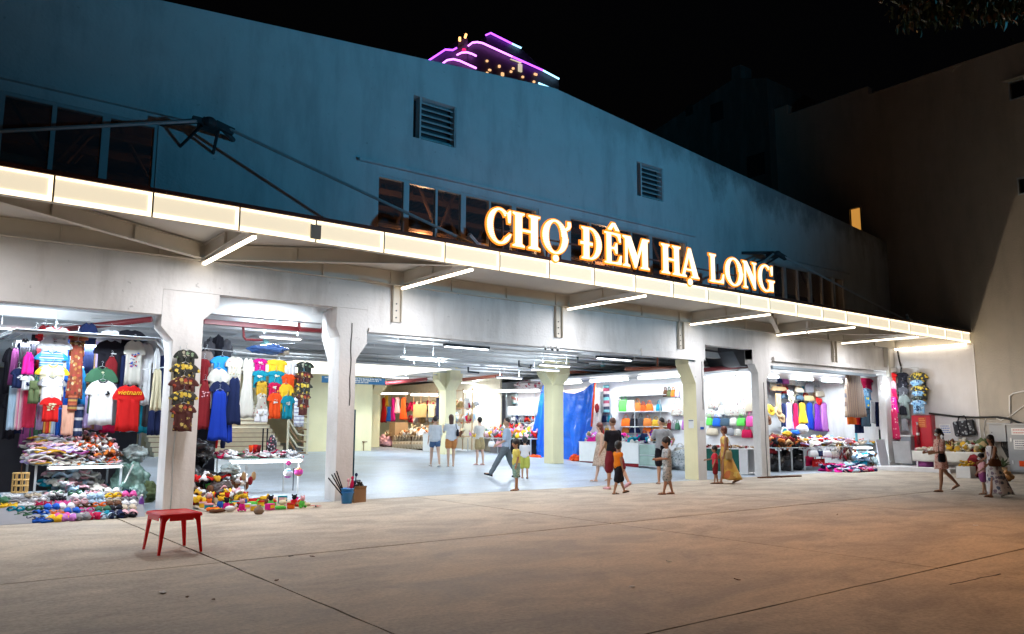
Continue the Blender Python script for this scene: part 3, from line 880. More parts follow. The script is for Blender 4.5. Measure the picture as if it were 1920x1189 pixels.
for ch, x0, x1 in LET:
    polys = glyph_A() if ch == 'Ạ' else glyph(ch)
    w = x1 - x0
    mb = MB(); mh = MB()
    for i, p in enumerate(polys):
        pp = [(x0 + q[0] * w, ZB + q[1] * CAPH) for q in p]
        st = 0.0006 * (i % 40)
        mb.prism(grow(pp, -0.005), (0, -0.050 - st, 0), (1, 0, 0), (0, 0, 1), (0, 0.018, 0))
        mh.prism(grow(pp, 0.026), (0, -0.0285 - st, 0), (1, 0, 0), (0, 0, 1), (0, 0.03, 0))
    l_ = mb.build(names[ch], M_letter, sign)
    mh.build('letter_edge', M_halo, l_)
    m2 = MB()
    for fx in (0.25, 0.75):
        m2.b2(x0 + fx * w - 0.015, x0 + fx * w + 0.015, 0.03, 0.06, 4.93, ZB + 0.5)
    m2.build('letter_post', M_dark, l_)
mb = MB(); mb.b2(8.7, 18.05, 0.061, 0.085, 5.30, 5.33); mb.build('rail', M_dark, sign)

# ================================================================ NEIGHBOUR BUILDING
nb = thing('neighbour_building', 'tall plain beige building whose side wall closes the plaza on the right', 'building', (0, 0, 0))
mb = MB()
# wall face X = XR, holes for the small windows
segs = [(-14, 9.0, 14.8), (9.0, 10.12, 14.8), (10.12, 15.19, 14.8), (15.19, 15.83, 15.15), (15.83, 16.27, 15.15), (16.27, 18.85, 15.15), (18.85, 46, 15.6)]
wh = [(9.0, 10.12, 12.92, 13.50), (9.0, 10.12, 9.50, 10.02), (15.83, 16.27, 9.0, 10.31)]
for (ya, yb, zt) in segs:
    z = -0.3
    for (wa, wb, z0, z1) in sorted([h for h in wh if h[0] <= (ya + yb) / 2 <= h[1]], key=lambda h: h[2]):
        mb.b2(XR, XR + 0.3, ya, yb, z, z0); z = z1
    mb.b2(XR, XR + 0.3, ya, yb, z, zt)
mb.build('side_wall', M_side, nb)
mb = MB(); mb.b2(XR + 0.31, XR + 12, -13.9, 45.9, 14.4, 14.7); mb.build('roof', M_side, nb)
mb = MB(); mb.b2(XR - 0.03, XR + 0.34, -14, 15.19, 14.80, 14.86); mb.b2(XR - 0.03, XR + 0.34, 15.19, 18.85, 15.15, 15.21); mb.b2(XR - 0.03, XR + 0.34, 18.85, 46, 15.6, 15.66); mb.build('coping', M_side, nb)
mb = MB()
for z, ya, yb in ((4.02, -14, 12.0), (10.75, -14, 14.2)):
    mb.b2(XR - 0.012, XR, ya, yb, z, z + 0.03)
mb.b2(XR - 0.012, XR, 12.4, 12.43, 4.9, 14.7)
mb.build('render_ridge', M_side, nb)
mb = MB(); mb.b2(XR - 0.010, XR - 0.0005, 12.02, YF - 0.002, 1.05, 4.42)
mb.b2(XR - 0.012, XR - 0.0008, -14, 12.0, 0.0, 0.02)
mb.build('painted_panel', M_sidew, nb)
mb = MB(); mb.b2(XR - 0.022, XR - 0.0004, 11.985, 12.018, 1.05, 4.46); mb.build('panel_trim', M_white, nb)
M_orange_win = emis('lit_orange_window', (1.0, 0.45, 0.08), 0.55)
for (wa, wb, z0, z1), lit in zip(wh, (0, 0, 1)):
    mb = MB(); t = 0.05
    mb.b2(XR - 0.03, XR + 0.1, wa - t, wb + t, z0 - t, z0); mb.b2(XR - 0.03, XR + 0.1, wa - t, wb + t, z1, z1 + t)
    mb.b2(XR - 0.029, XR + 0.1, wa - t, wa, z0, z1); mb.b2(XR - 0.029, XR + 0.1, wb, wb + t, z0, z1)
    w = mb.build('window', M_alu if not lit else M_side, nb)
    m2 = MB(); m2.b2(XR + 0.10, XR + 0.12, wa, wb, z0, z1); m2.build('pane', M_orange_win if lit else mat('dark_glass', (0.02, 0.02, 0.025), 0.1), w)
mb = MB(); mb.b2(XR - 0.25, XR, 8.8, 10.3, 13.56, 13.62); mb.build('window_hood', M_side, nb)
# pent block at the back
mb = MB()
mb.add([(XR - 0.5, 19.5, 4.0), (XR - 0.5, 31, 4.0), (XR - 0.5, 31, 15.6), (XR - 0.5, 21.3, 17.6), (XR - 0.5, 19.5, 17.0),
        (XR + 9, 19.5, 4.0), (XR + 9, 31, 4.0), (XR + 9, 31, 15.6), (XR + 9, 21.3, 17.6), (XR + 9, 19.5, 17.0)],
       [(0, 1, 2, 3, 4), (5, 9, 8, 7, 6), (0, 4, 9, 5), (4, 3, 8, 9), (3, 2, 7, 8), (2, 1, 6, 7), (0, 5, 6, 1)])
mb.b2(XR - 0.45, XR + 0.4, 20.9, 21.4, 17.55, 18.2)
mb.build('stair_block', wall_mat('shaded_concrete', (.15, .13, .115)), nb)  # shade put into the colour: darkened because the blue flood reaches this block
for (px, py, w_, h_) in ((1345, 210, .7, .9), (1293, 207, .4, .5), (1418, 310, .9, 1.0)):
    p = atX(px, py, XR - 0.5)
    m2 = MB(); m2.b2(XR - 0.53, XR - 0.5, p.y - w_ / 2, p.y + w_ / 2, p.z - h_ / 2, p.z + h_ / 2); m2.build('window', M_darkroom, nb)

# ================================================================ HOTEL TOWER WITH NEON LINES
tower = thing('hotel_tower', 'distant dark high-rise outlined with purple neon lines above the hall roof', 'tower', (0, 0, 0))
M_neon = emis('purple_neon', (0.42, 0.08, 1.0), 3.4)
M_neon2 = emis('pink_neon', (0.75, 0.22, 1.0), 3.4)
M_neonc = emis('icy_blue_neon', (0.35, 0.75, 1.0), 2.6, False)
TY = 110.0
def tp(x, y, dy=0.0): return atY(x, y, TY + dy)
M_tower = mat('tower_cladding', (0.13, 0.11, 0.14), 0.6)
def slab_poly(pxs, d0, d1, name='wing'):
    mb = MB(); a = [tp(x, y, d0) for x, y in pxs]
    mb.add(a + [Vector((p.x, p.y + (d1 - d0), p.z)) for p in a],
           [tuple(range(len(a))), tuple(reversed(range(len(a), 2 * len(a))))] + [(i, i + len(a), (i + 1) % len(a) + len(a), (i + 1) % len(a)) for i in range(len(a))])
    return mb.build(name, M_tower, tower)
slab_poly([(878, 87), (886, 81), (905, 82), (1018, 133), (1048, 149), (1048, 260), (878, 260)], 0.3, 18)
slab_poly([(912, 67), (920, 63), (977, 91), (1040, 150), (1040, 240), (912, 240)], 4, 16)
slab_poly([(800, 118), (835, 95), (856, 92), (874, 82), (896, 100), (896, 260), (800, 260)], 0.5, 14)
slab_poly([(825, 124), (838, 114), (862, 115), (893, 129), (893, 260), (825, 260)], -1.2, 0.4, 'balcony_stack')
slab_poly([(860, 74), (876, 72), (880, 92), (858, 92)], 1, 6, 'lift_housing')
def neon(pts, mm, r=0.17, dy=-0.4, name='neon_line'):
    mb = MB(); mb.tube([tp(x, y, dy) for x, y in pts], r, 6); return mb.build(name, mm, tower)
neon([(800, 116), (835, 93), (849, 94), (856, 90)], M_neon)
neon([(825, 123), (838, 113), (850, 111), (862, 114), (893, 128)], M_neon2, dy=-1.8)
neon([(857, 103), (865, 99), (875, 98), (885, 101), (893, 105)], M_neon2, dy=-0.4)
neon([(878, 86), (886, 80), (895, 79), (905, 81), (960, 106)], M_neon2)
neon([(960, 106), (1018, 132)], M_neon)
neon([(1018, 132), (1048, 148)], M_neonc)
neon([(911, 66), (920, 62), (960, 82)], M_neon, dy=3.5)
neon([(960, 82), (977, 90)], M_neonc, dy=3.5)
neon([(1010, 156), (1031, 165)], M_neonc)
neon([(862, 77), (862, 70)], emis('amber_lamp', (1.0, 0.45, 0.15), 3.0, False), 0.22, name='beacon_lamp')
neon([(872, 71), (874, 64)], emis('amber_lamp', (1.0, 0.45, 0.15), 3.0, False), 0.22, name='beacon_lamp')
neon([(868, 94), (872, 94)], emis('red_lamp', (1.0, 0.02, 0.15), 1.5, False), 0.3, name='beacon_lamp')
M_win = emis('warm_window', (1.0, 0.55, 0.25), 1.2, False)
M_winp = emis('pale_window', (1.0, 0.9, 0.6), 0.6, False)
for (x, y, w, h, mm) in ((914, 114, 3, 4, M_win), (919, 131, 4, 4, M_win), (914, 137, 3, 5, M_win), (937, 124, 3, 5, M_win), (943, 139, 4, 7, M_win), (937, 147, 3, 3, M_win),
                         (963, 128, 3, 4, M_win), (959, 134, 3, 4, M_win), (981, 144, 3, 4, M_win), (1005, 139, 5, 5, M_win), (1002, 153, 3, 4, M_win), (968, 114, 20, 8, M_winp), (976, 127, 6, 16, M_winp)):
    mb = MB(); a = tp(x - w / 2, y - h / 2, 0.0); b_ = tp(x + w / 2, y + h / 2, 0.0)
    mb.b2(a.x, b_.x, TY - 0.05, TY + 0.29, b_.z, a.z); mb.build('window', mm, tower)
# ================================================================ LIGHT FIXTURES IN THE HALL
def hall_lamp(x, y, z, p, colr=COOL, sx=1.2, sy=0.12, rz=0.0):
    if p > 60: lamp('fixture_uplight', 'AREA', (x, y, z + .12), p * .55, colr, size=sx, size_y=sy, rot=(math.pi, 0, rz))
    return lamp('fixture_light', 'AREA', (x, y, z), p, colr, size=sx, size_y=sy, rot=(0, 0, rz))
def batten(x, y, z, label, L_=1.2, ztop=3.8, p=0, body=None, colr=COOL, off=False, w=0.14):
    t = thing('ceiling_light', label, 'ceiling light', (x, y, z), 0, 'fluorescent fixtures under the hall ceiling')
    mb = MB(); mb.b2(-L_ / 2, L_ / 2, -w / 2, w / 2, 0, 0.06)
    mb.build('housing', body or M_white, t)
    mb = MB(); mb.b2(-L_ / 2 + 0.03, L_ / 2 - 0.03, -w / 2 + 0.02, w / 2 - 0.02, -0.02, -0.001); mb.build('diffuser', M_tubeoff if off else M_tube, t)
    mb = MB()
    for s in (-0.4, 0.4): mb.b2(s * L_ - 0.006, s * L_ + 0.006, -0.006, 0.006, 0.061, ztop - z)
    mb.build('suspension_rod', M_alu, t)
    if p: hall_lamp(x, y, z - 0.03, p, colr, L_, 0.12)
    return t
batten(10.5, 14.98 + 0.35, 3.33, 'dark cased lit batten light just inside the front beam of the wide entrance', 1.25, 3.6, 45, M_dark)
batten(15.4, 14.98 + 0.35, 3.33, 'dark cased lit batten light by the front beam near the cream column', 1.3, 3.6, 45, M_dark)
batten(10.8, 18.0, 3.30, 'white batten light over the middle of the wide entrance', 1.1, 3.9, 70)
batten(6.85, 17.6, 3.50, 'white batten light seen above the children clothes in the narrow bay', 1.0, 3.9, 90)
batten(15.9, 18.4, 3.36, 'white batten light inside the wide entrance near the bag shop', 1.2, 3.9, 70)
batten(13.5, 22.0, 3.40, 'white batten light deep over the walkway behind the entrance', 1.2, 3.9, 110)
batten(10.0, 24.5, 3.45, 'white batten light over the walkway in front of the stairs', 1.2, 3.9, 120)
batten(16.0, 28.5, 3.50, 'white batten light over the souvenir stalls at the back', 1.2, 3.9, 150)
batten(2.0, 19.0, 3.45, 'white batten light above the left clothing stall', 1.2, 3.9, 90)
batten(20.5, 30.0, 3.50, 'white batten light above the pale toy stall', 1.2, 3.9, 130)
for (x, y) in ((4.0, 24), (9.5, 30.5), (-3, 20)):
    hall_lamp(x, y, 3.6, 160)
batten(18.9, 24.6, 3.40, 'white batten light added above the walkway to brighten the blue tarpaulin', 1.2, 3.9, 190)  # extra fixture, added to light the front of the tarpaulin
batten(17.2, 20.4, 3.40, 'white batten light over the walkway before the white counter', 1.2, 3.9, 90)
# bright suspended light board above the stair side
sf = thing('light_board', 'long glowing white suspended light board left of the yellow columns', 'light board', (0, 0, 0))
z_ = 3.35
q = [atZ(845, 696, z_), atZ(700, 709, z_), atZ(560, 738, z_), atZ(540, 690, z_)]
q = [Vector((14.3, 21.7, z_)), Vector((14.3, 26.3, z_)), Vector((9.0, 26.3, z_)), Vector((9.0, 21.7, z_))]
mb = MB(); mb.b2(8.8, 14.35, 21.6, 26.4, z_ + 0.02, z_ + 0.07); mb.build('board', M_white, sf)
mb = MB(); mb.b2(8.9, 14.25, 21.7, 26.3, z_ - 0.01, z_ + 0.018); mb.build('diffuser', emis('board_glow', (1.0, 0.95, 0.80), 1.5), sf)
mb = MB()
for x in (9.2, 14): mb.b2(x, x + .02, 24, 24.02, z_ + .071, 3.85)
mb.build('suspension_rod', M_alu, sf)

# blue notice board
bn = thing('notice_banner', 'blue hanging banner with three rows of white lettering beside the front pillar', 'banner', (0, 0, 0))
p0 = atY(655, 707, 22.5); p1 = atY(722, 722, 22.5)
mb = MB(); mb.b2(p0.x - 0.9, p1.x, 22.5, 22.53, p1.z, p0.z); mb.build('board', mat('banner_blue', (0.03, 0.16, 0.36), 0.5), bn)
mb = MB()
for r_, (a_, b_) in enumerate(((0.04, 0.92), (0.10, 0.88), (0.30, 0.72))):
    zz = p0.z - (p0.z - p1.z) * (0.22 + 0.27 * r_)
    x = p0.x - 0.9 + (p1.x - p0.x + 0.9) * a_
    while x < p0.x - 0.9 + (p1.x - p0.x + 0.9) * b_:
        w = random.uniform(0.018, 0.04)
        mb.b2(x, x + w, 22.495, 22.499, zz - 0.018, zz + 0.018 + random.choice((0, 0, .01))); x += w + random.choice((0.012, 0.012, 0.03))
mb.build('lettering', M_white, bn)
mb = MB(); mb.b2(p0.x - 0.3, p0.x - 0.28, 22.51, 22.52, p0.z, 3.85); mb.b2(p1.x - 0.3, p1.x - 0.28, 22.51, 22.52, p0.z, 3.85); mb.build('suspension_rod', M_alu, bn)

# sprinkler pipes
def pipe(name, label, pts, r, mm, group='sprinkler pipes under the ceiling'):
    mb = MB(); mb.tube(pts, r, 8)
    o = mb.build(name, mm, None, smooth=True)
    return tag(o, label, 'pipe', group)
YP = 16.5
def pp(l, Y=YP): return [atY(x, y, Y) for x, y in l]
pipe('sprinkler_pipe', 'dark red pipe with right angle drop in the narrow second bay', pp([(375, 567), (470, 573), (552, 580), (560, 583), (561, 590), (561, 612), (564, 618), (600, 621), (605, 616), (605, 604)]), 0.035, M_pipe)
mb = MB(); a, b_ = atY(383, 597, YP + .4), atY(603, 612, YP + .4)
mb.b2(a.x, b_.x, YP + .35, YP + .47, 3.60, 3.70); tag(mb.build('steel_channel', M_pipe), 'wide maroon steel channel crossing the narrow second bay', 'steel channel')
pipe('sprinkler_pipe', 'thin red pipe bending down above the children clothes', pp([(383, 603), (450, 606), (456, 611), (457, 632), (461, 637), (492, 638)], 17.2), 0.028, M_pipe)
pipe('sprinkler_pipe', 'red brown pipe crossing above the left clothing stall', [(1.0, 19.5, 3.2), (3.9, 17.0, 3.62)], 0.06, M_pipe)
pipe('sprinkler_pipe', 'orange red pipe at the right of the wide entrance', pp([(1173, 692), (1276, 689)], 17.5), 0.055, M_pipe2)
pipe('sprinkler_pipe', 'thin orange red drop pipe at the right of the wide entrance', pp([(1233, 665), (1233, 690)], 17.52), 0.03, M_pipe2)
pipe('sprinkler_pipe', 'brown pipe passing behind the cream column to the blue tarpaulin', pp([(1060, 699), (1130, 695)], 22.6), 0.06, M_pipe2)
pipe('sprinkler_pipe', 'brown pipe running between the two yellow columns', pp([(868, 712), (940, 704)], 26), 0.07, M_pipe2)
pipe('sprinkler_pipe', 'short dark pipe hook hanging under the rib left of the cream column', pp([(973, 676), (973, 687), (995, 689), (996, 684)], 17.8), 0.03, M_dark)
pipe('sprinkler_pipe', 'short dark pipe hook hanging under the rib near the black batten', pp([(1083, 669), (1083, 679), (1103, 682)], 17.8), 0.03, M_dark)
pipe('sprinkler_pipe', 'short dark pipe hook over the souvenir stalls', pp([(878, 688), (878, 697), (898, 699)], 22), 0.035, M_dark)
pipe('sprinkler_pipe', 'long brown pipe left of the yellow columns over the stalls', pp([(722, 719), (800, 711)], 29), 0.08, M_pipe)
pipe('sprinkler_pipe', 'dark red pipe over the bag display of the third bay', pp([(1318, 694), (1412, 685)], 16.2), 0.07, M_pipe)
pipe('sprinkler_pipe', 'thin black pipe crossing the top of the third bay', pp([(1318, 656), (1408, 668)], 16.0), 0.03, M_dark)
pipe('sprinkler_pipe', 'short black drop pipe in the top of the third bay', pp([(1364, 663), (1364, 682)], 16.0), 0.03, M_dark)
# duct in the third bay
mb = MB(); mb.prism([(-0.3, 0), (0.3, 0), (0.55, -0.42), (0.55, -0.75), (0.05, -0.75), (-0.3, -0.30)], (21.2, 15.5, 4.2), (1, 0, 0), (0, 0, 1), (0, 1.2, 0))
tag(mb.build('ventilation_duct', M_dark), 'dark sheet metal duct in the top corner of the bag bay', 'duct')

# ceiling fans
def fan(x, y, z, ztop, label, a0):
    t = thing('ceiling_fan', label, 'ceiling fan', (x, y, z), a0, 'ceiling fans')
    mf = mat('fan_green', (0.18, 0.42, 0.42), 0.4)
    mb = MB(); mb.lathe([(0.0, -0.09), (0.07, -0.08), (0.10, -0.02), (0.10, 0.04), (0.05, 0.08), (0.02, 0.09)], n=16); mb.build('motor', mf, t, smooth=True)
    mb = MB(); mb.tube([(0, 0, 0.08), (0, 0, ztop - z)], 0.013, 6); mb.build('rod', M_alu, t)
    for k in range(3):
        mb = MB(); mb.box((0.40, 0, 0.0), (0.60, 0.12, 0.008), rx=0.15); b_ = mb.build('blade', M_alu, t); b_.rotation_euler = (0, 0, k * 2.094)
for (px, py, Y, lab) in ((497, 643, 18.3, 'pale green ceiling fan hanging above the children clothes'), (1000, 716, 27.0, 'pale green ceiling fan hanging above the toy stall'), (1130, 684, 21.0, 'pale green ceiling fan hanging over the blue tarpaulin')):
    p = atY(px, py, Y); fan(p.x, Y, p.z, 3.9, lab, px * 0.1)
# cameras under the front beam
for px in (1019, 1032, 1042):
    p = atY(px, 652, YF - 0.06)
    t = thing('security_camera', 'small white dome camera under the front beam, %s of three' % {1019: 'left', 1032: 'middle', 1042: 'right'}[px], 'security camera', (p.x, YF - 0.12, 3.42), 0, 'dome cameras above the entrance')
    mb = MB(); mb.lathe([(0, 0.04), (0.05, 0.04), (0.055, 0.0), (0.04, -0.03), (0, -0.03)], n=14); mb.build('base', M_white, t, smooth=True)
    mb = MB(); mb.ell((0, -0.01, -0.04), (0.035, 0.035, 0.035)); mb.build('dome', M_black, t, smooth=True)

# stairs with cream risers and slatted balustrade
st = thing('staircase', 'wide cream staircase with slatted balustrade rising behind the narrow bay', 'staircase', (0, 0, 0))
M_cream = mat('cream_stair_paint', (0.80, 0.74, 0.55), 0.6)
Yst = 29.5
a = atF(430, 842); 
x0s = atY(400, 842, Yst).x; x1s = atY(536, 848, Yst).x
zb = fz(Yst)
for k in range(14):
    mb = MB(); mb.b2(x0s - 2, x1s, Yst + k * 0.30, Yst + k * 0.30 + 0.34, zb + 0.165 * k - (0.165 if k else 0), zb + 0.165 * (k + 1) - 0.02)
    mb.build('step', M_cream, st)
    mb = MB(); mb.b2(x0s - 2, x1s + 0.02, Yst + k * 0.30 - 0.03, Yst + k * 0.30 + 0.32, zb + 0.165 * (k + 1) - 0.019, zb + 0.165 * (k + 1)); mb.build('nosing', mat('brown_nosing', (0.28, 0.17, 0.10), 0.6), st)
mb = MB(); xs_ = x1s + 0.10
xe_ = atY(572, 840, Yst).x
mb.b2(x1s + 0.0, x1s + 0.06, Yst - 0.1, Yst - 0.02, zb, zb + 1.3); mb.b2(xe_, xe_ + 0.08, Yst - 0.1, Yst - 0.02, zb, zb + 2.1); mb.build('newel', M_cream, st)
for k in range(9):
    mb = MB()
    zt = zb + 0.05 + k * 0.24
    mb.tube([(x1s + 0.02 + 0.0 * k, Yst - 0.06, zt + 0.55), (xe_ * 0.55 + x1s * 0.45, Yst - 0.06, zt), (xe_, Yst - 0.06, zt - 0.06 if k else zt)], 0.035, 6)
    mb.build('baluster', M_cream if k % 2 else mat('brown_rail', (0.30, 0.17, 0.08), 0.6), st)
mb = MB(); mb.b2(x0s - 3, x1s - 0.2, Yst + 4.2, Yst + 4.3, 0.5, 3.7); mb.build('landing_wall', M_yellow, st)
mb = MB(); p = atY(578, 700, 31); p2 = atY(606, 850, 31); mb.b2(p.x, p2.x + 2.2, 31, 31.2, fz(31), 3.7); tag(mb.build('partition_wall', M_yellow), 'cream partition wall right of the staircase', 'wall')
# dark storage cupboard at the left inside the narrow bay
# ================================================================ GARMENTS AND GOODS
rg = random.Random(11)
def frame_of(box, plane='Y', val=16.5):
    x0, y0, x1, y1 = box
    f = (lambda x, y: atY(x, y, val)) if plane == 'Y' else (lambda x, y: atX(x, y, val))
    ym = (y0 + y1) / 2
    a, b_ = f(x0, ym), f(x1, ym)
    xm = (x0 + x1) / 2
    t, bt = f(xm, y0), f(xm, y1)
    w = (b_ - a).length
    return t, w, t.z - bt.z, (0.0 if plane == 'Y' else R(-90))

PROF = {   # (v, half width as a share of the full width)
    'tee': [(0, .12), (.03, .19), (.07, .31), (.14, .40), (.24, .475), (.30, .50), (.335, .46), (.34, .345), (.6, .335), (1, .355)],
    'polo': [(0, .12), (.03, .19), (.07, .31), (.14, .40), (.24, .475), (.30, .50), (.335, .46), (.34, .345), (.6, .335), (1, .355)],
    'tank': [(0, .16), (.10, .22), (.26, .40), (.6, .42), (1, .46)],
    'dress': [(0, .15), (.05, .30), (.18, .30), (.38, .25), (.6, .36), (1, .50)],
    'kurta': [(0, .12), (.04, .26), (.20, .30), (.5, .33), (1, .44)],
    'cloth': [(0, .50), (.5, .49), (1, .48)],
    'shorts': [(0, .34), (.5, .44), (1, .50)],
    'bundle': [(0, .30), (.25, .34), (.27, .26), (.32, .40), (.7, .46), (1, .50)],
}
def interp(pr, v):
    for (a, wa), (b_, wb) in zip(pr[:-1], pr[1:]):
        if v <= b_: return wa + (wb - wa) * (v - a) / (b_ - a)
    return pr[-1][1]
def cloth_panel(mb, hwf, h, w, nu, nv, thick, fold, ph, z0=0.0, off=0.0, neck=0.0, mi=0, skew=0.0, vs_=None, trim=False):
    F, B = [], []
    vs_ = vs_ or [i / nv for i in range(nv + 1)]
    nv = len(vs_) - 1
    for i, v in enumerate(vs_):
        hw = hwf(v) * w
        for j in range(nu + 1):
            u = 2 * j / nu - 1
            dip = neck * math.exp(-(u * hw / w / .10) ** 2) if neck and v < .3 else 0
            z = z0 - v * h - dip * h * (1 - v / .3 if v < .3 else 0) + 0.012 * h * math.sin(ph + 5 * u) * v
            x = off + hw * u + skew * v * w
            edge = math.sqrt(max(0, 1 - u * u))
            fy = fold * (0.25 + v) * (math.sin(ph + 7.3 * u + 1.2 * v) * .6 + math.sin(ph * 2.1 + 13 * u - 2 * v) * .4)
            t = thick * (0.35 + .65 * edge)
            F.append((x, -t / 2 + fy, z)); B.append((x, t / 2 + fy, z))
    n = len(mb.v); m_ = nu + 1
    vs = F + B; fs = []
    o = len(F)
    for i in range(nv):
        for j in range(nu):
            a = i * m_ + j
            fs.append((a, a + m_, a + m_ + 1, a + 1)); fs.append((o + a, o + a + 1, o + a + m_ + 1, o + a + m_))
    for i in range(nv):
        a = i * m_; fs.append((a, o + a, o + a + m_, a + m_)); a += nu; fs.append((a, a + m_, o + a + m_, o + a))
    for j in range(nu):
        fs.append((j, j + 1, o + j + 1, o + j)); a = nv * m_ + j; fs.append((a, o + a, o + a + 1, a + 1))
    if trim:
        ms = [mi + 1 if max(abs(vs[q][0]) for q in f) > .36 * w else mi for f in fs]
        mb.add(vs, fs, mi); mb.m[-len(fs):] = ms
    else: mb.add(vs, fs, mi)
def hook(parent, w):
    mb = MB()
    mb.tube([(-.17 * w, 0, -.045 * w), (0, 0, .03 * w), (.17 * w, 0, -.045 * w)], .006, 5)
    mb.tube([(0, 0, .03 * w), (0, 0, .07), (.018, 0, .09), (0, 0, .11), (-.018, 0, .095)], .004, 5)
    return mb.build('hanger', M_chrome, parent)
def garment(kind, box, label, mm, plane='Y', val=16.5, sleeve=None, fold=0.02, trim=None, prt=None, group=None, neck=.05, cat=None, name=None, hk=True, tilt=0.0, thick=0.05, turn=0.0):
    t, w, h, rz = frame_of(box, plane, val)
    nm = name or {'tee': 't_shirt', 'polo': 'polo_shirt', 'tank': 'sleeveless_top', 'dress': 'dress', 'kurta': 'tunic', 'cloth': 'hanging_cloth', 'shorts': 'shorts', 'bundle': 'scarf_bundle'}[kind]
    root = thing(nm, label, cat or nm.replace('_', ' ').replace('t shirt', 't-shirt'), t, rz + turn, group)
    root.rotation_euler.y = tilt
    mb = MB(); ph = rg.uniform(0, 6)
    pr = PROF[kind]
    if kind == 'shorts':
        cloth_panel(mb, lambda v: .42, h * .42, w, 6, 3, thick, fold, ph)
        for s in (-1, 1): cloth_panel(mb, lambda v: .22 + .02 * v, h * .62, w, 4, 4, thick, fold, ph + s, z0=-h * .38, off=s * .235 * w)
    else:
        tee_ = kind in ('tee', 'polo')
        vv = [0, .03, .07, .11, .16, .22, .28, .31, .335, .34, .42, .55, .7, .85, 1] if tee_ else None
        cloth_panel(mb, lambda v: interp(pr, v), h, w, 14 if tee_ else 10, 12, thick, fold, ph, neck=0 if kind in ('cloth', 'bundle') else neck, vs_=vv, trim=bool(trim) and kind == 'tee')
    mats_ = [mm] + ([trim] if trim else [])
    o = mb.build('fabric', mats_, root, smooth=True)
    if kind == 'polo' or trim:
        m2 = MB(); pts = [(.125 * w * math.cos(a), -.02 - .02 * abs(math.sin(a)), -.02 * h - .035 * w * abs(math.sin(a)) - (.03 * h if False else 0)) for a in [R(180 - 20 * k) for k in range(10)]]
        pts = [(.12 * w * math.cos(R(180 + 20 * k)), -thick * .45, -.005 * h + .09 * w * math.sin(R(180 + 20 * k))) for k in range(10)]
        m2.tube(pts, .010 if kind != 'polo' else .016, 6); m2.build('collar', trim or mm, root, smooth=True)
    if prt: prt(root, w, h, thick)
    if hk and kind not in ('cloth', 'bundle'): hook(root, w)
    return root
def blob_print(cols, cx_=0.0, cz_=-.38, sx=.18, sz=.12, n=14):
    def f(root, w, h, th):
        mb = MB()
        for k in range(n):
            a = rg.uniform(-1, 1) * sx * w + cx_ * w; b_ = cz_ * h + rg.uniform(-1, 1) * sz * h
            r1, r2 = rg.uniform(.01, .03), rg.uniform(.006, .02)
            mb.prism([(r1 * math.cos(t), r2 * math.sin(t)) for t in [R(60 * i + rg.uniform(-15, 15)) for i in range(6)]], (a, -th * .5 - .016 - .0004 * k, b_), (1, 0, 0), (0, 0, 1), (0, .012, 0), k % len(cols))
        mb.build('print', cols, root)
    return f
def text_print(txt, mm, size=.09, cx_=0.0, cz_=-.25, shear=.3):
    def f(root, w, h, th):
        c = bpy.data.curves.new('print', 'FONT'); c.body = txt; c.size = size; c.extrude = .003; c.align_x = 'CENTER'; c.shear = shear
        c.materials.append(mm)
        o = bpy.data.objects.new('print', c); col.objects.link(o)
        bpy.context.view_layer.update()
        me = bpy.data.meshes.new_from_object(o.evaluated_get(bpy.context.evaluated_depsgraph_get()))
        bpy.data.objects.remove(o); o = bpy.data.objects.new('print', me); col.objects.link(o); o.parent = root
        o.location = (cx_ * w, -th * .5 - .020, cz_ * h); o.rotation_euler = (R(90), 0, 0)
    return f
def cloth_mat(name, c, var=.10): return mat('cloth_' + name, c, .85, var=var, scale=5, bump=.15, bscale=60, spec=.15)
K = {n: cloth_mat(n, c) for n, c in {
    'white': (.74, .75, .78), 'offwhite': (.66, .64, .58), 'cream': (.66, .60, .42), 'black': (.012, .012, .018), 'navy': (.012, .02, .07), 'grey': (.25, .25, .27), 'darkgrey': (.06, .06, .07),
    'red': (.55, .015, .015), 'maroon': (.20, .015, .02), 'crimson': (.48, .01, .07), 'pink': (.75, .10, .35), 'hotpink': (.75, .02, .30), 'palepink': (.75, .42, .48), 'magenta': (.50, .01, .20),
    'orange': (.80, .16, .02), 'orangered': (.75, .08, .015), 'yellow': (.80, .50, .03), 'mustard': (.55, .32, .03), 'green': (.05, .14, .08), 'olive': (.10, .13, .06), 'teal': (.01, .24, .34), 'brightgreen': (.12, .60, .10),
    'blue': (.02, .12, .55), 'royal': (.01, .04, .36), 'skyblue': (.03, .30, .75), 'paleblue': (.45, .62, .78), 'lavender': (.50, .40, .72), 'purple': (.18, .03, .36), 'lilac': (.55, .20, .58), 'plum': (.25, .06, .20),
    'peach': (.80, .45, .32), 'tan': (.42, .27, .14), 'brown': (.12, .05, .025), 'beige': (.55, .47, .36), 'khaki': (.40, .30, .15), 'orangebag': (.60, .18, .04)}.items()}
F_banana = spotty('print_banana', (.03, .03, .025), [(.75, .55, .05), (.80, .62, .10), (.65, .45, .04)], 13, .42)
F_avocado = spotty('print_avocado', (.07, .012, .010), [(.60, .50, .16), (.40, .06, .03), (.55, .40, .10), (.18, .10, .03)], 11, .36)
F_pine = spotty('print_pineapple', (.015, .02, .015), [(.30, .28, .05), (.22, .32, .20), (.40, .38, .30)], 11, .30)
F_ethnic = spotty('print_ethnic', (.28, .05, .02), [(.42, .20, .05), (.10, .03, .02), (.50, .38, .20), (.35, .04, .03)], 14, .42)
F_ethnic2 = stripes('print_ethnic_band', [(.30, .05, .02), (.40, .26, .06), (.12, .04, .03), (.42, .10, .04)], .035)
F_bluestripe = stripes('stripe_blue', [(.05, .25, .55), (.70, .74, .78), (.03, .15, .38), (.30, .55, .70)], .022)
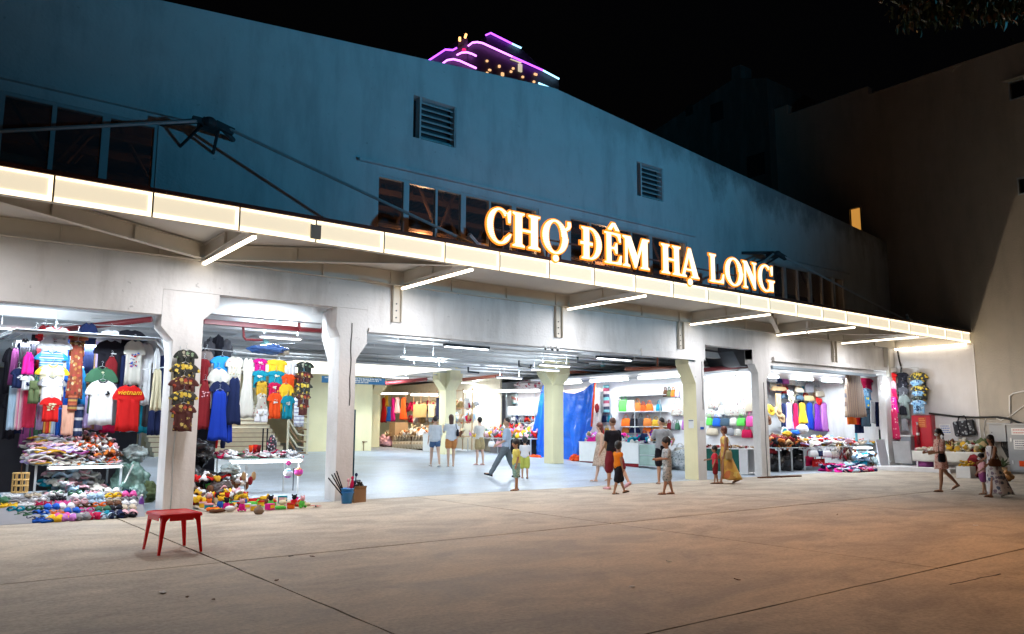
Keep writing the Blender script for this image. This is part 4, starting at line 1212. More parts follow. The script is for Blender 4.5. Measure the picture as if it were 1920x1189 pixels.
F_floral = spotty('print_floral', (.62, .58, .50), [(.5, .3, .1), (.6, .2, .2), (.3, .35, .2)], 16, .25)
F_redflower = spotty('print_redflower', (.62, .02, .08), [(.8, .8, .6), (.80, .60, .12), (.62, .02, .08), (.62, .02, .08)], 5, .30)
F_blueflow = spotty('print_blueflower', (.25, .50, .75), [(.70, .80, .88), (.05, .12, .35), (.55, .70, .80)], 14, .4)
F_yelblack = spotty('print_yellow_black', (.02, .02, .02), [(.78, .55, .03), (.70, .50, .05), (.78, .60, .08)], 12, .46)
F_pinkfloral = spotty('print_pink_floral', (.66, .38, .32), [(.40, .06, .05), (.72, .60, .50), (.50, .15, .12)], 30, .40)
F_greyfloral = spotty('print_grey_floral', (.62, .62, .64), [(.20, .17, .24), (.35, .28, .32), (.10, .14, .22), (.62, .62, .64)], 9, .45)
F_camo = spotty('print_leafy_grey', (.42, .45, .47), [(.12, .17, .16), (.22, .26, .28), (.55, .56, .55)], 18, .40)
F_brownfloral = spotty('print_small_brown', (.48, .36, .28), [(.20, .10, .07), (.60, .48, .38)], 34, .33)
F_tote = spotty('print_tote', (.46, .43, .38), [(.35, .05, .06), (.06, .06, .08), (.50, .30, .15), (.72, .70, .64)], 14, .30)
F_plaid = stripes('plaid_brown', [(.36, .25, .17), (.48, .38, .29), (.18, .11, .09), (.42, .30, .22), (.12, .10, .12)], .02, axis=0)
F_tartan = stripes('stripe_awning', [(.60, .20, .16), (.62, .64, .60), (.20, .38, .36), (.62, .64, .60)], .12, skew=.5)
F_navystripe = stripes('navy_stripe', [(.015, .03, .10), (.015, .03, .10), (.6, .6, .62), (.015, .03, .10)], .05)
F_pinkstripe = stripes('pink_stripe', [(.75, .45, .55), (.70, .20, .35), (.75, .60, .62)], .02, axis=0)

G1 = 'garments hanging at the left clothing stall'
def s1(kind, box, label, mm, Y, **kw): return garment(kind, box, label, mm, 'Y', Y, group=G1, **kw)
W = K
s1('tee', (72, 612, 141, 672), 'raglan t-shirt with red sleeves, topmost of the left column of the first stall', W['white'], 16.75, trim=W['red'], prt=blob_print([W['red']], 0, -.45, .10, .03, 6))
s1('tee', (68, 634, 139, 696), 'plain white t-shirt below the red sleeved raglan shirt', W['white'], 16.68, prt=blob_print([W['grey']], 0, -.12, .03, .02, 3))
s1('tee', (65, 657, 131, 712), 'turquoise v-neck t-shirt with navy and white stripes', F_bluestripe, 16.61, trim=K['skyblue'], neck=.10)
s1('tee', (66, 683, 133, 744), 'pale yellow t-shirt with mustard sleeves in the left column', K['cream'], 16.54, trim=K['yellow'])
s1('tee', (71, 705, 127, 762), 'pale grey t-shirt with dark ringed v-neck in the left column', W['white'], 16.47, trim=W['grey'], neck=.12)
s1('tee', (75, 744, 119, 791), 'small red child t-shirt, lowest of the left column', W['red'], 16.40, prt=blob_print([K['tan'], K['cream']], 0, -.42, .16, .16, 16))
s1('tee', (68, 608, 104, 690), 'dark maroon t-shirt half hidden behind the raglan shirt', W['maroon'], 16.9)
s1('kurta', (18, 652, 42, 722), 'dusky purple jacket hanging at the far left edge of the first stall', W['plum'], 17.0, fold=.03)
s1('kurta', (34, 634, 62, 708), 'olive grey jacket hanging between the purple one and the pink top', W['darkgrey'], 16.9, fold=.03)
s1('kurta', (56, 615, 80, 700), 'black long jacket hanging behind the raglan shirt', W['black'], 16.95, fold=.03)
s1('tank', (42, 660, 68, 702), 'bright pink sleeveless top among dark jackets', W['hotpink'], 16.7)
s1('tee', (20, 690, 52, 728), 'navy t-shirt with white ring print at the left edge', W['navy'], 16.75, prt=blob_print([W['white']], .05, -.45, .12, .08, 6))
s1('tee', (38, 704, 66, 732), 'white t-shirt with a navy block at the front, left of the olive shorts', W['white'], 16.7, prt=blob_print([W['navy']], .1, -.6, .12, .10, 8))
s1('shorts', (54, 714, 76, 757), 'olive green shorts clipped beside the ringed grey shirt', W['olive'], 16.5)
s1('cloth', (32, 728, 50, 806), 'pale pink towel with white stripes hanging left of the red flower cloth', F_pinkstripe, 16.85, fold=.03)
s1('cloth', (18, 724, 34, 806), 'light blue towel hanging at the left end', W['paleblue'], 16.9, fold=.03)
s1('cloth', (46, 728, 71, 802), 'red beach cloth with white and yellow flowers', F_redflower, 16.8, fold=.02)
s1('cloth', (70, 755, 84, 806), 'lilac towel hanging between the red cloth and the orange one', W['lavender'], 16.86, fold=.03)
s1('cloth', (83, 770, 98, 812), 'red and yellow striped cloth hanging under the small red shirt', stripes('stripe_redyel', [(.65, .03, .02), (.75, .50, .10), (.65, .08, .03)], .03, axis=0), 16.7, fold=.03)
s1('cloth', (96, 768, 110, 814), 'pale blue cloth hanging under the small red shirt', W['paleblue'], 16.84, fold=.03)
s1('cloth', (107, 765, 119, 816), 'cobalt blue towel hanging right of the small red shirt', W['blue'], 16.8, fold=.02)
s1('cloth', (117, 760, 141, 816), 'peach towel with white fringe on top', W['peach'], 16.7, fold=.02)
s1('cloth', (141, 758, 158, 818), 'navy towel with three white bands', F_navystripe, 16.8, fold=.02)
s1('kurta', (156, 740, 176, 802), 'lavender tunic partly hidden by the white polo shirt', W['lavender'], 16.86)
s1('kurta', (128, 640, 165, 748), 'long brown and red ethnic print cloth dress hanging in the middle', F_ethnic, 16.7, fold=.03)
s1('tee', (126, 622, 168, 668), 'brown patterned shirt with gold motifs above the ethnic dress', F_ethnic2, 16.78)
s1('cloth', (128, 742, 146, 770), 'small striped woven cloth under the ethnic dress', F_ethnic2, 16.66, fold=.02)
s1('tee', (146, 604, 188, 700), 'large navy t-shirt hanging highest in the middle of the stall', W['navy'], 16.95, thick=.08)
s1('tank', (140, 688, 166, 760), 'bright azure top peeking out left of the green polo', W['skyblue'], 16.85)
s1('tee', (182, 617, 236, 692), 'plain white t-shirt behind the black one in the middle', W['white'], 16.9)
s1('tee', (176, 637, 240, 720), 'black t-shirt with small white marks on the chest', W['black'], 16.75, prt=blob_print([W['white']], .1, -.32, .05, .02, 4))
s1('tank', (196, 668, 224, 716), 'dark maroon top overlapping the black t-shirt', W['maroon'], 16.68)
s1('tee', (218, 664, 252, 748), 'dark navy t-shirt hanging right of the green polo', W['navy'], 16.78)
s1('polo', (160, 688, 224, 775), 'dark green polo shirt with pale emblem at the neck', W['green'], 16.62, prt=blob_print([W['cream']], 0, -.12, .03, .03, 5))
s1('polo', (161, 712, 225, 797), 'white polo shirt with small black bird emblem, front of the stall', W['white'], 16.50, trim=W['darkgrey'], prt=blob_print([W['black']], .16, -.30, .04, .03, 9))
s1('tee', (216, 618, 276, 664), 'black t-shirt hanging highest at the right of the stall', W['black'], 16.9)
s1('tee', (231, 637, 276, 722), 'pale grey t-shirt with red and blue print', W['offwhite'], 16.75, prt=blob_print([W['red'], W['blue'], W['grey']], 0, -.45, .20, .16, 30))
s1('tee', (260, 640, 292, 760), 'long white t-shirt behind the printed grey one', W['white'], 16.9)
s1('tee', (212, 721, 274, 809), 'red t-shirt with yellow lettering vietnam', W['red'], 16.48, prt=text_print('vietnam', K['yellow'], .135, 0, -.22))
s1('tank', (288, 652, 303, 700), 'white strap top hanging alone right of the white t-shirts', W['white'], 16.5)
s1('kurta', (283, 690, 309, 770), 'cream blouse hanging twisted near the aluminium post', W['cream'], 16.45, fold=.04)
s1('shorts', (280, 735, 306, 816), 'navy long shorts hanging under the cream blouse', W['navy'], 16.6)
s1('tee', (268, 690, 298, 800), 'dark t-shirt hanging in shade behind the navy shorts', W['darkgrey'], 17.1)
s1('tee', (290, 650, 316, 745), 'navy patterned shirt next to the aluminium post', W['navy'], 17.2)

r9 = random.Random(9); nb_ = ['black', 'navy', 'plum', 'green', 'darkgrey', 'maroon', 'blue', 'offwhite', 'olive', 'tan', 'lavender', 'crimson', 'grey', 'paleblue', 'brown', 'teal', 'beige', 'white']
for i, cn_ in enumerate(nb_):
    x_ = 6 + i * 17 + r9.uniform(-4, 4); y_ = r9.uniform(640, 668) if x_ < 90 else r9.uniform(622, 650)
    for j in range(2): s1(r9.choice(['tee', 'kurta']), (x_, y_ + 85 * j, x_ + 34, y_ + 85 * j + 88), f"{cn_.replace('darkgrey', 'dark grey').replace('offwhite', 'off-white').replace('paleblue', 'pale blue')} garment half hidden in the {'upper' if j == 0 else 'lower'} back row of the first stall", K[cn_], 17.35 + .05 * j, name='garment', cat='garment')
GF = 'fruit print shirts stacked on hangers'
fr = [(F_pine, 'black shirt with pineapple leaf print'), (F_banana, 'black shirt with yellow banana print'), (F_avocado, 'dark red shirt with avocado print'), (F_banana, 'shirt with yellow banana slices'), (F_avocado, 'brown shirt with avocado halves')]
pos = ['topmost', 'second', 'third', 'fourth', 'lowest']
for k, (b_, (mm, lb)) in enumerate(zip([(326, 655, 373, 706), (318, 680, 377, 736), (316, 706, 375, 760), (317, 732, 373, 784), (319, 756, 370, 809)], fr)):
    garment('tee', b_, lb + ', ' + pos[k] + ' in the column on the front pillar', mm, 'Y', 14.72 - .05 * k, group=GF, thick=.06)
for k, (b_, (mm, lb)) in enumerate(zip([(553, 678, 590, 712), (552, 697, 588, 730), (552, 717, 587, 748), (555, 738, 584, 764), (557, 756, 580, 779)], [fr[0], fr[2], fr[1], fr[4], fr[2]])):
    garment('tee', b_, lb + ', ' + pos[k] + ' beside the yellow child shirts', mm, 'Y', 16.9 - .05 * k, group=GF, thick=.06)

G2 = 'garments hanging in the narrow second bay'
def s2(kind, box, label, mm, Y, **kw): return garment(kind, box, label, mm, 'Y', Y, group=G2, **kw)
s2('tee', (374, 655, 402, 720), 'grey brown t-shirt beside the pillar in the second bay', cloth_mat('taupe', (.22, .18, .17)), 17.0)
s2('tee', (371, 672, 396, 720), 'dark maroon t-shirt above the red tank top', W['maroon'], 16.9)
s2('tank', (371, 712, 399, 805), 'long dark red tank top hanging beside the fruit print column', W['maroon'], 16.8, prt=blob_print([W['palepink']], 0, -.3, .2, .06, 8))
s2('tee', (394, 667, 440, 712), 'bright azure t-shirt on a blue hanger', W['skyblue'], 16.95)
s2('tee', (389, 690, 432, 766), 'cream t-shirt under the azure one', W['offwhite'], 16.88)
s2('tee', (392, 714, 434, 776), 'navy t-shirt in front of the cream one', W['navy'], 16.8)
s2('kurta', (391, 730, 434, 826), 'royal blue long shirt, lowest and largest blue garment of the bay', W['royal'], 16.72, fold=.03, thick=.08)
s2('tee', (422, 668, 460, 728), 'cream blouse with small flowers', F_floral, 16.9)
s2('kurta', (424, 706, 458, 796), 'navy dress hanging under the flowered blouse', W['navy'], 16.84, fold=.03)
s2('kurta', (420, 740, 440, 830), 'dark blue skirt hanging behind the royal blue shirt', W['royal'], 16.9, fold=.03)
s2('dress', (450, 670, 482, 784), 'long tiered off-white dress beside the child shirts', W['offwhite'], 16.86, fold=.03)
kid = [('tee', (473, 672, 504, 699), 'magenta child t-shirt, top left of the child shirt wall', W['magenta']), ('tee', (497, 674, 542, 704), 'bright yellow t-shirt at the top of the child shirt wall', W['yellow']), ('tee', (534, 677, 558, 704), 'white child t-shirt, top right of the child shirt wall', W['white']),
       ('tee', (471, 694, 504, 727), 'teal child t-shirt under the magenta one', W['teal']), ('tee', (499, 695, 537, 722), 'teal child t-shirt under the bright yellow one', W['teal']), ('tee', (524, 701, 557, 730), 'orange child t-shirt under the white one', W['orangered']),
       ('tee', (477, 714, 505, 742), 'mustard yellow child t-shirt with dark hood trim', W['mustard']), ('tee', (500, 717, 529, 746), 'dark red child t-shirt in the centre of the child shirt wall', W['crimson']), ('tee', (519, 719, 553, 772), 'pale yellow child t-shirt above the teal one', W['yellow']),
       ('tee', (501, 736, 531, 785), 'orange red child t-shirt with small print, bottom of the wall', W['orangered']), ('tee', (526, 741, 554, 786), 'teal child t-shirt with white print, bottom right of the wall', W['teal']), ('dress', (476, 738, 506, 780), 'white child dress with lace print under the mustard shirt', F_tote)]
for i, (k_, b_, lb, mm) in enumerate(kid):
    pr_ = blob_print([W['cream'], W['white']], 0, -.35, .12, .08, 8) if i in (9, 10, 0, 3, 4, 7) else None
    s2(k_, b_, lb, mm, 16.9 - .03 * (i // 3), prt=pr_, trim=K['black'] if i == 6 else None)
s2('shorts', (477, 768, 504, 792), 'white child shorts under the lace print dress', W['white'], 16.8)
s2('cloth', (552, 745, 572, 800), 'white and grey striped cloth hanging over the stair balustrade', stripes('thin_stripe', [(.7, .7, .72), (.7, .7, .72), (.3, .3, .4)], .03), 18.5, fold=.03)
mb = MB(); a, b_ = atY(372, 652, 16.9), atY(592, 676, 16.9); mb.tube([a, b_], .014, 6)
o = tag(mb.build('clothes_rail', M_chrome, None, smooth=True), 'thin steel rail carrying the clothes of the second bay', 'clothes rail')
mb = MB(); a, b_ = atY(20, 655, 17.0), atY(310, 622, 17.0); mb.tube([atY(15, 640, 17), atY(80, 606, 17), atY(305, 614, 17)], .014, 6)
tag(mb.build('clothes_rail', M_chrome, None, smooth=True), 'steel rail along the top of the left clothing stall', 'clothes rail')
mb = MB(); mb.tube([atY(262, 693, 16.6), atY(318, 688, 16.6)], .012, 6); tag(mb.build('clothes_rail', M_chrome, None, smooth=True), 'short rail between the aluminium post and the white t-shirts', 'clothes rail')

# rack bags and blue bundle at the top of bay two
def lump(name, label, cat, c, r, mm, n=9, group=None, amp=.25, seed=0):
    bm = bmesh.new(); bmesh.ops.create_icosphere(bm, subdivisions=4 if r[0] > .12 else 3, radius=1)
    for v in bm.verts:
        d = mnoise.noise(v.co * 1.7 + Vector((seed * 3.1, seed, 0))) * amp * 1.3 + mnoise.noise(v.co * 4.3 + Vector((seed, 0, seed))) * amp * .6 - abs(mnoise.noise(v.co * 7 + Vector((0, seed, seed)))) * amp * .9
        v.co = Vector((v.co.x * r[0], v.co.y * r[1], v.co.z * r[2])) * (1 + d)
    me = bpy.data.meshes.new(name); bm.to_mesh(me); bm.free(); me.materials.append(mm)
    for p in me.polygons: p.use_smooth = True
    o = bpy.data.objects.new(name, me); col.objects.link(o); o.location = c
    return tag(o, label, cat, group)
M_plast = mat('blue_plastic_wrap', (.06, .14, .38), .2, var=.3); M_bagblk = mat('black_plastic_bag', (.012, .012, .014), .25, var=.4, bump=.6, bscale=9)
M_clear = mat('clear_plastic_bag', (.35, .42, .42), .15, var=.35, scale=9, bump=.9, bscale=14)
M_clearg = mat('greenish_plastic_bag', (.16, .28, .24), .2, var=.5, scale=11, bump=.9, bscale=16)
lump('plastic_bundle', 'blue plastic wrapped bundle lying on the rack above the child shirts', 'bundle', atY(502, 655, 17.3), (.42, .2, .12), M_plast, seed=2)
for k, (x, y) in enumerate(((392, 655), (408, 650), (424, 656))):
    lump('hanging_bag', ['dark grey bag hung at the upper left corner of the second bay', 'black bag hung in the middle of the upper left corner of the second bay', 'dark bag hung right in the upper left corner of the second bay'][k], 'bag', atY(x, y, 17.4), (.13, .1, .24), [W['darkgrey'], W['black'], W['darkgrey']][k], seed=k + 5, group='dark bags above the second bay')
lump('hanging_bag', 'pale plastic wrapped parcel beside the blue bundle', 'bag', atY(530, 659, 17.4), (.15, .12, .10), W['beige'], seed=9)

# ---------------------------------------------------------------- stall frames
M_ptop = mat('stall_roof_sheet', (.68, .74, .80), .25, var=.08, scale=2, bump=.3, bscale=6)
def tube_lamp(label, a, b_, p=0, r=.018, group='fluorescent tubes lighting the stalls', colr=COOL):
    a, b_ = Vector(a), Vector(b_)
    t = thing('fluorescent_tube', label, 'fluorescent tube', a, 0, group)
    d = b_ - a
    mb = MB(); mb.tube([Vector((0, 0, 0)), d], r, 8); mb.build('tube', M_tube, t)
    mb = MB(); mb.tube([-d * .03, d * .0], r * 1.15, 8); mb.tube([d, d * 1.03], r * 1.15, 8); mb.build('end_cap', M_white, t)
    if p:
        l = lamp('tube_light', 'AREA', (a + b_) / 2 + Vector((0, -.03, -.03)), p, colr, size=d.length, size_y=.06)
        fl = -1 if a.z > 2 else 1; zax = Vector((0, .55 * fl, .83)) if abs(d.x) > abs(d.y) else Vector((.65 * fl, 0, .76))
        xax = d.normalized(); yax = zax.cross(xax).normalized(); zax = xax.cross(yax)
        M_ = Matrix((xax, yax, zax)).transposed().to_4x4(); M_.translation = l.location; l.matrix_world = M_
    return t
st1 = thing('market_stall', 'aluminium framed clothing stall with plastic roof and glass table at the left', 'market stall', (0, 0, 0))
xr = atY(306, 800, 16.2).x
for (x, y) in ((xr, 16.2), (xr, 18.0), (1.05, 16.2), (1.05, 18.0)):
    mb = MB(); mb.b2(x - .025, x + .025, y - .025, y + .025, fz(y), 3.05 if x > 2 else 2.75); mb.build('post', M_alu, st1)
mb = MB()
zt = 3.12
mb.tube([(1.5, 16.2, zt), (xr - .25, 16.2, zt), (xr, 16.2, 2.85)], .022, 6); mb.tube([(.4, 16.2, 2.55), (1.5, 16.2, zt)], .022, 6)
mb.tube([(1.5, 18.0, zt), (xr - .25, 18.0, zt), (xr, 18.0, 2.85)], .022, 6); mb.tube([(.4, 18, 2.55), (1.5, 18, zt)], .022, 6)
for x, z in ((1.5, zt), (xr - .25, zt), (.4, 2.55)): mb.tube([(x, 16.2, z), (x, 18, z)], .018, 6)
mb.build('roof_frame', M_alu, st1)
mb = MB(); mb.add([(.3, 16.0, 2.52), (1.5, 16.0, zt + .03), (xr - .2, 16.0, zt + .03), (xr + .05, 16.0, 2.88), (.3, 18.2, 2.56), (1.5, 18.2, zt + .06), (xr - .2, 18.2, zt + .06), (xr + .05, 18.2, 2.9)] +
    [(.3, 16.0, 2.51), (1.5, 16.0, zt + .02), (xr - .2, 16.0, zt + .02), (xr + .05, 16.0, 2.87), (.3, 18.2, 2.55), (1.5, 18.2, zt + .05), (xr - .2, 18.2, zt + .05), (xr + .05, 18.2, 2.89)],
    [(0, 1, 5, 4), (1, 2, 6, 5), (2, 3, 7, 6), (8, 12, 13, 9), (9, 13, 14, 10), (10, 14, 15, 11), (0, 8, 9, 1), (1, 9, 10, 2), (2, 10, 11, 3)]); mb.build('roof_sheet', M_ptop, st1)
# side curtain of dark cloth and table
tz = .78
tl, tr = atY(62, 868, 16.25), atY(238, 868, 16.25)
mb = MB(); mb.b2(tl.x, tr.x, 16.25, 17.6, tz, tz + .015); mb.build('table_top', mat('stall_glass', (.35, .45, .45), .08, var=.05), st1)
for (x, y) in ((tl.x + .06, 16.3), (tr.x - .08, 16.3), (tl.x + .06, 17.5), (tr.x - .08, 17.5)):
    mb = MB(); mb.b2(x - .018, x + .018, y - .018, y + .018, fz(y), tz - .001); mb.build('leg', M_alu, st1)
mb = MB(); mb.tube([(tr.x - .08, 16.3, .25), (tr.x + .12, 16.28, tz - .02)], .016, 6); mb.build('brace', M_white, st1)
mb = MB(); mb.b2(.4, xr, 18.25, 18.28, .2, 2.6); mb.build('back_cloth', W['darkgrey'], st1)
tube_lamp('fluorescent tube lit under the glass table of the first stall', (tl.x + .25, 16.22, tz - .05), (tr.x - .1, 16.22, tz - .05), 16, .022)
tube_lamp('fluorescent tube under the roof of the first stall', (1.6, 16.9, 3.0), (3.2, 16.9, 3.0), 60)
hall_lamp(2.2, 16.02, 3.2, 26, COOL, 1.6, .1)
lamp('tube_light', 'AREA', (2.4, 15.3, 3.36), 85, COOL, target=(2.3, 16.6, 1.3), size=1.8, size_y=.15)
lamp('tube_light', 'AREA', (5.9, 15.5, 3.75), 75, COOL, target=(5.9, 16.8, 1.6), size=1.5, size_y=.15)

# heaps (nobody could count these)
def heap(name, label, cat, area, n, mats_, zf, size=(.24, .18, .03), jit=.35, kind='stuff', parent=None, seed=1):
    """area: (x0,x1,y0,y1); zf(x,y): height; folded cloths and packets lying loose"""
    r = random.Random(seed); mb = MB()
    for k in range(n):
        x = r.uniform(area[0], area[1]); y = r.uniform(area[2], area[3])
        sx, sy, sz = [s_ * r.uniform(.6, 1.3) for s_ in size]
        c = Vector((x, y, zf(x, y, r)))
        rz = r.uniform(-1, 1) * jit * 3
        M_ = Euler((r.uniform(-1, 1) * jit, r.uniform(-1, 1) * jit, rz)).to_matrix()
        N_ = 5; vs = []; mi = r.randrange(len(mats_)); ph = r.uniform(0, 6)
        for s_ in (1, -1):
            for i in range(N_):
                for j in range(4):
                    u, v = i / (N_ - 1) - .5, j / 3 - .5
                    rr = 1 - .25 * (abs(u * 2) ** 3) * (abs(v * 2) ** 2)
                    vs.append(c + M_ @ Vector((u * sx * rr, v * sy * rr, s_ * sz / 2 * (1 - .5 * max(abs(u), abs(v)) * 2 * .8) + sz * .7 * math.sin(ph + 6 * u + 3 * v))))
        o_ = N_ * 4; fs = []
        for i in range(N_ - 1):
            for j in range(3):
                a = i * 4 + j
                fs.append((a, a + 4, a + 5, a + 1)); fs.append((o_ + a, o_ + a + 1, o_ + a + 5, o_ + a + 4))
        for i in range(N_ - 1):
            a = i * 4; fs.append((a, o_ + a, o_ + a + 4, a + 4)); a += 3; fs.append((a, a + 4, o_ + a + 4, o_ + a))
        for j in range(3):
            fs.append((j, j + 1, o_ + j + 1, o_ + j)); a = (N_ - 1) * 4 + j; fs.append((a, o_ + a, o_ + a + 1, a + 1))
        mb.add(vs, fs, mi)
    o = mb.build(name, mats_, parent, smooth=True)
    return tag(o, label, cat if not parent else None, None, kind)
def pile(z0, h, x0, x1, y0, y1):
    def f(x, y, r):
        u = (x - x0) / (x1 - x0) * 2 - 1; v = (y - y0) / (y1 - y0)
        e = (1 - abs(u) ** 4) * (.35 + .65 * v)
        return z0 + .02 + r.random() * h * e
    return f
ta = (tl.x + .05, tr.x - .1, 16.28, 17.5)
xm_ = (ta[0] + ta[1]) / 2
heap('folded_cloths', 'pile of folded white, lilac and mustard cloths on the glass table of the first stall', 'cloth pile', (ta[0], xm_, 16.3, 17.4), 300, [W['white'], W['offwhite'], W['lavender'], W['mustard'], W['palepink'], W['white'], W['plum']], pile(tz, .55, ta[0] - .2, xm_ + .3, 16.25, 17.5), (.34, .22, .035), .12, seed=4)
heap('souvenir_heap', 'heap of small orange, white and silver souvenirs on the glass table', 'souvenirs', (xm_ - .1, ta[1], 16.3, 17.4), 480, [W['orangered'], W['white'], W['offwhite'], W['brown'], W['orangebag'], W['grey'], W['palepink'], W['white']], pile(tz, .60, xm_ - .4, ta[1] + .3, 16.25, 17.5), (.13, .08, .035), .6, seed=5)
heap('trinket_row', 'loose pale trinkets and bracelets along the front of the glass table', 'souvenirs', (ta[0] + .2, ta[1], 16.26, 16.6), 170, [W['white'], W['offwhite'], W['grey'], W['brown'], W['palepink'], W['beige'], W['paleblue']], pile(tz, .10, ta[0], ta[1], 16.0, 16.8), (.16, .06, .02), .5, seed=6)
heap('hat_heap', 'heap of greenish white caps and slippers under the glass table', 'caps', (ta[0] + .25, ta[1] - .05, 16.5, 17.3), 170, [W['white'], W['offwhite'], W['green'], W['paleblue'], W['palepink'], W['white'], W['teal']], pile(.02, .8, ta[0], ta[1], 16.2, 17.4), (.30, .18, .05), .4, seed=7)
for k, (x, y, z, r_, mm, lb) in enumerate([(3.62, 16.6, .36, (.34, .32, .40), M_clearg, 'big green tinted plastic bag bulging beside the glass table'), (3.72, 16.9, .92, (.26, .26, .16), M_clear, 'clear plastic bag heaped on the right end of the stall table'), (3.35, 16.85, .90, (.16, .16, .18), W['darkgrey'], 'round dark grey helmet bag on the stall table'),
        (3.9, 16.5, .22, (.22, .25, .22), W['olive'], 'olive sack slumped at the foot of the aluminium post'), (.95, 16.3, .25, (.3, .3, .28), W['maroon'], 'dark red bag under the left end of the stall table'), (3.55, 15.9, .20, (.2, .3, .2), M_clearg, 'small green tinted plastic bag on the ground by the shoes')]):
    lump('plastic_bag' if 'plastic' in lb else 'bag', lb, 'bag', (x, y, z), r_, mm, seed=k + 20, amp=.35)
# basket cage, bottle, twig
t = thing('bamboo_basket', 'small bamboo cage lantern hanging at the left front of the glass table', 'basket', atY(38, 905, 16.1))
mb = MB()
for k in range(9):
    a = 2 * math.pi * k / 9; mb.tube([(.12 * math.cos(a), .12 * math.sin(a), -.16), (.12 * math.cos(a), .12 * math.sin(a), .16)], .010, 5)
for z in (-.16, -.05, .05, .16): mb.tube([(.12 * math.cos(2 * math.pi * j / 12), .12 * math.sin(2 * math.pi * j / 12), z) for j in range(12)], .012, 5, closed=True)
mb.build('slats', mat('bamboo', (.62, .40, .14), .6), t); mb = MB(); mb.tube([(0, 0, .16), (0, 0, .32)], .006, 5); mb.build('cord', W['brown'], t)
t = thing('bottle', 'purple bottle standing on the ground near the foot of the aluminium post', 'bottle', atZ(264, 960))
mb = MB(); mb.lathe([(0, 0), (.042, 0), (.045, .02), (.045, .19), (.03, .23), (.018, .25), (.018, .27), (0, .27)], n=14); mb.build('body', mat('purple_plastic', (.16, .05, .30), .3), t, smooth=True)
mb = MB(); mb.lathe([(.02, .27), (.022, .275), (.02, .30), (0, .305)], n=12); mb.build('cap', M_white, t, smooth=True)

# ---------------------------------------------------------------- shoes on the ground
def shoe_clog(mi_=0):
    mb = MB(); rings = []
    # sole outline along x (length .26)
    def hw(u): return .045 * (math.sin(math.pi * min(1, max(0, u * .9 + .08))) ** .5) * (1.12 if u > .5 else 1.0)
    for z, s_ in ((0, .94), (.012, 1.0), (.028, 1.0)):
        rings.append([( (.13 * math.cos(a)) * s_, hw((math.cos(a) + 1) / 2) * (1 if math.sin(a) >= 0 else -1) * abs(math.sin(a)) ** .6 * 1.05 * s_, z) for a in [2 * math.pi * k / 18 for k in range(18)]])
    mb.loft(rings)
    return mb
cl = shoe_clog()
vs = []
cl.loft([[(.015 + .105 * q, .048 * math.cos(a) * (1 - .35 * q * q), .028 + .052 * math.sin(a) * (1 - .62 * q)) for a in [math.pi * k / 8 for k in range(9)] + [0]] for q in (0, .35, .7, 1.0)])
cl.loft([[(-.125 + .03 * q, .040 * math.cos(a), .028 + .026 * math.sin(a)) for a in [math.pi * k / 8 for k in range(9)] + [0]] for q in (0, 1)])
P_clog = cl.build('proto_clog', W['pink'], None, True)
sl_ = shoe_clog()
sl_.loft([[(.01 + .075 * q, .049 * math.cos(a), .020 + .045 * math.sin(a)) for a in [math.pi * k / 8 for k in range(9)]] + [(.01 + .075 * q, .043 * math.cos(a), .018 + .039 * math.sin(a)) for a in [math.pi * k / 8 for k in range(8, -1, -1)]] for q in (0, 1.0)])
P_slide = sl_.build('proto_slide', W['blue'], None, True)
fl_ = shoe_clog()
fl_.tube([(.075, 0, .03), (.03, .038, .05), (-.03, .042, .028)], .006, 5); fl_.tube([(.075, 0, .03), (.03, -.038, .05), (-.03, -.042, .028)], .006, 5)
P_flip = fl_.build('proto_flip', W['green'], None, True)
cols_shoe = {'white': W['white'], 'pink': W['pink'], 'blue': W['blue'], 'navy': W['navy'], 'yellow': W['yellow'], 'black': W['black'], 'green': W['green'], 'pale blue': W['paleblue'], 'lilac': W['lilac'], 'crimson': W['crimson'],
             'beige': W['beige'], 'grey': W['grey'], 'pale pink': W['palepink'], 'orange': W['orange'], 'teal': W['teal'], 'brown': W['brown']}
protos = {'clogs': P_clog, 'slides': P_slide, 'flip-flops': P_flip}
rowsd = [['blue flip-flops', 'yellow clogs', 'lilac clogs', 'grey clogs', 'crimson clogs', 'pale blue slides', 'navy slides', 'black slides'],
         ['navy flip-flops', 'pale blue slides', 'pink clogs', 'white slides', 'crimson slides', 'teal clogs', 'navy clogs', 'pale pink clogs'],
         ['green flip-flops', 'blue slides', 'orange flip-flops', 'blue clogs', 'pink slides', 'green clogs', 'black clogs', 'beige clogs'],
         ['teal slides', 'green slides', 'blue clogs', 'white clogs', 'brown slides', 'orange slides', 'brown clogs', 'white clogs'],
         ['yellow flip-flops', 'white flip-flops', 'crimson flip-flops', 'pink flip-flops', 'pale pink slides', 'pale blue flip-flops', 'beige slides', 'grey slides'],
         ['green clogs', 'grey flip-flops', 'white slides', 'black flip-flops', 'white clogs', 'pale blue clogs', 'yellow slides', 'pink clogs'],
         ['teal flip-flops', 'white flip-flops', 'beige flip-flops', 'white slides', 'green slides', 'pale pink flip-flops', 'white clogs', 'navy flip-flops']]
rn = ['front', 'second', 'third', 'fourth', 'fifth', 'sixth', 'rear']
a0, a1 = atZ(84, 979), atZ(240, 970)
first = set()
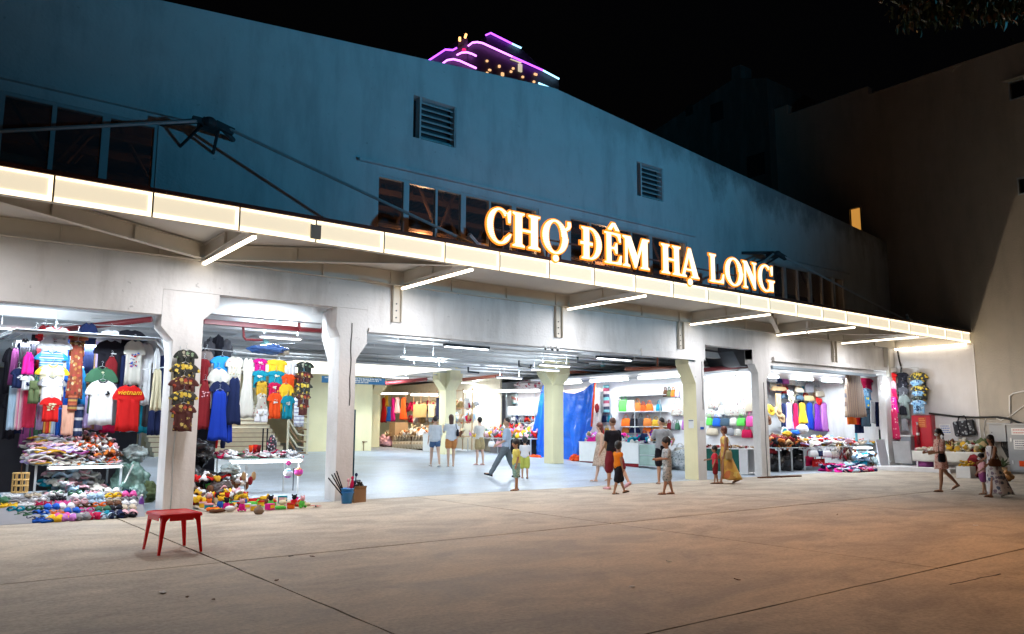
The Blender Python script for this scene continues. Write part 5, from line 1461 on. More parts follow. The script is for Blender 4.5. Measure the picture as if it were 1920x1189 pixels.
for r_, row in enumerate(rowsd):
    for i, nm in enumerate(row):
        kd = nm.split()[-1]; cn = ' '.join(nm.split()[:-1])
        q = i / 7
        x = a0.x - .10 * r_ * (1 - q) + (a1.x - a0.x) * q + rg.uniform(-.02, .02) + .06 * r_ * q
        y = a0.y + (a1.y - a0.y) * q + .26 * r_ + rg.uniform(-.02, .02)
        rz_ = R(-90) + (R(-35) if q < .2 else 0) + rg.uniform(-.25, .25)
        prev = row[i - 1] if i else None
        lb = f"{cn} {kd} in the {rn[r_]} row on the ground, " + (f"right of the {' '.join(prev.split())}" if prev else "at its left end")
        root = thing('shoe_pair', lb, 'shoes', (x, y, .004 + .055 * max(0, r_ - 1)), rz_, 'pairs of shoes laid out on the ground')
        for s_ in (-1, 1):
            o = inst('shoe', protos[kd], root, (0, s_ * .062, 0), (0, 0, s_ * .06 + rg.uniform(-.08, .08)), (1.18, 1.2, 1.35), mat=cols_shoe[cn])
for p in protos.values(): bpy.data.objects.remove(p)
mb = MB(); mb.add([(a0.x - 1.0, a0.y - .05, .002), (a1.x + .25, a1.y - .05, .002), (a1.x + .55, 15.9, .30), (a0.x - 1.1, 16.0, .30), (a0.x - 1.0, a0.y - .05, -.01), (a1.x + .25, a1.y - .05, -.01), (a1.x + .55, 15.9, 0), (a0.x - 1.1, 16.0, 0)],
    [(0, 1, 2, 3), (0, 4, 5, 1), (1, 5, 6, 2), (3, 2, 6, 7), (0, 3, 7, 4)]); tag(mb.build('ground_sheet', W['grey']), 'sloping grey ground sheet under the rows of shoes', 'ground sheet')
gl, gr = atZ(408, 962), atZ(590, 952)
# ================================================================ STALL 2 (narrow bay)
st2 = thing('market_table', 'white steel table with glass top selling trinkets in the narrow bay', 'table', (0, 0, 0))
t2l, t2r = atY(428, 862, 16.4), atY(566, 860, 16.4)
mb = MB(); mb.b2(t2l.x, t2r.x, 16.4, 17.3, .80, .815); mb.build('table_top', mat('stall_glass', (.35, .45, .45), .08), st2)
for (x, y) in ((t2l.x + .05, 16.45), (t2r.x - .05, 16.45), (t2l.x + .05, 17.25), (t2r.x - .05, 17.25), ((t2l.x + t2r.x) / 2 - .1, 17.25)):
    mb = MB(); mb.b2(x - .014, x + .014, y - .014, y + .014, fz(y), .80); mb.build('leg', M_white, st2)
tube_lamp('fluorescent tube lit under the white table of the narrow bay', (t2l.x + .05, 16.38, .75), (t2r.x - .03, 16.38, .75), 18, .03)
heap('scarf_pile', 'pile of red, white and grey folded scarves on the white table', 'scarves', (t2l.x - .1, t2r.x, 16.4, 17.2), 130, [W['crimson'], W['white'], W['palepink'], W['grey'], W['white'], W['offwhite'], W['green']], pile(.81, .14, t2l.x - .3, t2r.x + .3, 16.2, 17.2), (.2, .12, .03), .3, seed=12)
for k, (x, z0, z1, c, lb) in enumerate(((404, 797, 826, W['red'], 'red lacquer bottle'), (418, 806, 828, W['navy'], 'dark blue bottle'), (470, 835, 848, W['orangered'], 'orange lacquer cup'), (478, 834, 848, W['red'], 'red lacquer cup'), (485, 835, 848, W['maroon'], 'dark red lacquer cup'))):
    t_ = atY(x, z1, 16.9); h_ = atY(x, z0, 16.9).z - t_.z
    t = thing('vase' if 'cup' not in lb else 'cup', lb + (' at the back left of the white table' if k < 2 else ' on the white table of the narrow bay'), 'vase' if k < 2 else 'cup', (t_.x, 16.9, .93 if k > 1 else 1.02))
    mb = MB(); mb.lathe([(0, 0), (.04, 0), (.055, h_ * .4), (.045, h_ * .7), (.02, h_ * .82), (.024, h_), (0, h_)] if k < 2 else [(0, 0), (.03, 0), (.05, h_), (.044, h_), (.02, .02), (0, .02)], n=14); mb.build('body', c, t, smooth=True)
for k, x in enumerate((492, 500)):
    a = atY(x, 842, 16.9); t = thing('incense_holder', ('left' if k == 0 else 'right') + ' of two tall black rods standing on the white table', 'rod', (a.x, 16.9, .9))
    mb = MB(); mb.tube([(0, 0, 0), (0, 0, atY(x, 803, 16.9).z - .9)], .016, 8); mb.build('rod', W['black'], t); mb = MB(); mb.lathe([(0, -.08), (.05, -.08), (.05, -.05), (0, -.04)]); mb.build('base', W['brown'], t)
lump('scarf_coil', 'patterned black and white scarf coiled over the rods on the white table', 'scarf', (atY(510, 822, 16.9).x, 16.9, 1.08), (.10, .08, .2), spotty('print_bw', (.02, .02, .03), [(.7, .7, .7), (.5, .1, .15), (.6, .6, .65)], 18, .4), seed=31)
mb = MB(); a = atY(383, 840, 17.0); mb.b2(4.72, 5.25, 16.8, 17.0, .95, 1.18); tag(mb.build('wire_tray', W['darkgrey']), 'grey wire tray standing left on the white table', 'tray')
# dark store of black bags left of the table
mb = MB(); mb.b2(4.45, 5.5, 17.6, 17.65, .07, 2.2); tag(mb.build('dark_curtain', W['black']), 'black curtain hanging behind the royal blue shirt in the narrow bay', 'curtain')
for k, (x, y, z, r_, mm, lb) in enumerate([(4.75, 16.6, .35, (.36, .5, .36), M_bagblk, 'large black plastic sack on the floor behind the front pillar'), (5.2, 16.5, .28, (.28, .3, .28), M_bagblk, 'black plastic sack beside the packets under the blue shirt'), (4.9, 16.8, .95, (.32, .4, .28), M_bagblk, 'black sack lying on top of the other sacks'),
        (5.05, 15.7, .22, (.24, .25, .2), mat('brown_bag', (.05, .03, .028), .3, var=.4), 'brown translucent bag in front of the black sacks'), (5.35, 16.1, .62, (.18, .2, .12), M_clear, 'pale plastic bag on the shelf edge of the narrow bay'), (5.55, 16.2, .40, (.2, .2, .14), M_white, 'white cap heap under the white table')]):
    lump('sack', lb, 'sack', (x, y, z), r_, mm, seed=k + 40, amp=.3, group='sacks in the narrow bay')
heap('packet_heap', 'heap of bright toy packets rising at the left of the beige ground cloth', 'toys', (gl.x, gl.x + .95, 15.2, 16.1), 80, [W['red'], W['white'], W['yellow'], W['palepink'], W['brightgreen'], W['mustard'], W['white'], W['brown']], lambda x, y, r: .04 + .5 * (y - 15.0) * r.random(), (.2, .16, .05), .5, seed=14)
# balls hung on the table corner
for (px, py, r_, c, lb) in ((540, 888, .095, stripes('ball_a', [(.75, .7, .8), (.3, .6, .75), (.7, .15, .5), (.75, .7, .8)], .05), 'pale striped ball hanging left below the table corner'), (560, 885, .09, stripes('ball_b', [(.80, .05, .40), (.75, .25, .10), (.8, .1, .45)], .05), 'hot pink ball hanging right below the table corner'), (541, 868, .055, K['pink'], 'small pink balloon hanging behind the balls')):
    c_ = atY(px, py, 16.2); t = thing('ball', lb, 'ball', c_); mb = MB(); mb.ell((0, 0, 0), (r_, r_, r_), nu=16, nv=12); mb.build('ball_skin', c, t, smooth=True)
    mb = MB(); mb.tube([(0, 0, r_), (.02, .1, .80 - c_.z)], .003, 4); mb.build('cord', W['white'], t)
# ground goods of the narrow bay
GT = 'toys and souvenirs laid out on the ground of the narrow bay'
cols_t = [('red', K['red']), ('white', K['white']), ('yellow', K['yellow']), ('pink', K['hotpink']), ('green', K['brightgreen']), ('blue', K['blue']), ('cream', K['cream']), ('teal', K['teal']), ('brown', K['brown']), ('orange', K['orange'])]
kinds_ = ['toy packet', 'small box', 'wrapped parcel', 'soft toy', 'round tin', 'folded fan']
seen = set()
mb = MB(); mb.add([(gl.x - .1, gl.y - .05, .004), (gr.x + .05, gr.y - .08, .004), (gr.x + .1, 15.9, .05), (gl.x - .1, 15.9, .05)], [(0, 1, 2, 3)]); mb.add([(gl.x - .1, gl.y - .05, -.01), (gr.x + .05, gr.y - .08, -.01), (gr.x + .1, 15.9, .0), (gl.x - .1, 15.9, .0)], [(3, 2, 1, 0)])
tag(mb.build('ground_sheet', W['beige']), 'beige cloth under the toys on the ground of the narrow bay', 'ground sheet')
rr = random.Random(5)
rown = ['front row', 'second row', 'third row', 'fourth row', 'fifth row', 'back row']
for r_ in range(6):
    prev = None
    for i in range(9):
        q = i / 8
        x = gl.x + (gr.x - gl.x) * q * (1 - .05 * r_) + rr.uniform(-.03, .03); y = gl.y + .02 + .28 * r_ + (gr.y - gl.y) * q + rr.uniform(-.04, .04)
        for _ in range(60):
            cn, cm = rr.choice(cols_t); kd = rr.choice(kinds_)
            key = (cn, kd, r_)
            if key not in seen: break
        seen.add(key)
        lb = f"{cn} {kd} in the {rown[r_]} on the beige cloth" + (f", right of {prev}" if prev else ", leftmost")
        t = thing(kd.replace(' ', '_'), lb, kd.split()[-1] if kd != 'soft toy' else 'toy', (x, y, .012 + .006 * r_), rr.uniform(-.8, .8), GT)
        prev = f"{cn} {kd}"
        mb = MB(); s_ = rr.uniform(.85, 1.25)
        m2_ = rr.choice([K['white'], K['yellow'], K['red'], K['palepink'], K['black']])
        if kd == 'toy packet':
            mb.loft([[(x_ * .10 * s_ * e, y_ * .07 * s_ * e, z) for x_, y_ in ((-1, -1), (0, -1.1), (1, -1), (1.05, 0), (1, 1), (0, 1.1), (-1, 1), (-1.05, 0))] for z, e in ((0, .9), (.03, 1), (.055, .7))]); mb.build('wrapper', cm, t, True)
            mb = MB(); mb.box((0, 0, .058), (.10 * s_, .05 * s_, .006)); mb.build('label_card', m2_, t)
        elif kd == 'small box':
            h_ = rr.uniform(.06, .14); mb.b2(-.08 * s_, .08 * s_, -.05, .05, 0, h_); mb.build('carton', cm, t); mb = MB(); mb.b2(-.06 * s_, .06 * s_, -.054, -.0505, h_ * .25, h_ * .8); mb.build('print', m2_, t)
        elif kd == 'wrapped parcel':
            mb.ell((0, 0, .045), (.10 * s_, .07, .05), nu=9, nv=6); mb.build('wrap', cm, t, True); mb = MB(); mb.tube([(.075 * s_, 0, .075), (.12 * s_, 0, .11)], [.01, .03], 6); mb.build('knot', cm, t)
        elif kd == 'soft toy':
            mb.ell((0, 0, .07), (.055, .05, .07)); mb.build('body', cm, t, True); mb = MB(); mb.ell((0, -.02, .165), (.045, .042, .045)); mb.ell((-.035, -.015, .205), (.016, .01, .018)); mb.ell((.035, -.015, .205), (.016, .01, .018)); mb.build('head', m2_, t, True)
            for sx in (-1, 1):
                mb = MB(); mb.ell((sx * .055, -.03, .02), (.022, .035, .022)); mb.build('leg', cm, t, True)
        elif kd == 'round tin':
            mb.lathe([(0, 0), (.06 * s_, 0), (.06 * s_, .07), (0, .07)], n=14); mb.build('tin', cm, t); mb = MB(); mb.lathe([(0, .0705), (.063 * s_, .0705), (.063 * s_, .09), (0, .09)], n=14); mb.build('lid', m2_, t)
        else:
            for j in range(7):
                a = R(20 + 20 * j); mb.box((.06 * math.cos(a), .06 * math.sin(a), .012 + .002 * j), (.12, .022, .003), rz=a)
            mb.build('blades', cm, t); mb = MB(); mb.lathe([(0, 0), (.012, 0), (.012, .03), (0, .03)], n=8); mb.build('pivot', m2_, t)
t = thing('woven_basket', 'small woven basket of toy fruit at the right end of the ground goods', 'basket', atZ(556, 950), .2)
mb = MB(); mb.lathe([(0, 0), (.14, 0), (.17, .09), (.15, .09), (.13, .02), (0, .02)], n=16); mb.build('weave', mat('wicker', (.38, .25, .11), .8, var=.4, scale=40), t, True)
for k, c in enumerate((K['red'], K['yellow'], K['yellow'], K['orangered'])):
    mb = MB(); mb.ell((.07 * math.cos(k * 1.7), .07 * math.sin(k * 1.7), .09), (.045, .045, .04)); mb.build('fruit', c, t, True)
t = thing('gourd', 'brown clay pot lying in front of the teal cord toy', 'pot', atZ(485, 964), 0)
mb = MB(); mb.lathe([(0, 0), (.06, 0), (.09, .05), (.07, .10), (.03, .12), (.035, .15), (0, .15)], n=14); mb.build('pot', mat('clay', (.24, .16, .11), .7), t, True)
t = thing('purse_bundle', 'brown leather purses hanging from a stand under the white table', 'purses', (atY(460, 905, 16.0).x, 16.0, .2), 0)
for k in range(6):
    mb = MB(); mb.ell((-.18 + .07 * k, .02 * (k % 2), .10 + .09 * (k % 3)), (.05, .03, .09)); mb.build('purse', [K['brown'], K['maroon'], K['tan']][k % 3], t, True)
mb = MB(); mb.tube([(0, 0, -.18), (0, 0, .5)], .01, 6); mb.build('pole', M_chrome, t)
t = thing('display_pole', 'thin grey pole standing under the two balls', 'pole', atZ(549, 925)); mb = MB(); mb.tube([(0, 0, 0), (0, 0, .55)], .012, 6); mb.lathe([(0, 0), (.08, 0), (.08, .015), (0, .02)]); mb.build('pole', M_dark, t)

# ================================================================ HANDBAG BUILDER
def bag(box, label, mm, plane='X', val=21.75, kind='handbag', hm=None, group=None, prt=None, cat='handbag', stand=False):
    t, w, h, rz = frame_of(box, plane, val)
    hh = h * (.36 if kind == 'handbag' else .42)
    bh = h - hh
    root = thing(kind, label, cat, t, rz, group)
    mb = MB(); d = min(.12, w * .4) if kind == 'handbag' else .03
    zb_, zt_ = -h, -hh
    rings = []
    for q, e, dd in ((0, .86, .8), (.08, 1.0, 1.0), (.5, .97, .9), (.85, .86, .55), (1, .78, .30)) if kind == 'handbag' else ((0, .94, .7), (.06, 1, 1), (.5, 1, 1), (1, .98, .5)):
        z = zb_ + (zt_ - zb_) * q
        rings.append([(w / 2 * e * math.copysign(abs(math.cos(a)) ** .5, math.cos(a)), d / 2 * dd * math.copysign(abs(math.sin(a)) ** .6, math.sin(a)), z + (.006 * math.sin(3 * a) if q == 1 else 0)) for a in [2 * math.pi * k / 14 for k in range(14)]])
    mb.loft(rings); mb.build('body', mm, root, True)
    for s_ in (-1, 1):
        mb = MB()
        mb.tube([(w * .24 * math.cos(a), s_ * d * .18, zt_ - .01 + (hh - .01) * math.sin(a)) for a in [math.pi * k / 8 for k in range(9)]], .008 if kind == 'handbag' else .012, 5)
        mb.build('handle', hm or mm, root, True)
    if prt: prt(root, w, h, d)
    return root

# ================================================================ BAG SHOP (right of the wide entrance)
XS = 22.0
shop = thing('bag_shop', 'open white bag shop with bright back wall, shelves and low counters', 'shop', (0, 0, 0))
mb = MB(); mb.b2(XS, XS + .08, 15.40, 24.9, .02, 3.34); mb.build('back_panel', wall_mat('shop_panel', (.80, .80, .82), stain=(.6, .6, .62), amt=.3, bump=.1), shop)
mb = MB(); mb.b2(XS - .5, XS + .1, 24.92, 25.0, .02, 3.3); mb.build('side_panel', M_white, shop)
mb = MB(); mb.b2(20.2, XS + .1, 16.2, 24.9, 3.36, 3.42); mb.build('ceiling_panel', M_white, shop)
# shelf unit
for px, py in ((1168, 731), (1157, 772), (1160, 800)): pass
zs = [atX(1200, 772, XS - .3).z, atX(1200, 800, XS - .3).z, atX(1200, 744, XS - .3).z]
ya, yb = atX(1243, 780, XS - .3).y, atX(1150, 780, XS - .3).y
for z in (zs[0], zs[1], zs[2] + .05):
    mb = MB(); mb.b2(XS - .45, XS - .003, ya, yb, z - .012, z + .012); mb.build('shelf', M_white, shop)
for y in (ya, (ya + yb) / 2, yb):
    mb = MB(); mb.b2(XS - .45, XS - .43, y - .012, y + .012, .8, 2.5); mb.build('upright', M_alu, shop)
for y in (17.6, 20.6, 23.4):
    pass
tube_lamp('left tube of the bag shop lamps, near the tarpaulin', (20.9, 24.6, 3.25), (20.9, 22.6, 3.25), 340, .05, colr=WARM)
tube_lamp('middle tube of the bag shop lamps', (20.9, 22.1, 3.25), (20.9, 20.1, 3.25), 400, .05)
tube_lamp('right tube of the bag shop lamps, by the cream column', (20.9, 19.6, 3.25), (20.9, 17.4, 3.25), 400, .05)
tube_lamp('tube lighting the tote bags of the third bay', (21.2, 16.9, 3.15), (21.2, 15.7, 3.15), 95, .03)
# counters
cA, cB = atF(1086, 868), atF(1200, 876)
XCn = 20.35
def yat(px, py, X): return atX(px, py, X).y
y1_, y2_ = yat(1086, 850, XCn), yat(1197, 850, XCn)
cn = thing('counter', 'plain white shop counter with dark plinth right of the blue tarpaulin', 'counter', (0, 0, 0))
zf_ = fz((y1_ + y2_) / 2)
mb = MB(); mb.b2(XCn, XCn + .55, y2_ + .01, y1_, zf_ + .08, .94); mb.build('body', M_white, cn)
mb = MB(); mb.b2(XCn + .02, XCn + .53, y2_ + .03, y1_ - .02, zf_ - .05, zf_ + .079); mb.build('plinth', W['maroon'], cn)
mb = MB(); mb.b2(XCn - .015, XCn + .57, y2_, y1_ + .01, .941, .965); mb.build('top', M_white, cn)
mb = MB(); mb.b2(XCn - .004, XCn - .0005, (y1_ + y2_) / 2 - .006, (y1_ + y2_) / 2 + .006, zf_ + .08, .94); mb.build('seam', M_alu, cn)
y3_ = yat(1262, 850, XCn + .3)
cg = thing('glass_counter', 'low glass sided counter on castors behind the man in grey', 'counter', (0, 0, 0))
zf2 = fz((y2_ + y3_) / 2)
mb = MB()
for (x, y) in ((XCn, y2_ - .03), (XCn, y3_), (XCn + .5, y2_ - .03), (XCn + .5, y3_)): mb.b2(x - .015, x + .015, y - .015, y + .015, zf2 + .06, .93)
for z in (zf2 + .08, .55, .92): mb.b2(XCn - .014, XCn + .514, y3_, y2_ - .03, z - .012, z + .012)
mb.build('frame', M_alu, cg)
mb = MB(); mb.b2(XCn + .0, XCn + .006, y3_ + .02, y2_ - .05, zf2 + .1, .90); mb.build('pane', mat('green_glass', (.45, .62, .55), .1, alpha=.55), cg)
for (x, y) in ((XCn, y2_ - .05), (XCn, y3_ + .02)):
    mb = MB(); mb.ell((x, y, zf2 + .04), (.03, .02, .03)); mb.build('castor', M_black, cg)
heap('counter_bags', 'jumble of coloured bags lying on the white counters', 'bags', (XCn + .05, XCn + .5, y3_ + .1, y1_ - .2), 80, [W['hotpink'], W['white'], W['teal'], W['navy'], W['lilac'], W['offwhite'], W['khaki']], pile(.96, .22, XCn - .3, XCn + .9, y3_ - 1, y1_ - 2), (.26, .18, .06), .5, seed=21)
GB = 'handbags on the shelves of the bag shop'
def sb(box, c, lb, **kw): return bag(box, lb, K[c] if isinstance(c, str) else c, 'X', kw.pop('X', XS - .3), group=GB, **kw)
lump('pink_bag', 'bulging hot pink bag on the left end of the white counter', 'bag', (XCn + .3, yat(1112, 815, XCn + .3), 1.10), (.18, .32, .17), K['hotpink'], seed=3)
sb((1213, 806, 1236, 826), 'purple', 'purple drawstring bag on the counter behind the dark shirted man', X=XCn + .3)
sb((1200, 806, 1216, 826), 'navy', 'dark blue round bag beside the purple one on the counter', X=XCn + .3)
items = [((1160, 738, 1178, 772), 'brightgreen', 'lime green tote on the upper shelf'), ((1174, 740, 1190, 772), 'white', 'white tote with grey front beside the lime tote'), ((1188, 746, 1202, 772), 'orangebag', 'tan and orange bag in the middle of the upper shelf'),
         ((1201, 752, 1211, 772), 'orangered', 'narrow dark orange bag right of the steel upright'), ((1211, 750, 1224, 772), 'orange', 'bright orange bag on the upper shelf'), ((1230, 750, 1240, 772), 'teal', 'small teal bottle shaped bag at the right of the upper shelf'),
         ((1165, 776, 1182, 800), 'orange', 'orange bag with fan print, left on the middle shelf'), ((1181, 776, 1196, 800), 'black', 'black bag on the middle shelf'), ((1195, 774, 1207, 800), 'darkgrey', 'grey bag on the middle shelf'), ((1206, 776, 1222, 800), 'orangebag', 'tan orange bag with white trim on the middle shelf'),
         ((1222, 780, 1238, 800), 'mustard', 'mustard bag at the right of the middle shelf'), ((1166, 796, 1180, 812), 'orangebag', 'brown orange bag left on the low shelf'), ((1180, 797, 1200, 812), 'navy', 'navy bag on the low shelf'), ((1205, 796, 1222, 812), 'orange', 'orange bag in the middle of the low shelf'), ((1223, 795, 1240, 812), 'orangebag', 'tan flat bag at the right of the low shelf')]
for b_, c, lb in items: sb(b_, c, lb)
# totes on the back wall left of the cream column
sb((1257, 742, 1284, 780), F_tote, 'pale printed tote bags bunched on the wall left of the cream column', X=XS - .1, kind='tote_bag', cat='tote bag')
sb((1281, 752, 1292, 775), F_tote, 'small brown printed tote at the edge of the cream column', X=XS - .1, kind='tote_bag', cat='tote bag')
sb((1278, 778, 1290, 806), 'lilac', 'small lilac bag hanging by the cream column', X=XS - .1)
lump('patterned_sack', 'large grey and white patterned sack on the floor left of the cream column', 'sack', (20.9, yat(1278, 870, 20.9), .42), (.3, .55, .42), F_camo, seed=8)
bag((1263, 830, 1287, 856), 'patterned canvas bag standing on the big sack', F_tote, 'X', 20.8)
fc_ = ['beige', 'red', 'navy', 'mustard', 'teal', 'pink', 'brown', 'olive', 'orange', 'lavender', 'khaki', 'maroon', 'grey', 'green']
for i, c_ in enumerate(fc_):
    x_ = (1118 + 5.2 * i) if i < 6 else (1243 + 7.5 * ((i - 6) % 4)); y_ = 772 + 24 * (i % 2) if i < 6 else 724 + 62 * ((i - 6) // 4)
    sb((x_, y_, x_ + 8.5, y_ + 20), c_, f"small {c_} bag on the white wall " + ('between the tarpaulin and the shelves' if i < 6 else 'between the shelves and the cream column'), X=XS - .06)
GT3 = 'tote bags hanging on the wall of the third bay'
r1 = [(1326, 736, 1348, 765, F_tote, 'white tote with grey deer print at the left of the upper row'), (1346, 748, 1358, 778, 'offwhite', 'narrow cream tote second in the upper row'), (1358, 742, 1376, 780, F_tote, 'white tote with red teapot print'), (1375, 746, 1385, 780, F_tote, 'narrow white tote with black square print'), (1384, 738, 1398, 780, F_tote, 'white tote with long straps, fifth of the upper row'), (1395, 728, 1419, 772, 'beige', 'beige tote with brown print at the right of the upper row'),
      (1322, 760, 1340, 782, F_tote, 'pale tote under the deer print tote'), (1338, 762, 1352, 782, 'white', 'small white tote between the two rows'),
      (1324, 776, 1336, 798, 'brightgreen', 'lime green handbag at the left of the coloured row'), (1336, 776, 1351, 800, 'blue', 'cobalt blue handbag in the coloured row'), (1350, 776, 1368, 799, cloth_mat('slate', (.06, .10, .14)), 'slate blue handbag in the coloured row'), (1368, 776, 1382, 798, 'offwhite', 'grey white handbag in the coloured row'), (1381, 776, 1398, 799, 'brightgreen', 'lime green handbag right of the grey white one'), (1398, 770, 1418, 800, 'pink', 'pink handbag at the right end of the coloured row'),
      (1324, 796, 1346, 816, 'beige', 'beige patterned pouch at the left of the lowest row'), (1362, 796, 1378, 817, 'grey', 'black and white bag in the lowest row'), (1376, 797, 1392, 818, F_tote, 'white printed bag in the lowest row'), (1390, 797, 1410, 821, 'crimson', 'dark pink printed bag at the right of the lowest row')]
for x0, y0, x1, y1, c, lb in r1:
    bag((x0, y0, x1, y1), lb, K[c] if isinstance(c, str) else c, 'X', XS - .08, kind='tote_bag' if y0 < 770 else 'handbag', cat='tote bag' if y0 < 770 else 'handbag', group=GT3)
# table of the third bay
ty0, ty1 = yat(1402, 850, XS - .7), yat(1322, 850, XS - .7)
tb = thing('display_table', 'table with dark green cloth front in the third bay', 'table', (0, 0, 0))
mb = MB(); mb.b2(XS - .7, XS - .01, ty0, ty1 + .2, .80, .83); mb.build('top', M_white, tb)
mb = MB(); mb.b2(XS - .69, XS - .67, ty0 + .35, ty1 + .1, .08, .799); mb.build('cloth_front', cloth_mat('darkgreen', (.015, .09, .07)), tb)
mb = MB(); mb.b2(XS - .69, XS - .67, ty0 + .02, ty0 + .34, .06, .799); mb.build('end_panel', M_sidew, tb)
mb = MB(); mb.b2(XS - .72, XS - .0, ty0, ty1, .03, .06); mb.build('base_rail', M_white, tb)
heap('wallet_row', 'row of brown and beige wallets and pink cloth along the table of the third bay', 'wallets', (XS - .68, XS - .2, ty0 + .05, ty1), 60, [W['tan'], W['brown'], W['beige'], W['maroon'], W['palepink']], pile(.83, .06, XS - 1, XS, ty0 - 1, ty1), (.12, .09, .03), .3, seed=23)

# ================================================================ BLUE TARPAULIN
XT = 20.8
tpn = thing('tarpaulin', 'big creased blue tarpaulin with orange edge hung as a curtain beside the cream column', 'tarpaulin', (0, 0, 0))
Mt = mat('tarp_blue', (.012, .13, .66), .24, var=.2, scale=2.5, bump=1.0, bscale=5)
def tarp(pxs, name='sheet'):
    """pxs: top edge and bottom edge as pixel polylines, same count"""
    top, bot = pxs; mb = MB(); nu, nv = 26, 22; vs = []
    def along(l, u):
        k = u * (len(l) - 1); i = min(int(k), len(l) - 2); f = k - i
        return (l[i][0] + (l[i + 1][0] - l[i][0]) * f, l[i][1] + (l[i + 1][1] - l[i][1]) * f)
    for s_ in (0, 1):
        for i in range(nv + 1):
            for j in range(nu + 1):
                u, v = j / nu, i / nv
                a, b_ = along(top, u), along(bot, u)
                p = atX(a[0] + (b_[0] - a[0]) * v, a[1] + (b_[1] - a[1]) * v, XT)
                wv = .16 * mnoise.noise(Vector((u * 5, v * 1.4, 1))) + .10 * mnoise.noise(Vector((u * 13 + v * 4, v * 2.5, 5))) + .12 * abs(mnoise.noise(Vector((u * 7 - v * 5, v * 7, 9))))
                p.x += wv * (.3 + v * .9) + s_ * .006
                vs.append(p)
    m_ = nu + 1; o = (nv + 1) * m_; fs = []
    for i in range(nv):
        for j in range(nu):
            a = i * m_ + j; fs.append((a, a + 1, a + m_ + 1, a + m_)); fs.append((o + a, o + a + m_, o + a + m_ + 1, o + a + 1))
    mb.add(vs, fs); return mb.build(name, Mt, tpn, True)
tarp(([(1051, 733), (1064, 737), (1078, 738), (1094, 732), (1106, 722), (1116, 716)], [(1051, 864), (1062, 866), (1074, 867), (1084, 866), (1096, 826), (1108, 800)]))
tarp(([(1016, 728), (1019, 722), (1024, 716)], [(988, 858), (1006, 860), (1024, 862)]))
mb = MB(); pts = [atX(x, y, XT - .01) for x, y in ((1116, 716), (1112, 760), (1109, 800))]; mb.tube(pts, .035, 6); mb.build('orange_edge', K['orangered'], tpn, True)
for k, (px, py, r_) in enumerate(((1004, 858, (.15, .35, .10)), (1079, 860, (.15, .25, .16)), (1066, 866, (.1, .3, .06)))):
    p = atX(px, py, XT - .25); lump('orange_hem', ['orange crumpled hem of the tarpaulin left of the column', 'orange crumpled hem of the tarpaulin beside the white counter', 'orange hem strip on the floor right of the column'][k], 'tarpaulin hem', p, r_, K['orangered'], seed=k + 60, amp=.5)
mb = MB(); p0, p1 = atX(1052, 720, 21.5), atX(1120, 860, 21.5); mb.b2(21.6, 21.7, p1.y, p0.y + 3, 1.0, 3.0); tag(mb.build('pink_wall', cloth_mat('palewall', (.62, .56, .55))), 'pale pinkish partition behind the blue tarpaulin', 'partition')
garment('cloth', (1131, 722, 1142, 775), 'narrow multicoloured striped scarf hanging right of the tarpaulin', stripes('scarf_multi', [(.05, .05, .1), (.6, .5, .5), (.35, .05, .1), (.2, .5, .55)], .12), 'X', 21.9)
lump('dark_figurine', 'small dark figurine on the white shelf beside the tarpaulin', 'figurine', atX(1119, 765, 21.5), (.05, .12, .18), W['maroon'], seed=70)

# ================================================================ TOY STALL (left of the tarpaulin)
XQ = 20.5
qs = thing('toy_stall', 'bright stall with grey curtain and a table of pale toys behind the walkers', 'market stall', (0, 0, 0))
yq0, yq1 = yat(1000, 800, XQ), yat(872, 800, XQ)
zq = fz(28)
mb = MB(); mb.b2(XQ, XQ + 1.2, yq0 + .1, yq1 - .1, zq + .62, zq + .65); mb.build('table_top', M_white, qs)
for y in (yq0 + .2, (yq0 + yq1) / 2, yq1 - .2):
    mb = MB(); mb.b2(XQ + .02, XQ + .06, y, y + .04, fz(y), zq + .62); mb.build('leg', M_alu, qs)
mb = MB(); mb.b2(XQ + .3, XQ + .32, yq0 + .2, (yq0 + yq1) / 2 - .3, fz(27), zq + .6); mb.build('skirt', W['black'], qs)
mb = MB(); mb.b2(XQ + .28, XQ + .30, (yq0 + yq1) / 2 - .1, (yq0 + yq1) / 2 + .9, fz(28), zq + .6); mb.build('skirt_panel', W['grey'], qs)
a, b_ = atX(898, 744, XQ + 1.6), atX(946, 792, XQ + 1.6)
for k, (pa, pb, c) in enumerate((((898, 744), (946, 796), W['grey']), ((868, 744), (886, 792), W['navy']), ((884, 742), (897, 800), W['plum']), ((948, 742), (962, 800), M_white))):
    A, B = atX(*pa, XQ + 1.6), atX(*pb, XQ + 1.6)
    mb = MB(); cloth_panel(mb, lambda v: .5, A.z - B.z, abs(A.y - B.y), 12, 6, .02, .03, k)
    mb.build('curtain', c, qs, True, loc=(XQ + 1.6, (A.y + B.y) / 2, A.z), rot=(0, 0, R(-90)))
mb = MB(); mb.b2(XQ + 2.2, XQ + 2.25, yq0 - 3, yq1 + 2, .3, 3.6); mb.build('back_sheet', cloth_mat('stallback', (.50, .50, .52)), qs)
mb = MB(); cloth_panel(mb, lambda v: .5, .45, 2.4, 8, 6, .02, .03, 2); mb.build('striped_awning', F_tartan, qs, True, loc=atX(990, 738, XQ + 1.3), rot=(0, 0, R(-90)))
lump('storage_bundle', 'dark red and white patterned bundles stored on top of the toy stall', 'bundle', atX(996, 722, XQ + 1.0), (.3, 1.1, .22), spotty('bundle_red', (.45, .40, .40), [(.25, .03, .05), (.5, .45, .45), (.2, .1, .15)], 5, .4), seed=15)
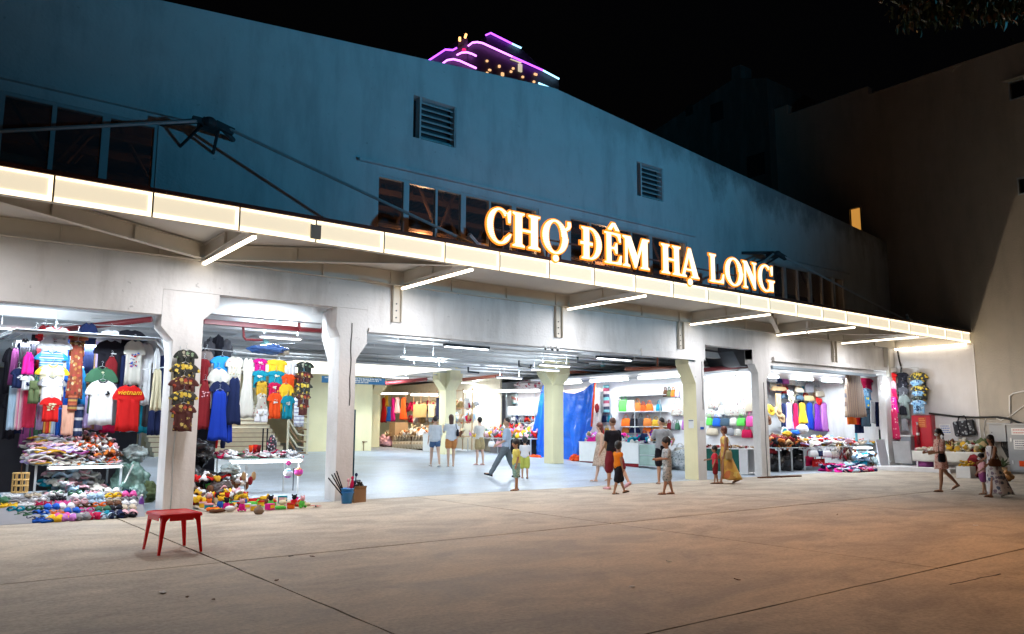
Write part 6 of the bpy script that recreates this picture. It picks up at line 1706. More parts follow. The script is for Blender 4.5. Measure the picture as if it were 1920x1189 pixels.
for k, (x0, y0, x1, y1, c1, lb) in enumerate(((952, 762, 967, 778, F_tote, 'white box with pale red flower print on the rack left of the tarpaulin'), (969, 763, 981, 778, K['palepink'], 'pale pink box in the middle of the rack'), (982, 763, 1001, 778, F_camo, 'white box with green leaf print at the right of the rack'))):
    A, B = atX(x0, y0, XQ + .9), atX(x1, y1, XQ + .9); t = thing('printed_box', lb, 'box', (0, 0, 0), 0, 'printed boxes on the rack of the toy stall'); mb = MB(); mb.b2(XQ + .9, XQ + 1.15, B.y, A.y, B.z, A.z); mb.build('carton', M_white, t)
    mb = MB(); mb.b2(XQ + .893, XQ + .899, B.y + .05, A.y - .05, B.z + .04, A.z - .04); mb.build('print', c1, t)
mb = MB()
for z in (atX(980, 779, XQ + .9).z, atX(980, 792, XQ + .9).z, atX(980, 806, XQ + .9).z): mb.b2(XQ + .88, XQ + 1.2, yat(1004, 780, XQ + .9), yat(950, 780, XQ + .9), z - .02, z)
for px in (950, 969, 1003): mb.b2(XQ + .87, XQ + .89, yat(px, 780, XQ + .9) - .01, yat(px, 780, XQ + .9) + .01, .9, 3.0)
mb.build('rack', M_alu, qs)
heap('toy_heap', 'heap of white, pink and yellow plush toys on the table of the toy stall', 'toys', (XQ + .05, XQ + 1.1, yq0 + .2, yq1 - .2), 260, [W['white'], W['palepink'], W['yellow'], W['white'], W['lilac'], W['green'], W['orange'], W['grey'], W['red']], lambda x, y, r: zq + .68 + .55 * (x - XQ) * r.random() + .1 * r.random(), (.22, .18, .13), .8, seed=33)
heap('toy_rack', 'coloured toys on the rack beside the blue tarpaulin', 'toys', (XQ + .9, XQ + 1.15, yat(1002, 800, XQ + .9), yat(955, 800, XQ + .9)), 90, [W['red'], W['white'], W['navy'], W['orange'], W['palepink'], W['grey']], lambda x, y, r: r.choice([atX(980, 790, XQ + .9).z, atX(980, 804, XQ + .9).z, 1.1]) + .08, (.2, .2, .16), .6, seed=34)
for k, px in enumerate((922, 936, 948)):
    bag((px - 6, 822, px + 6, 838), ['white bag hanging left under the toy table', 'pink bag hanging in the middle under the toy table', 'pale plastic bag hanging right under the toy table'][k], [K['white'], K['palepink'], M_clear][k], 'X', XQ - .02, group='bags under the toy table')
tube_lamp('row of bright tubes over the left half of the toy stall', atX(872, 734, XQ), atX(935, 733, XQ), 420, .05)
tube_lamp('row of bright tubes over the right half of the toy stall', atX(938, 733, XQ), atX(1012, 732, XQ), 420, .05)
for k, (px, py) in enumerate(((873, 756), (896, 760))):
    t = thing('light_bulb', ['round bright bulb at the left of the toy stall', 'round bright bulb in front of the grey curtain'][k], 'light bulb', atX(px, py, XQ), 0, 'bulbs of the toy stall'); mb = MB(); mb.ell((0, 0, 0), (.11, .11, .13)); mb.build('bulb', M_tube, t, True); mb = MB(); mb.tube([(0, 0, .1), (0, 0, .5)], .01, 5); mb.build('cord', M_black, t)

# ================================================================ SOUVENIR STALLS (back)
XV = 18.6
sv = thing('souvenir_stall', 'warm lit souvenir stall with low table of canvas bags between the yellow columns', 'market stall', (0, 0, 0))
yv0, yv1 = yat(838, 800, XV), yat(716, 800, XV)
zv = fz(32)
mb = MB(); mb.b2(XV + .0, XV + 1.2, yv0, yv1, zv + .55, zv + .60); mb.build('table_top', mat('pale_wood', (.50, .33, .18), .6), sv)
mb = MB(); mb.b2(XV + .15, XV + .18, yv0, yv1, zv - .2, zv + .54); mb.build('front_board', W['brown'], sv)
mb = MB(); mb.b2(XV + 2.6, XV + 2.7, yv0 - .3, yv1 + 8, .2, 3.7); mb.build('back_panel', cloth_mat('stallcream', (.70, .64, .50)), sv)
mb = MB()
for k in range(9): mb.b2(XV + 1.3, XV + 1.34, yv0 + (yv1 - yv0) * k / 8, yv0 + (yv1 - yv0) * k / 8 + .04, zv, 3.2)
for z in (1.7, 2.3, 3.1): mb.b2(XV + 1.29, XV + 1.35, yv0, yv1, z, z + .03)
mb.build('rack', mat('pale_wood', (.50, .33, .18), .6), sv)
heap('wooden_goods', 'wooden statuettes and folded textiles on the souvenir table', 'souvenirs', (XV + .1, XV + 1.2, yv0, yv1), 170, [W['cream'], W['tan'], W['white'], W['brown'], W['beige'], W['orangebag'], W['offwhite']], lambda x, y, r: zv + .62 + .35 * (x - XV) * r.random(), (.3, .16, .12), .6, seed=41)
heap('shelf_goods', 'rows of glassware and framed pictures on the rack of the souvenir stall', 'souvenirs', (XV + 1.3, XV + 1.6, yv0, yv1), 150, [W['cream'], W['beige'], W['white'], W['khaki'], W['paleblue'], W['tan'], W['crimson']], lambda x, y, r: r.choice([1.85, 2.45]) + .1 * r.random(), (.22, .22, .2), .5, seed=42)
for k in range(11):
    x0 = 736 + k * 5.6 + (2 if k > 5 else 0)
    bag((x0, 816, x0 + 6.5, 842), ('patterned beige canvas bag hanging from the souvenir table, ' + ['leftmost', 'second from left', 'third from left', 'fourth from left', 'fifth from left', 'in the middle', 'fifth from right', 'fourth from right', 'third from right', 'second from right', 'rightmost'][k]), spotty('canvas_print', (.55, .46, .33), [(.30, .14, .06), (.40, .32, .20)], 8, .35), 'X', XV - .02, kind='tote_bag', cat='tote bag', group='canvas bags under the souvenir table')
GV = 'garments hanging in the stalls at the back of the hall'
for b_, c, lb in (((714, 745, 726, 792), 'red', 'long red dress hanging right of the left yellow column'), ((724, 762, 735, 790), 'blue', 'cobalt dress hanging at the back beside the long red one'), ((733, 745, 742, 790), 'magenta', 'magenta dress hanging at the back of the hall'), ((740, 745, 751, 775), 'palepink', 'pale pink dress hanging at the back of the hall'), ((750, 745, 764, 787), 'orangered', 'coral orange dress hanging at the back of the hall'),
                   ((722, 742, 728, 762), 'mustard', 'small round straw hat cloth at the back'), ((775, 758, 800, 783), 'khaki', 'pale khaki curtain in the souvenir stall'), ((803, 758, 815, 783), 'cream', 'cream curtain in the souvenir stall'),
                   ((818, 746, 824, 786), 'navy', 'navy and white striped long cloth left of the yellow column'), ((824, 746, 834, 786), 'black', 'black patterned long cloth left of the yellow column')):
    garment('dress' if c not in ('khaki', 'cream', 'navy', 'black', 'mustard') else 'cloth', b_, lb, K[c], 'X', XV + 1.0, group=GV, fold=.03)
for b_, c, lb in (((664, 745, 676, 772), 'orangebag', 'bunch of orange woven bags at the back left of the column'), ((676, 748, 688, 770), 'beige', 'bunch of beige bags at the back left of the column'), ((686, 764, 694, 790), 'orangered', 'orange shirt at the back left of the column'), ((664, 774, 684, 795), 'navy', 'navy shirts on a rail at the back left of the column')):
    garment('tank', b_, lb, K[c], 'X', XV + 1.0, group=GV)
ms = thing('mannequin_dress', 'white sleeveless dress on a stand just right of the front pillar at the back', 'dress', atX(674, 788, 17.0), R(-90)); mb = MB(); cloth_panel(mb, lambda v: .34 + .14 * v, 1.05, .95, 8, 8, .2, .03, 2); mb.build('fabric', W['white'], ms, True); mb = MB(); mb.tube([(0, 0, .1), (0, 0, -1.9)], .02, 6); mb.build('stand', M_dark, ms)
tube_lamp('bright tube over the dresses at the back of the hall', atX(712, 738, XV), atX(765, 738, XV), 330, .04, colr=WARM)
tube_lamp('bright tube over the souvenir shelves at the back', atX(772, 740, XV), atX(822, 740, XV), 420, .05, colr=WARM)
t = thing('wooden_stool', 'small brown wooden stool beside the left yellow column', 'stool', atF(681, 845), .4)
mb = MB(); mb.b2(-.16, .16, -.16, .16, .36, .39); mb.build('seat', W['brown'], t)
for sx in (-1, 1):
    for sy in (-1, 1): mb = MB(); mb.tube([(sx * .13, sy * .13, .36), (sx * .17, sy * .17, 0)], .016, 5); mb.build('leg', W['brown'], t)
# stacked pink bags and cartons left of the souvenir table
lump('pink_bag_heap', 'heap of pink bags at the foot of the left yellow column', 'bags', atX(722, 828, XV), (.3, .55, .32), K['palepink'], seed=77, amp=.5)
t = thing('brown_cabinet', 'plain brown wooden cabinet side between the pink bags and the souvenir table', 'cabinet', (0, 0, 0)); A, B = atX(730, 800, XV + .1), atX(740, 840, XV + .1); mb = MB(); mb.b2(XV + .1, XV + .8, B.y, A.y, B.z, A.z + .2); mb.build('cabinet', mat('pale_wood', (.50, .33, .18), .6), t)
t = thing('cool_box', 'white cloth covered box left of the walking women', 'box', (0, 0, 0)); A, B = atX(793, 815, XV - .5), atX(806, 842, XV - .5); mb = MB(); mb.b2(XV - .5, XV + .1, B.y, A.y, fz(A.y), A.z); mb.build('box', M_white, t); mb = MB(); mb.b2(XV - .52, XV + .12, B.y - .02, A.y + .02, A.z, A.z + .05); mb.build('lid', M_white, t)
# ================================================================ CLOTHES SHOP IN THE LAST BAY
YB = 17.6
cs = thing('clothes_shop', 'crowded bright clothes and hat shop in the last bay', 'shop', (0, 0, 0))
mb = MB(); mb.b2(22.15, 29.6, 19.0, 19.08, .1, 3.4); mb.build('back_panel', M_white, cs)
mb = MB(); mb.b2(22.11, 22.2, 15.45, 19.0, .02, 3.4); mb.build('side_panel', M_sidew, cs)
mb = MB(); mb.b2(22.2, 29.6, 15.5, 19.0, 3.38, 3.44); mb.build('ceiling_panel', M_white, cs)
for k, x in enumerate((23.2, 25.4, 27.4)):
    tube_lamp(['left tube under the ceiling of the clothes shop', 'middle tube under the ceiling of the clothes shop', 'right tube under the ceiling of the clothes shop'][k], (x, 16.4, 3.28), (x + 1.4, 16.4, 3.28), 240, .05)
lamp('shop_front_light', 'AREA', (25.5, 15.35, 3.3), 130, COOL, target=(25.5, 17.2, 1.2), size=5, size_y=.12)
# top row: bags and framed boards
GC = 'bags and hats on the upper rows of the clothes shop'
rr = random.Random(8)
pos_ = ['left end', 'second', 'third', 'fourth', 'fifth', 'sixth', 'seventh', 'right end']
up = [((1441, 704, 1456, 716), 'white', 'white flat box'), ((1455, 704, 1466, 718), 'navy', 'dark grey cap bag'), ((1466, 703, 1478, 720), 'plum', 'grey purple pouch'), ((1478, 704, 1490, 722), F_tote, 'red patterned pouch'), ((1490, 706, 1508, 724), F_camo, 'grey patterned bag'), ((1522, 706, 1540, 726), F_camo, 'black and white printed bag'), ((1540, 706, 1556, 726), F_tote, 'small floral pouch'), ((1556, 706, 1576, 728), F_camo, 'green grey patterned purse')]
for k, (b_, c, lb) in enumerate(up): bag(b_, f"{lb} in the top row of the clothes shop, {pos_[k]}", K[c] if isinstance(c, str) else c, 'Y', YB + .3, group=GC)
mid = [((1445, 720, 1475, 733), 'tan', 'long tan carton'), ((1490, 722, 1506, 736), 'beige', 'beige handbag'), ((1508, 708, 1524, 736), 'grey', 'large grey shopping bag'), ((1528, 728, 1546, 744), 'beige', 'cream and brown basket bag'), ((1548, 724, 1566, 742), 'offwhite', 'off-white shoulder bag'), ((1506, 736, 1526, 752), 'khaki', 'khaki soft bag'), ((1464, 736, 1478, 748), cloth_mat('slate', (.06, .10, .14)), 'slate blue cap'), ((1492, 736, 1506, 750), cloth_mat('slate', (.06, .10, .14)), 'slate blue sun hat')]
for k, (b_, c, lb) in enumerate(mid): bag(b_, f"{lb} in the second row of the clothes shop, {pos_[k]}", K[c] if isinstance(c, str) else c, 'Y', YB + .1, group=GC)
q9 = ['beige', 'navy', 'red', 'grey', 'tan', 'teal', 'white', 'maroon', 'khaki', 'black', 'mustard', 'lavender', 'olive', 'pink']
for i, c_ in enumerate(q9):
    x_ = 1443 + 11 * i; bag((x_, 711 + 3 * (i % 3), x_ + 12, 732 + 3 * (i % 3)), f"{c_} bag in the crowded rear row under the shop ceiling", K[c_], 'Y', YB + .75, group=GC)
    if i < 11: bag((1487 + 9 * i, 728 + 6 * (i % 2), 1497 + 9 * i, 752 + 4 * (i % 2)), f"{c_} pouch hanging just above the dresses of the clothes shop", K[c_], 'Y', YB + .4, group=GC)
def hat(px, py, Y, c, label, r_=.2, tilt=R(70)):
    t = thing('sun_hat', label, 'hat', atY(px, py, Y), 0, 'straw and cloth hats of the clothes shop'); t.rotation_euler = (tilt, 0, 0)
    mb = MB(); mb.lathe([(0, .10), (.06, .10), (.085, .08), (.09, 0), (r_ * .7, -.01), (r_, -.02), (r_, -.028), (r_ * .7, -.02), (.08, -.01), (0, -.005)], n=20); mb.build('crown', c, t, True)
    mb = MB(); mb.lathe([(.088, .005), (.093, .005), (.092, .03), (.087, .03)], n=20); mb.build('band', W['brown'], t, True)
for (px, py, c, lb) in ((1484, 748, 'cream', 'cream straw hat hanging above the lilac dress'), (1482, 738, 'white', 'white cloth hat above the straw hat'), (1460, 772, 'tan', 'big tan straw hat at the left of the clothes shop'), (1446, 768, 'mustard', 'mustard straw hat by the fourth pillar'), (1466, 782, 'tan', 'tan woven hat lowest at the left of the clothes shop'), (1440, 786, 'brown', 'brown woven hat by the fourth pillar'), (1536, 752, 'red', 'small red hat above the purple dresses')):
    hat(px, py, YB - .4 if px < 1470 else YB - .1, K[c], lb, .22 if px < 1470 else .17)
garment('cloth', (1454, 738, 1464, 768), 'brown fringed scarf hanging above the straw hats', W['tan'], 'Y', YB - .3, fold=.03)
GD = 'dresses in a row at the back of the clothes shop'
dr = [((1463, 756, 1474, 800), 'navy', 'narrow navy dress at the left end of the dress row'), ((1471, 754, 1487, 806), 'lavender', 'long lavender dress'), ((1485, 756, 1497, 806), 'crimson', 'dark blue and crimson dress right of the lavender one'), ((1495, 755, 1512, 794), 'yellow', 'pale yellow two piece dress'), ((1509, 755, 1526, 806), 'royal', 'royal blue dress'), ((1524, 756, 1539, 808), 'purple', 'deep purple dress'), ((1535, 754, 1553, 809), 'lilac', 'bright lilac dress in the middle of the row'), ((1551, 757, 1567, 809), 'magenta', 'plum magenta dress'), ((1564, 760, 1580, 809), 'plum', 'dull plum dress at the right of the purple ones'), ((1578, 770, 1594, 812), 'royal', 'blue skirt beside the plum dress'), ((1590, 778, 1612, 816), 'skyblue', 'turquoise shorts at the right end of the dress row')]
for i, (b_, c, lb) in enumerate(dr): garment('dress' if i < 10 else 'shorts', b_, lb if 'row' in lb or 'beside' in lb or 'right' in lb else lb + ' in the row of the clothes shop', W[c] if c in W else K[c], 'Y', YB - .05 * (i % 2), group=GD, fold=.03, thick=.09)
GR = 'garments hanging at the right of the clothes shop'
def s3(kind, b_, lb, c, Y=15.6, **kw): return garment(kind, b_, lb, K[c] if isinstance(c, str) else c, 'Y', Y, group=GR, **kw)
s3('bundle', (1580, 697, 1618, 782), 'bundle of brown plaid scarves tied together and hanging in front of the shop', F_plaid, 15.3, fold=.03, thick=.22)
s3('cloth', (1588, 778, 1604, 796), 'orange and cream cloth corner under the plaid scarves', 'orange', 15.6, fold=.03)
s3('cloth', (1600, 770, 1612, 796), 'red cloth under the plaid scarves', 'red', 15.7, fold=.03)
s3('shorts', (1600, 770, 1618, 812), 'dark blue shorts beside the plaid scarves', 'navy', 15.8)
s3('tee', (1608, 708, 1638, 732), 'hot pink open shirt at the top of the right hand rack', 'crimson', 15.6)
s3('tee', (1612, 728, 1636, 750), 'turquoise flowered shirt under the pink one', F_blueflow, 15.55)
s3('tee', (1613, 742, 1634, 766), 'blue shirt with yellow star flower print', spotty('print_blueyel', (.05, .22, .45), [(.75, .60, .05), (.05, .3, .5)], 8, .4), 15.5)
s3('shorts', (1614, 762, 1632, 800), 'dark teal shorts hanging under the yellow flower print', cloth_mat('slate', (.06, .10, .14)), 15.55)
s3('tee', (1632, 706, 1648, 756), 'blue grey denim shirt on the right hand rack', cloth_mat('denim', (.14, .22, .32)), 15.65)
s3('kurta', (1628, 752, 1643, 794), 'white tunic between the dark teal shorts and navy trousers', 'white', 15.5)
s3('shorts', (1640, 754, 1650, 800), 'navy trousers on the right hand rack', 'navy', 15.45)
s3('kurta', (1644, 735, 1658, 806), 'long white tunic with narrow sleeves on the right hand rack', 'white', 15.3)
s3('tee', (1648, 742, 1669, 794), 'white t-shirt with small blue print beside the red dress', 'white', 15.15, prt=blob_print([W['blue'], W['grey']], 0, -.5, .12, .12, 12))
s3('shorts', (1646, 792, 1668, 824), 'black trousers hanging below the white printed t-shirt', 'black', 15.35)
mb = MB(); mb.tube([atY(1606, 706, 15.6), atY(1662, 707, 15.6)], .012, 6); tag(mb.build('clothes_rail', M_chrome, None, True), 'rail at the top of the right hand clothes rack', 'clothes rail')
mb = MB(); p = atY(1612, 700, 15.9); q_ = atY(1604, 800, 15.9); mb.b2(q_.x - .03, q_.x + .03, 15.86, 15.92, fz(16), 3.2); mb.b2(q_.x, 29.5, 15.86, 15.92, 3.2, 3.26); tag(mb.build('frame_posts', mat('turquoise_steel', (.10, .42, .50), .4)), 'turquoise steel frame of the right hand clothes rack', 'frame')
# bulb with strong light
t = thing('light_bulb', 'bare bright bulb hanging in front of the right hand clothes rack', 'light bulb', atY(1656, 727, 14.9)); mb = MB(); mb.ell((0, 0, 0), (.09, .09, .11)); mb.build('bulb', M_tube, t, True); mb = MB(); mb.tube([(0, 0, .1), (0, 0, .9)], .008, 5); mb.build('cord', M_white, t)
lamp('bulb_light', 'POINT', t.location + Vector((-.05, -.2, -.02)), 40, COOL, size=.1)
# clothes on the neighbour's wall: plane X
GX = 'clothes hanging on the neighbouring wall by the hose cabinet'
def sx(kind, b_, lb, c, X=29.75, **kw): return garment(kind, b_, lb, K[c] if isinstance(c, str) else c, 'X', X, group=GX, **kw)
sx('tee', (1661, 699, 1682, 720), 'small red child tunic at the top of the red column', 'red', 29.70, fold=.01, prt=blob_print([W['cream']], 0, -.5, .1, .1, 6))
sx('kurta', (1661, 713, 1684, 752), 'pale pink child tunic in the red column', 'palepink', 29.66)
sx('kurta', (1664, 728, 1684, 750), 'crimson child tunic under the pale pink one', 'crimson', 29.6)
sx('kurta', (1663, 744, 1685, 775), 'crimson tunic with white embroidery in the red column', 'hotpink', 29.54, prt=blob_print([W['palepink'], W['cream']], 0, -.3, .12, .2, 14))
sx('kurta', (1664, 766, 1687, 824), 'long crimson traditional dress, lowest of the red column', spotty('print_aodai', (.60, .01, .10), [(.60, .01, .10), (.60, .01, .10), (.8, .55, .5)], 12, .3), 29.48, fold=.02)
sx('tee', (1678, 698, 1704, 722), 'black t-shirt at the top of the dark column', 'black', 29.75)
sx('tee', (1680, 714, 1704, 740), 'black t-shirt on a hanger, second of the dark column', 'black', 29.7)
sx('tee', (1681, 726, 1705, 752), 'dark t-shirt, third of the dark column', 'darkgrey', 29.65)
sx('tee', (1682, 740, 1707, 785), 'grey green sweater hanging in the dark column', cloth_mat('greygreen', (.20, .24, .23)), 29.6)
sx('tank', (1685, 760, 1700, 778), 'small black top over the grey green sweater', 'black', 29.54)
sx('kurta', (1686, 784, 1704, 808), 'pale grey printed bag shirt at the bottom of the dark column', 'grey', 29.6)
sx('tee', (1703, 697, 1740, 740), 'yellow and black printed shirt at the top of the last column', F_yelblack, 29.8, thick=.1)
sx('tee', (1705, 712, 1732, 735), 'light blue flowered shirt over the yellow one', F_blueflow, 29.72)
sx('tee', (1707, 722, 1742, 752), 'second yellow and black printed shirt', F_yelblack, 29.68, thick=.1)
sx('tee', (1709, 733, 1733, 752), 'blue flowered shirt under the second yellow one', F_blueflow, 29.62)
sx('tee', (1707, 742, 1734, 762), 'black shirt with red and white flowers in the last column', F_pine, 29.58)
sx('tee', (1706, 750, 1737, 776), 'light blue shirt with dark centre, lowest of the last column', F_blueflow, 29.52, prt=blob_print([W['navy']], 0, -.6, .15, .2, 30))
mb = MB(); mb.tube([atX(1650, 690, 29.7), atX(1690, 688, 29.7), atX(1722, 690, 29.7), atX(1722, 697, 29.7)], .012, 6); tag(mb.build('clothes_rail', M_chrome, None, True), 'thin rail fixed to the neighbouring wall above the printed shirts', 'clothes rail')
# table, heap and goods underneath
ct = thing('display_table', 'long steel legged table in front of the clothes shop', 'table', (0, 0, 0))
xA, xB = atY(1440, 840, 16.0).x, atY(1640, 835, 16.0).x
mb = MB(); mb.b2(xA, xB, 15.6, 16.9, .80, .83); mb.build('top', M_alu, ct)
for x in (xA + .1, atY(1482, 860, 15.7).x, atY(1490, 860, 15.7).x + .5, xB - 1.2, xB - .1):
    mb = MB(); mb.b2(x - .02, x + .02, 15.63, 15.67, 0.02, .80); mb.build('leg', M_alu, ct)
heap('clothes_heap', 'sprawling heap of white, lilac and beige clothes on the long table', 'clothes pile', (xA + 1.6, xB, 15.65, 16.8), 200, [W['white'], W['offwhite'], W['lavender'], W['palepink'], W['paleblue'], W['beige'], W['red'], W['mustard'], W['white']], pile(.83, .34, xA + .5, xB + .6, 15.4, 16.8), (.34, .26, .05), .3, seed=51)
heap('leather_heap', 'dark heap of brown leather bags at the left of the long table', 'bags', (xA, xA + 1.8, 15.6, 16.7), 90, [W['brown'], W['black'], W['tan'], W['brown'], W['maroon'], W['orangebag']], pile(.83, .45, xA - .6, xA + 2.4, 15.4, 16.7), (.26, .2, .09), .5, seed=52)
for k, (px, py, r_, mm, lb) in enumerate(((1450, 862, (.4, .3, .38), M_bagblk, 'black sack under the left end of the long table'), (1470, 864, (.4, .3, .36), M_bagblk, 'second black sack under the long table'), (1494, 862, (.35, .3, .38), M_bagblk, 'third black sack under the long table, before the red bag'), (1445, 852, (.2, .2, .12), K['maroon'], 'dark red scarf on the sacks by the fourth pillar'))):
    lump('sack', lb, 'sack', (atY(px, py, 16.0).x, 16.0, .38 if k < 3 else .7), r_, mm, seed=k + 80, group='sacks under the long table')
bag((1508, 842, 1526, 874), 'dark crimson shopping bag under the long table, leftmost', K['crimson'], 'Y', 15.75, kind='tote_bag', cat='tote bag')
bag((1522, 850, 1546, 875), 'red shopping bag with pink print under the long table', K['red'], 'Y', 15.65, kind='tote_bag', cat='tote bag', prt=blob_print([W['palepink']], 0, -.7, .3, .14, 14))
bag((1517, 838, 1533, 857), 'white handbag hanging left under the long table', K['white'], 'Y', 15.55, group='white handbags under the long table')
bag((1542, 838, 1558, 858), 'white handbag hanging middle under the long table', K['white'], 'Y', 15.55, group='white handbags under the long table')
bag((1530, 840, 1544, 856), 'navy handbag hanging between two white handbags', K['navy'], 'Y', 15.6)
bag((1559, 840, 1572, 858), 'patterned handbag hanging right of the white ones', F_tote, 'Y', 15.55)
heap('hanging_pouches', 'cluster of small pouches hanging below the right part of the long table', 'pouches', (atY(1566, 850, 15.6).x, atY(1604, 850, 15.6).x, 15.56, 15.8), 60, [W['white'], W['brown'], W['grey'], W['beige'], W['maroon']], lambda x, y, r: .45 + .3 * r.random(), (.12, .06, .16), .5, seed=54)
tube_lamp('tube lighting the blankets below the right part of the long table', atY(1600, 840, 15.5), atY(1634, 840, 15.5), 20, .03)
pA, pB = atZ(1545, 884), atZ(1672, 886)
heap('blanket_pile', 'folded navy, pink and white patterned fabrics spread on the ground before the shop', 'fabrics', (pA.x, pB.x + .6, 14.3, 15.5), 190, [W['navy'], W['white'], W['palepink'], W['paleblue'], W['hotpink'], W['navy'], F_blueflow, W['crimson']], lambda x, y, r: .03 + .22 * (y - 14.2) / 1.3 * r.random(), (.42, .2, .05), .18, seed=55)
heap('linen_stack', 'stack of pale blue and white linens behind the fabrics on the ground', 'linens', (atY(1590, 860, 15.8).x, atY(1650, 860, 15.8).x, 15.5, 15.9), 80, [W['white'], W['paleblue'], W['grey'], W['teal'], W['white']], lambda x, y, r: .2 + .4 * r.random(), (.4, .26, .07), .25, seed=56)
heap('clear_bags', 'crumpled clear plastic bags by the boards at the right of the shop', 'plastic bags', (atY(1646, 860, 15.3).x, 29.2, 15.0, 15.5), 40, [M_clear, M_white, W['brown']], lambda x, y, r: .15 + .35 * r.random(), (.3, .2, .16), .8, seed=57)
for k, x in enumerate((0, .25, .5, .75, 1.0)):
    mb = MB(); s_ = atZ(1436 + x * 46, 896 - 2 * x); mb.box((s_.x, s_.y - .05, .02), (.7, .14, .04), rz=rr.uniform(-.2, .2)); tag(mb.build('wood_offcut', W['brown']), ['brown plank end by the foot of the fourth pillar', 'brown plank lying second from the fourth pillar', 'middle plank in the strip before the black sacks', 'plank lying before the third black sack', 'last plank of the strip before the black sacks'][k], 'plank', 'planks lying before the black sacks')
tray = thing('plastic_tray', 'white framed turquoise mirror tray leaning at the left of the clothes heap', 'tray', atY(1472, 812, 16.6)); mb = MB(); mb.prism([(.2 * math.cos(a) * 1.1, .22 * math.sin(a)) for a in [2 * math.pi * k / 16 for k in range(16)]], (0, 0, 0), (1, 0, 0), (0, 0, 1), (0, .02, 0)); mb.build('frame', M_white, tray); mb = MB(); mb.prism([(.16 * math.cos(a) * 1.1, .17 * math.sin(a)) for a in [2 * math.pi * k / 16 for k in range(16)]], (0, -.004, 0), (1, 0, 0), (0, 0, 1), (0, .003, 0)); mb.build('face', W['teal'], tray)
for (x0, y0, x1, y1, c, lb) in ((1494, 796, 1514, 814, 'white', 'white printed pillow sack standing on the clothes heap'), (1484, 806, 1496, 817, 'blue', 'small blue bag lying on the clothes heap'), (1470, 808, 1482, 820, 'mustard', 'mustard bag lying on the clothes heap')):
    A, B = atY(x0, y1, 16.2), atY(x1, y0, 16.2); lump('soft_bag', lb, 'bag', ((A.x + B.x) / 2, 16.2, (A.z + B.z) / 2), ((B.x - A.x) / 2, .15, (B.z - A.z) / 2), K[c], seed=int(x0), amp=.15)
# boards and low cabinet against the corner
cb = thing('grey_cabinet', 'low steel cabinet with pale top left of the red hose cabinet', 'cabinet', (0, 0, 0))
A, B = atX(1690, 816, 29.4), atX(1712, 874, 29.4)
mb = MB(); mb.b2(29.35, 29.93, B.y, A.y, .16, A.z - .05); mb.build('body', mat('cab_grey', (.24, .27, .30), .4), cb); mb = MB(); mb.b2(29.33, 29.94, B.y - .02, A.y + .02, A.z - .049, A.z); mb.build('top', M_white, cb)
mb = MB(); mb.box((29.1, 14.35, .62), (.04, .62, .80), ry=-.15); tag(mb.build('grey_board', mat('board_grey', (.42, .42, .42), .6)), 'pale grey board leaning on the steel cabinet', 'board')
mb = MB(); A = atZ(1665, 872); mb.box((28.7, 14.9, .60), (.62, .04, .95), rx=-.12); tag(mb.build('white_board', mat('board_lilac', (.55, .56, .62), .5)), 'lilac white board leaning at the end of the clothes shop', 'board')
lump('green_bag', 'small bright green plastic bag on the edge of the table end', 'bag', atY(1650, 832, 15.2), (.12, .1, .16), K['brightgreen'], seed=90)
# step at the wall
mb = MB(); mb.b2(27.9, 29.94, 12.2, 14.84, 0.001, .14); tag(mb.build('kerb_step', M_sidew), 'low pale concrete step along the foot of the neighbouring wall', 'step', kind='structure')
# ================================================================ PEOPLE
SK = {'light': mat('skin_light', (.62, .40, .30), .5, var=.04, spec=.35), 'mid': mat('skin_mid', (.50, .29, .19), .5, var=.04, spec=.35), 'tan': mat('skin_tan', (.38, .20, .12), .5, var=.05, spec=.35)}
HAIR = {'black': mat('hair_black', (.012, .010, .010), .45, var=.3, scale=30), 'brown': mat('hair_brown', (.09, .035, .02), .45, var=.3, scale=30), 'red': mat('hair_auburn', (.13, .03, .02), .45, var=.3, scale=30), 'dark': mat('hair_dark', (.025, .016, .012), .45, var=.3, scale=30)}
LEFT, RIGHT, AWAY, TOWARD = math.atan2(.61, -.79), math.atan2(-.61, .79), math.atan2(.79, .61), math.atan2(-.79, -.61)
def remesh(o, vx):
    md = o.modifiers.new('remesh', 'REMESH'); md.mode = 'VOXEL'; md.voxel_size = vx; md.use_smooth_shade = True
    sm = o.modifiers.new('smooth', 'SMOOTH'); sm.factor = .5; sm.iterations = 3
_wt = bpy.data.textures.new('wrinkle', 'CLOUDS'); _wt.noise_scale = .09; _wt.noise_depth = 2
def crease(o, s=.022):
    md = o.modifiers.new('crease', 'DISPLACE'); md.texture = _wt; md.strength = s; md.mid_level = .5; md.texture_coords = 'GLOBAL'
def limb(mb, pts, rs, n=10):
    mb.tube(pts, rs, n)
    for p, r in zip(pts, rs): mb.ell(p, (r, r, r), nu=8, nv=6)
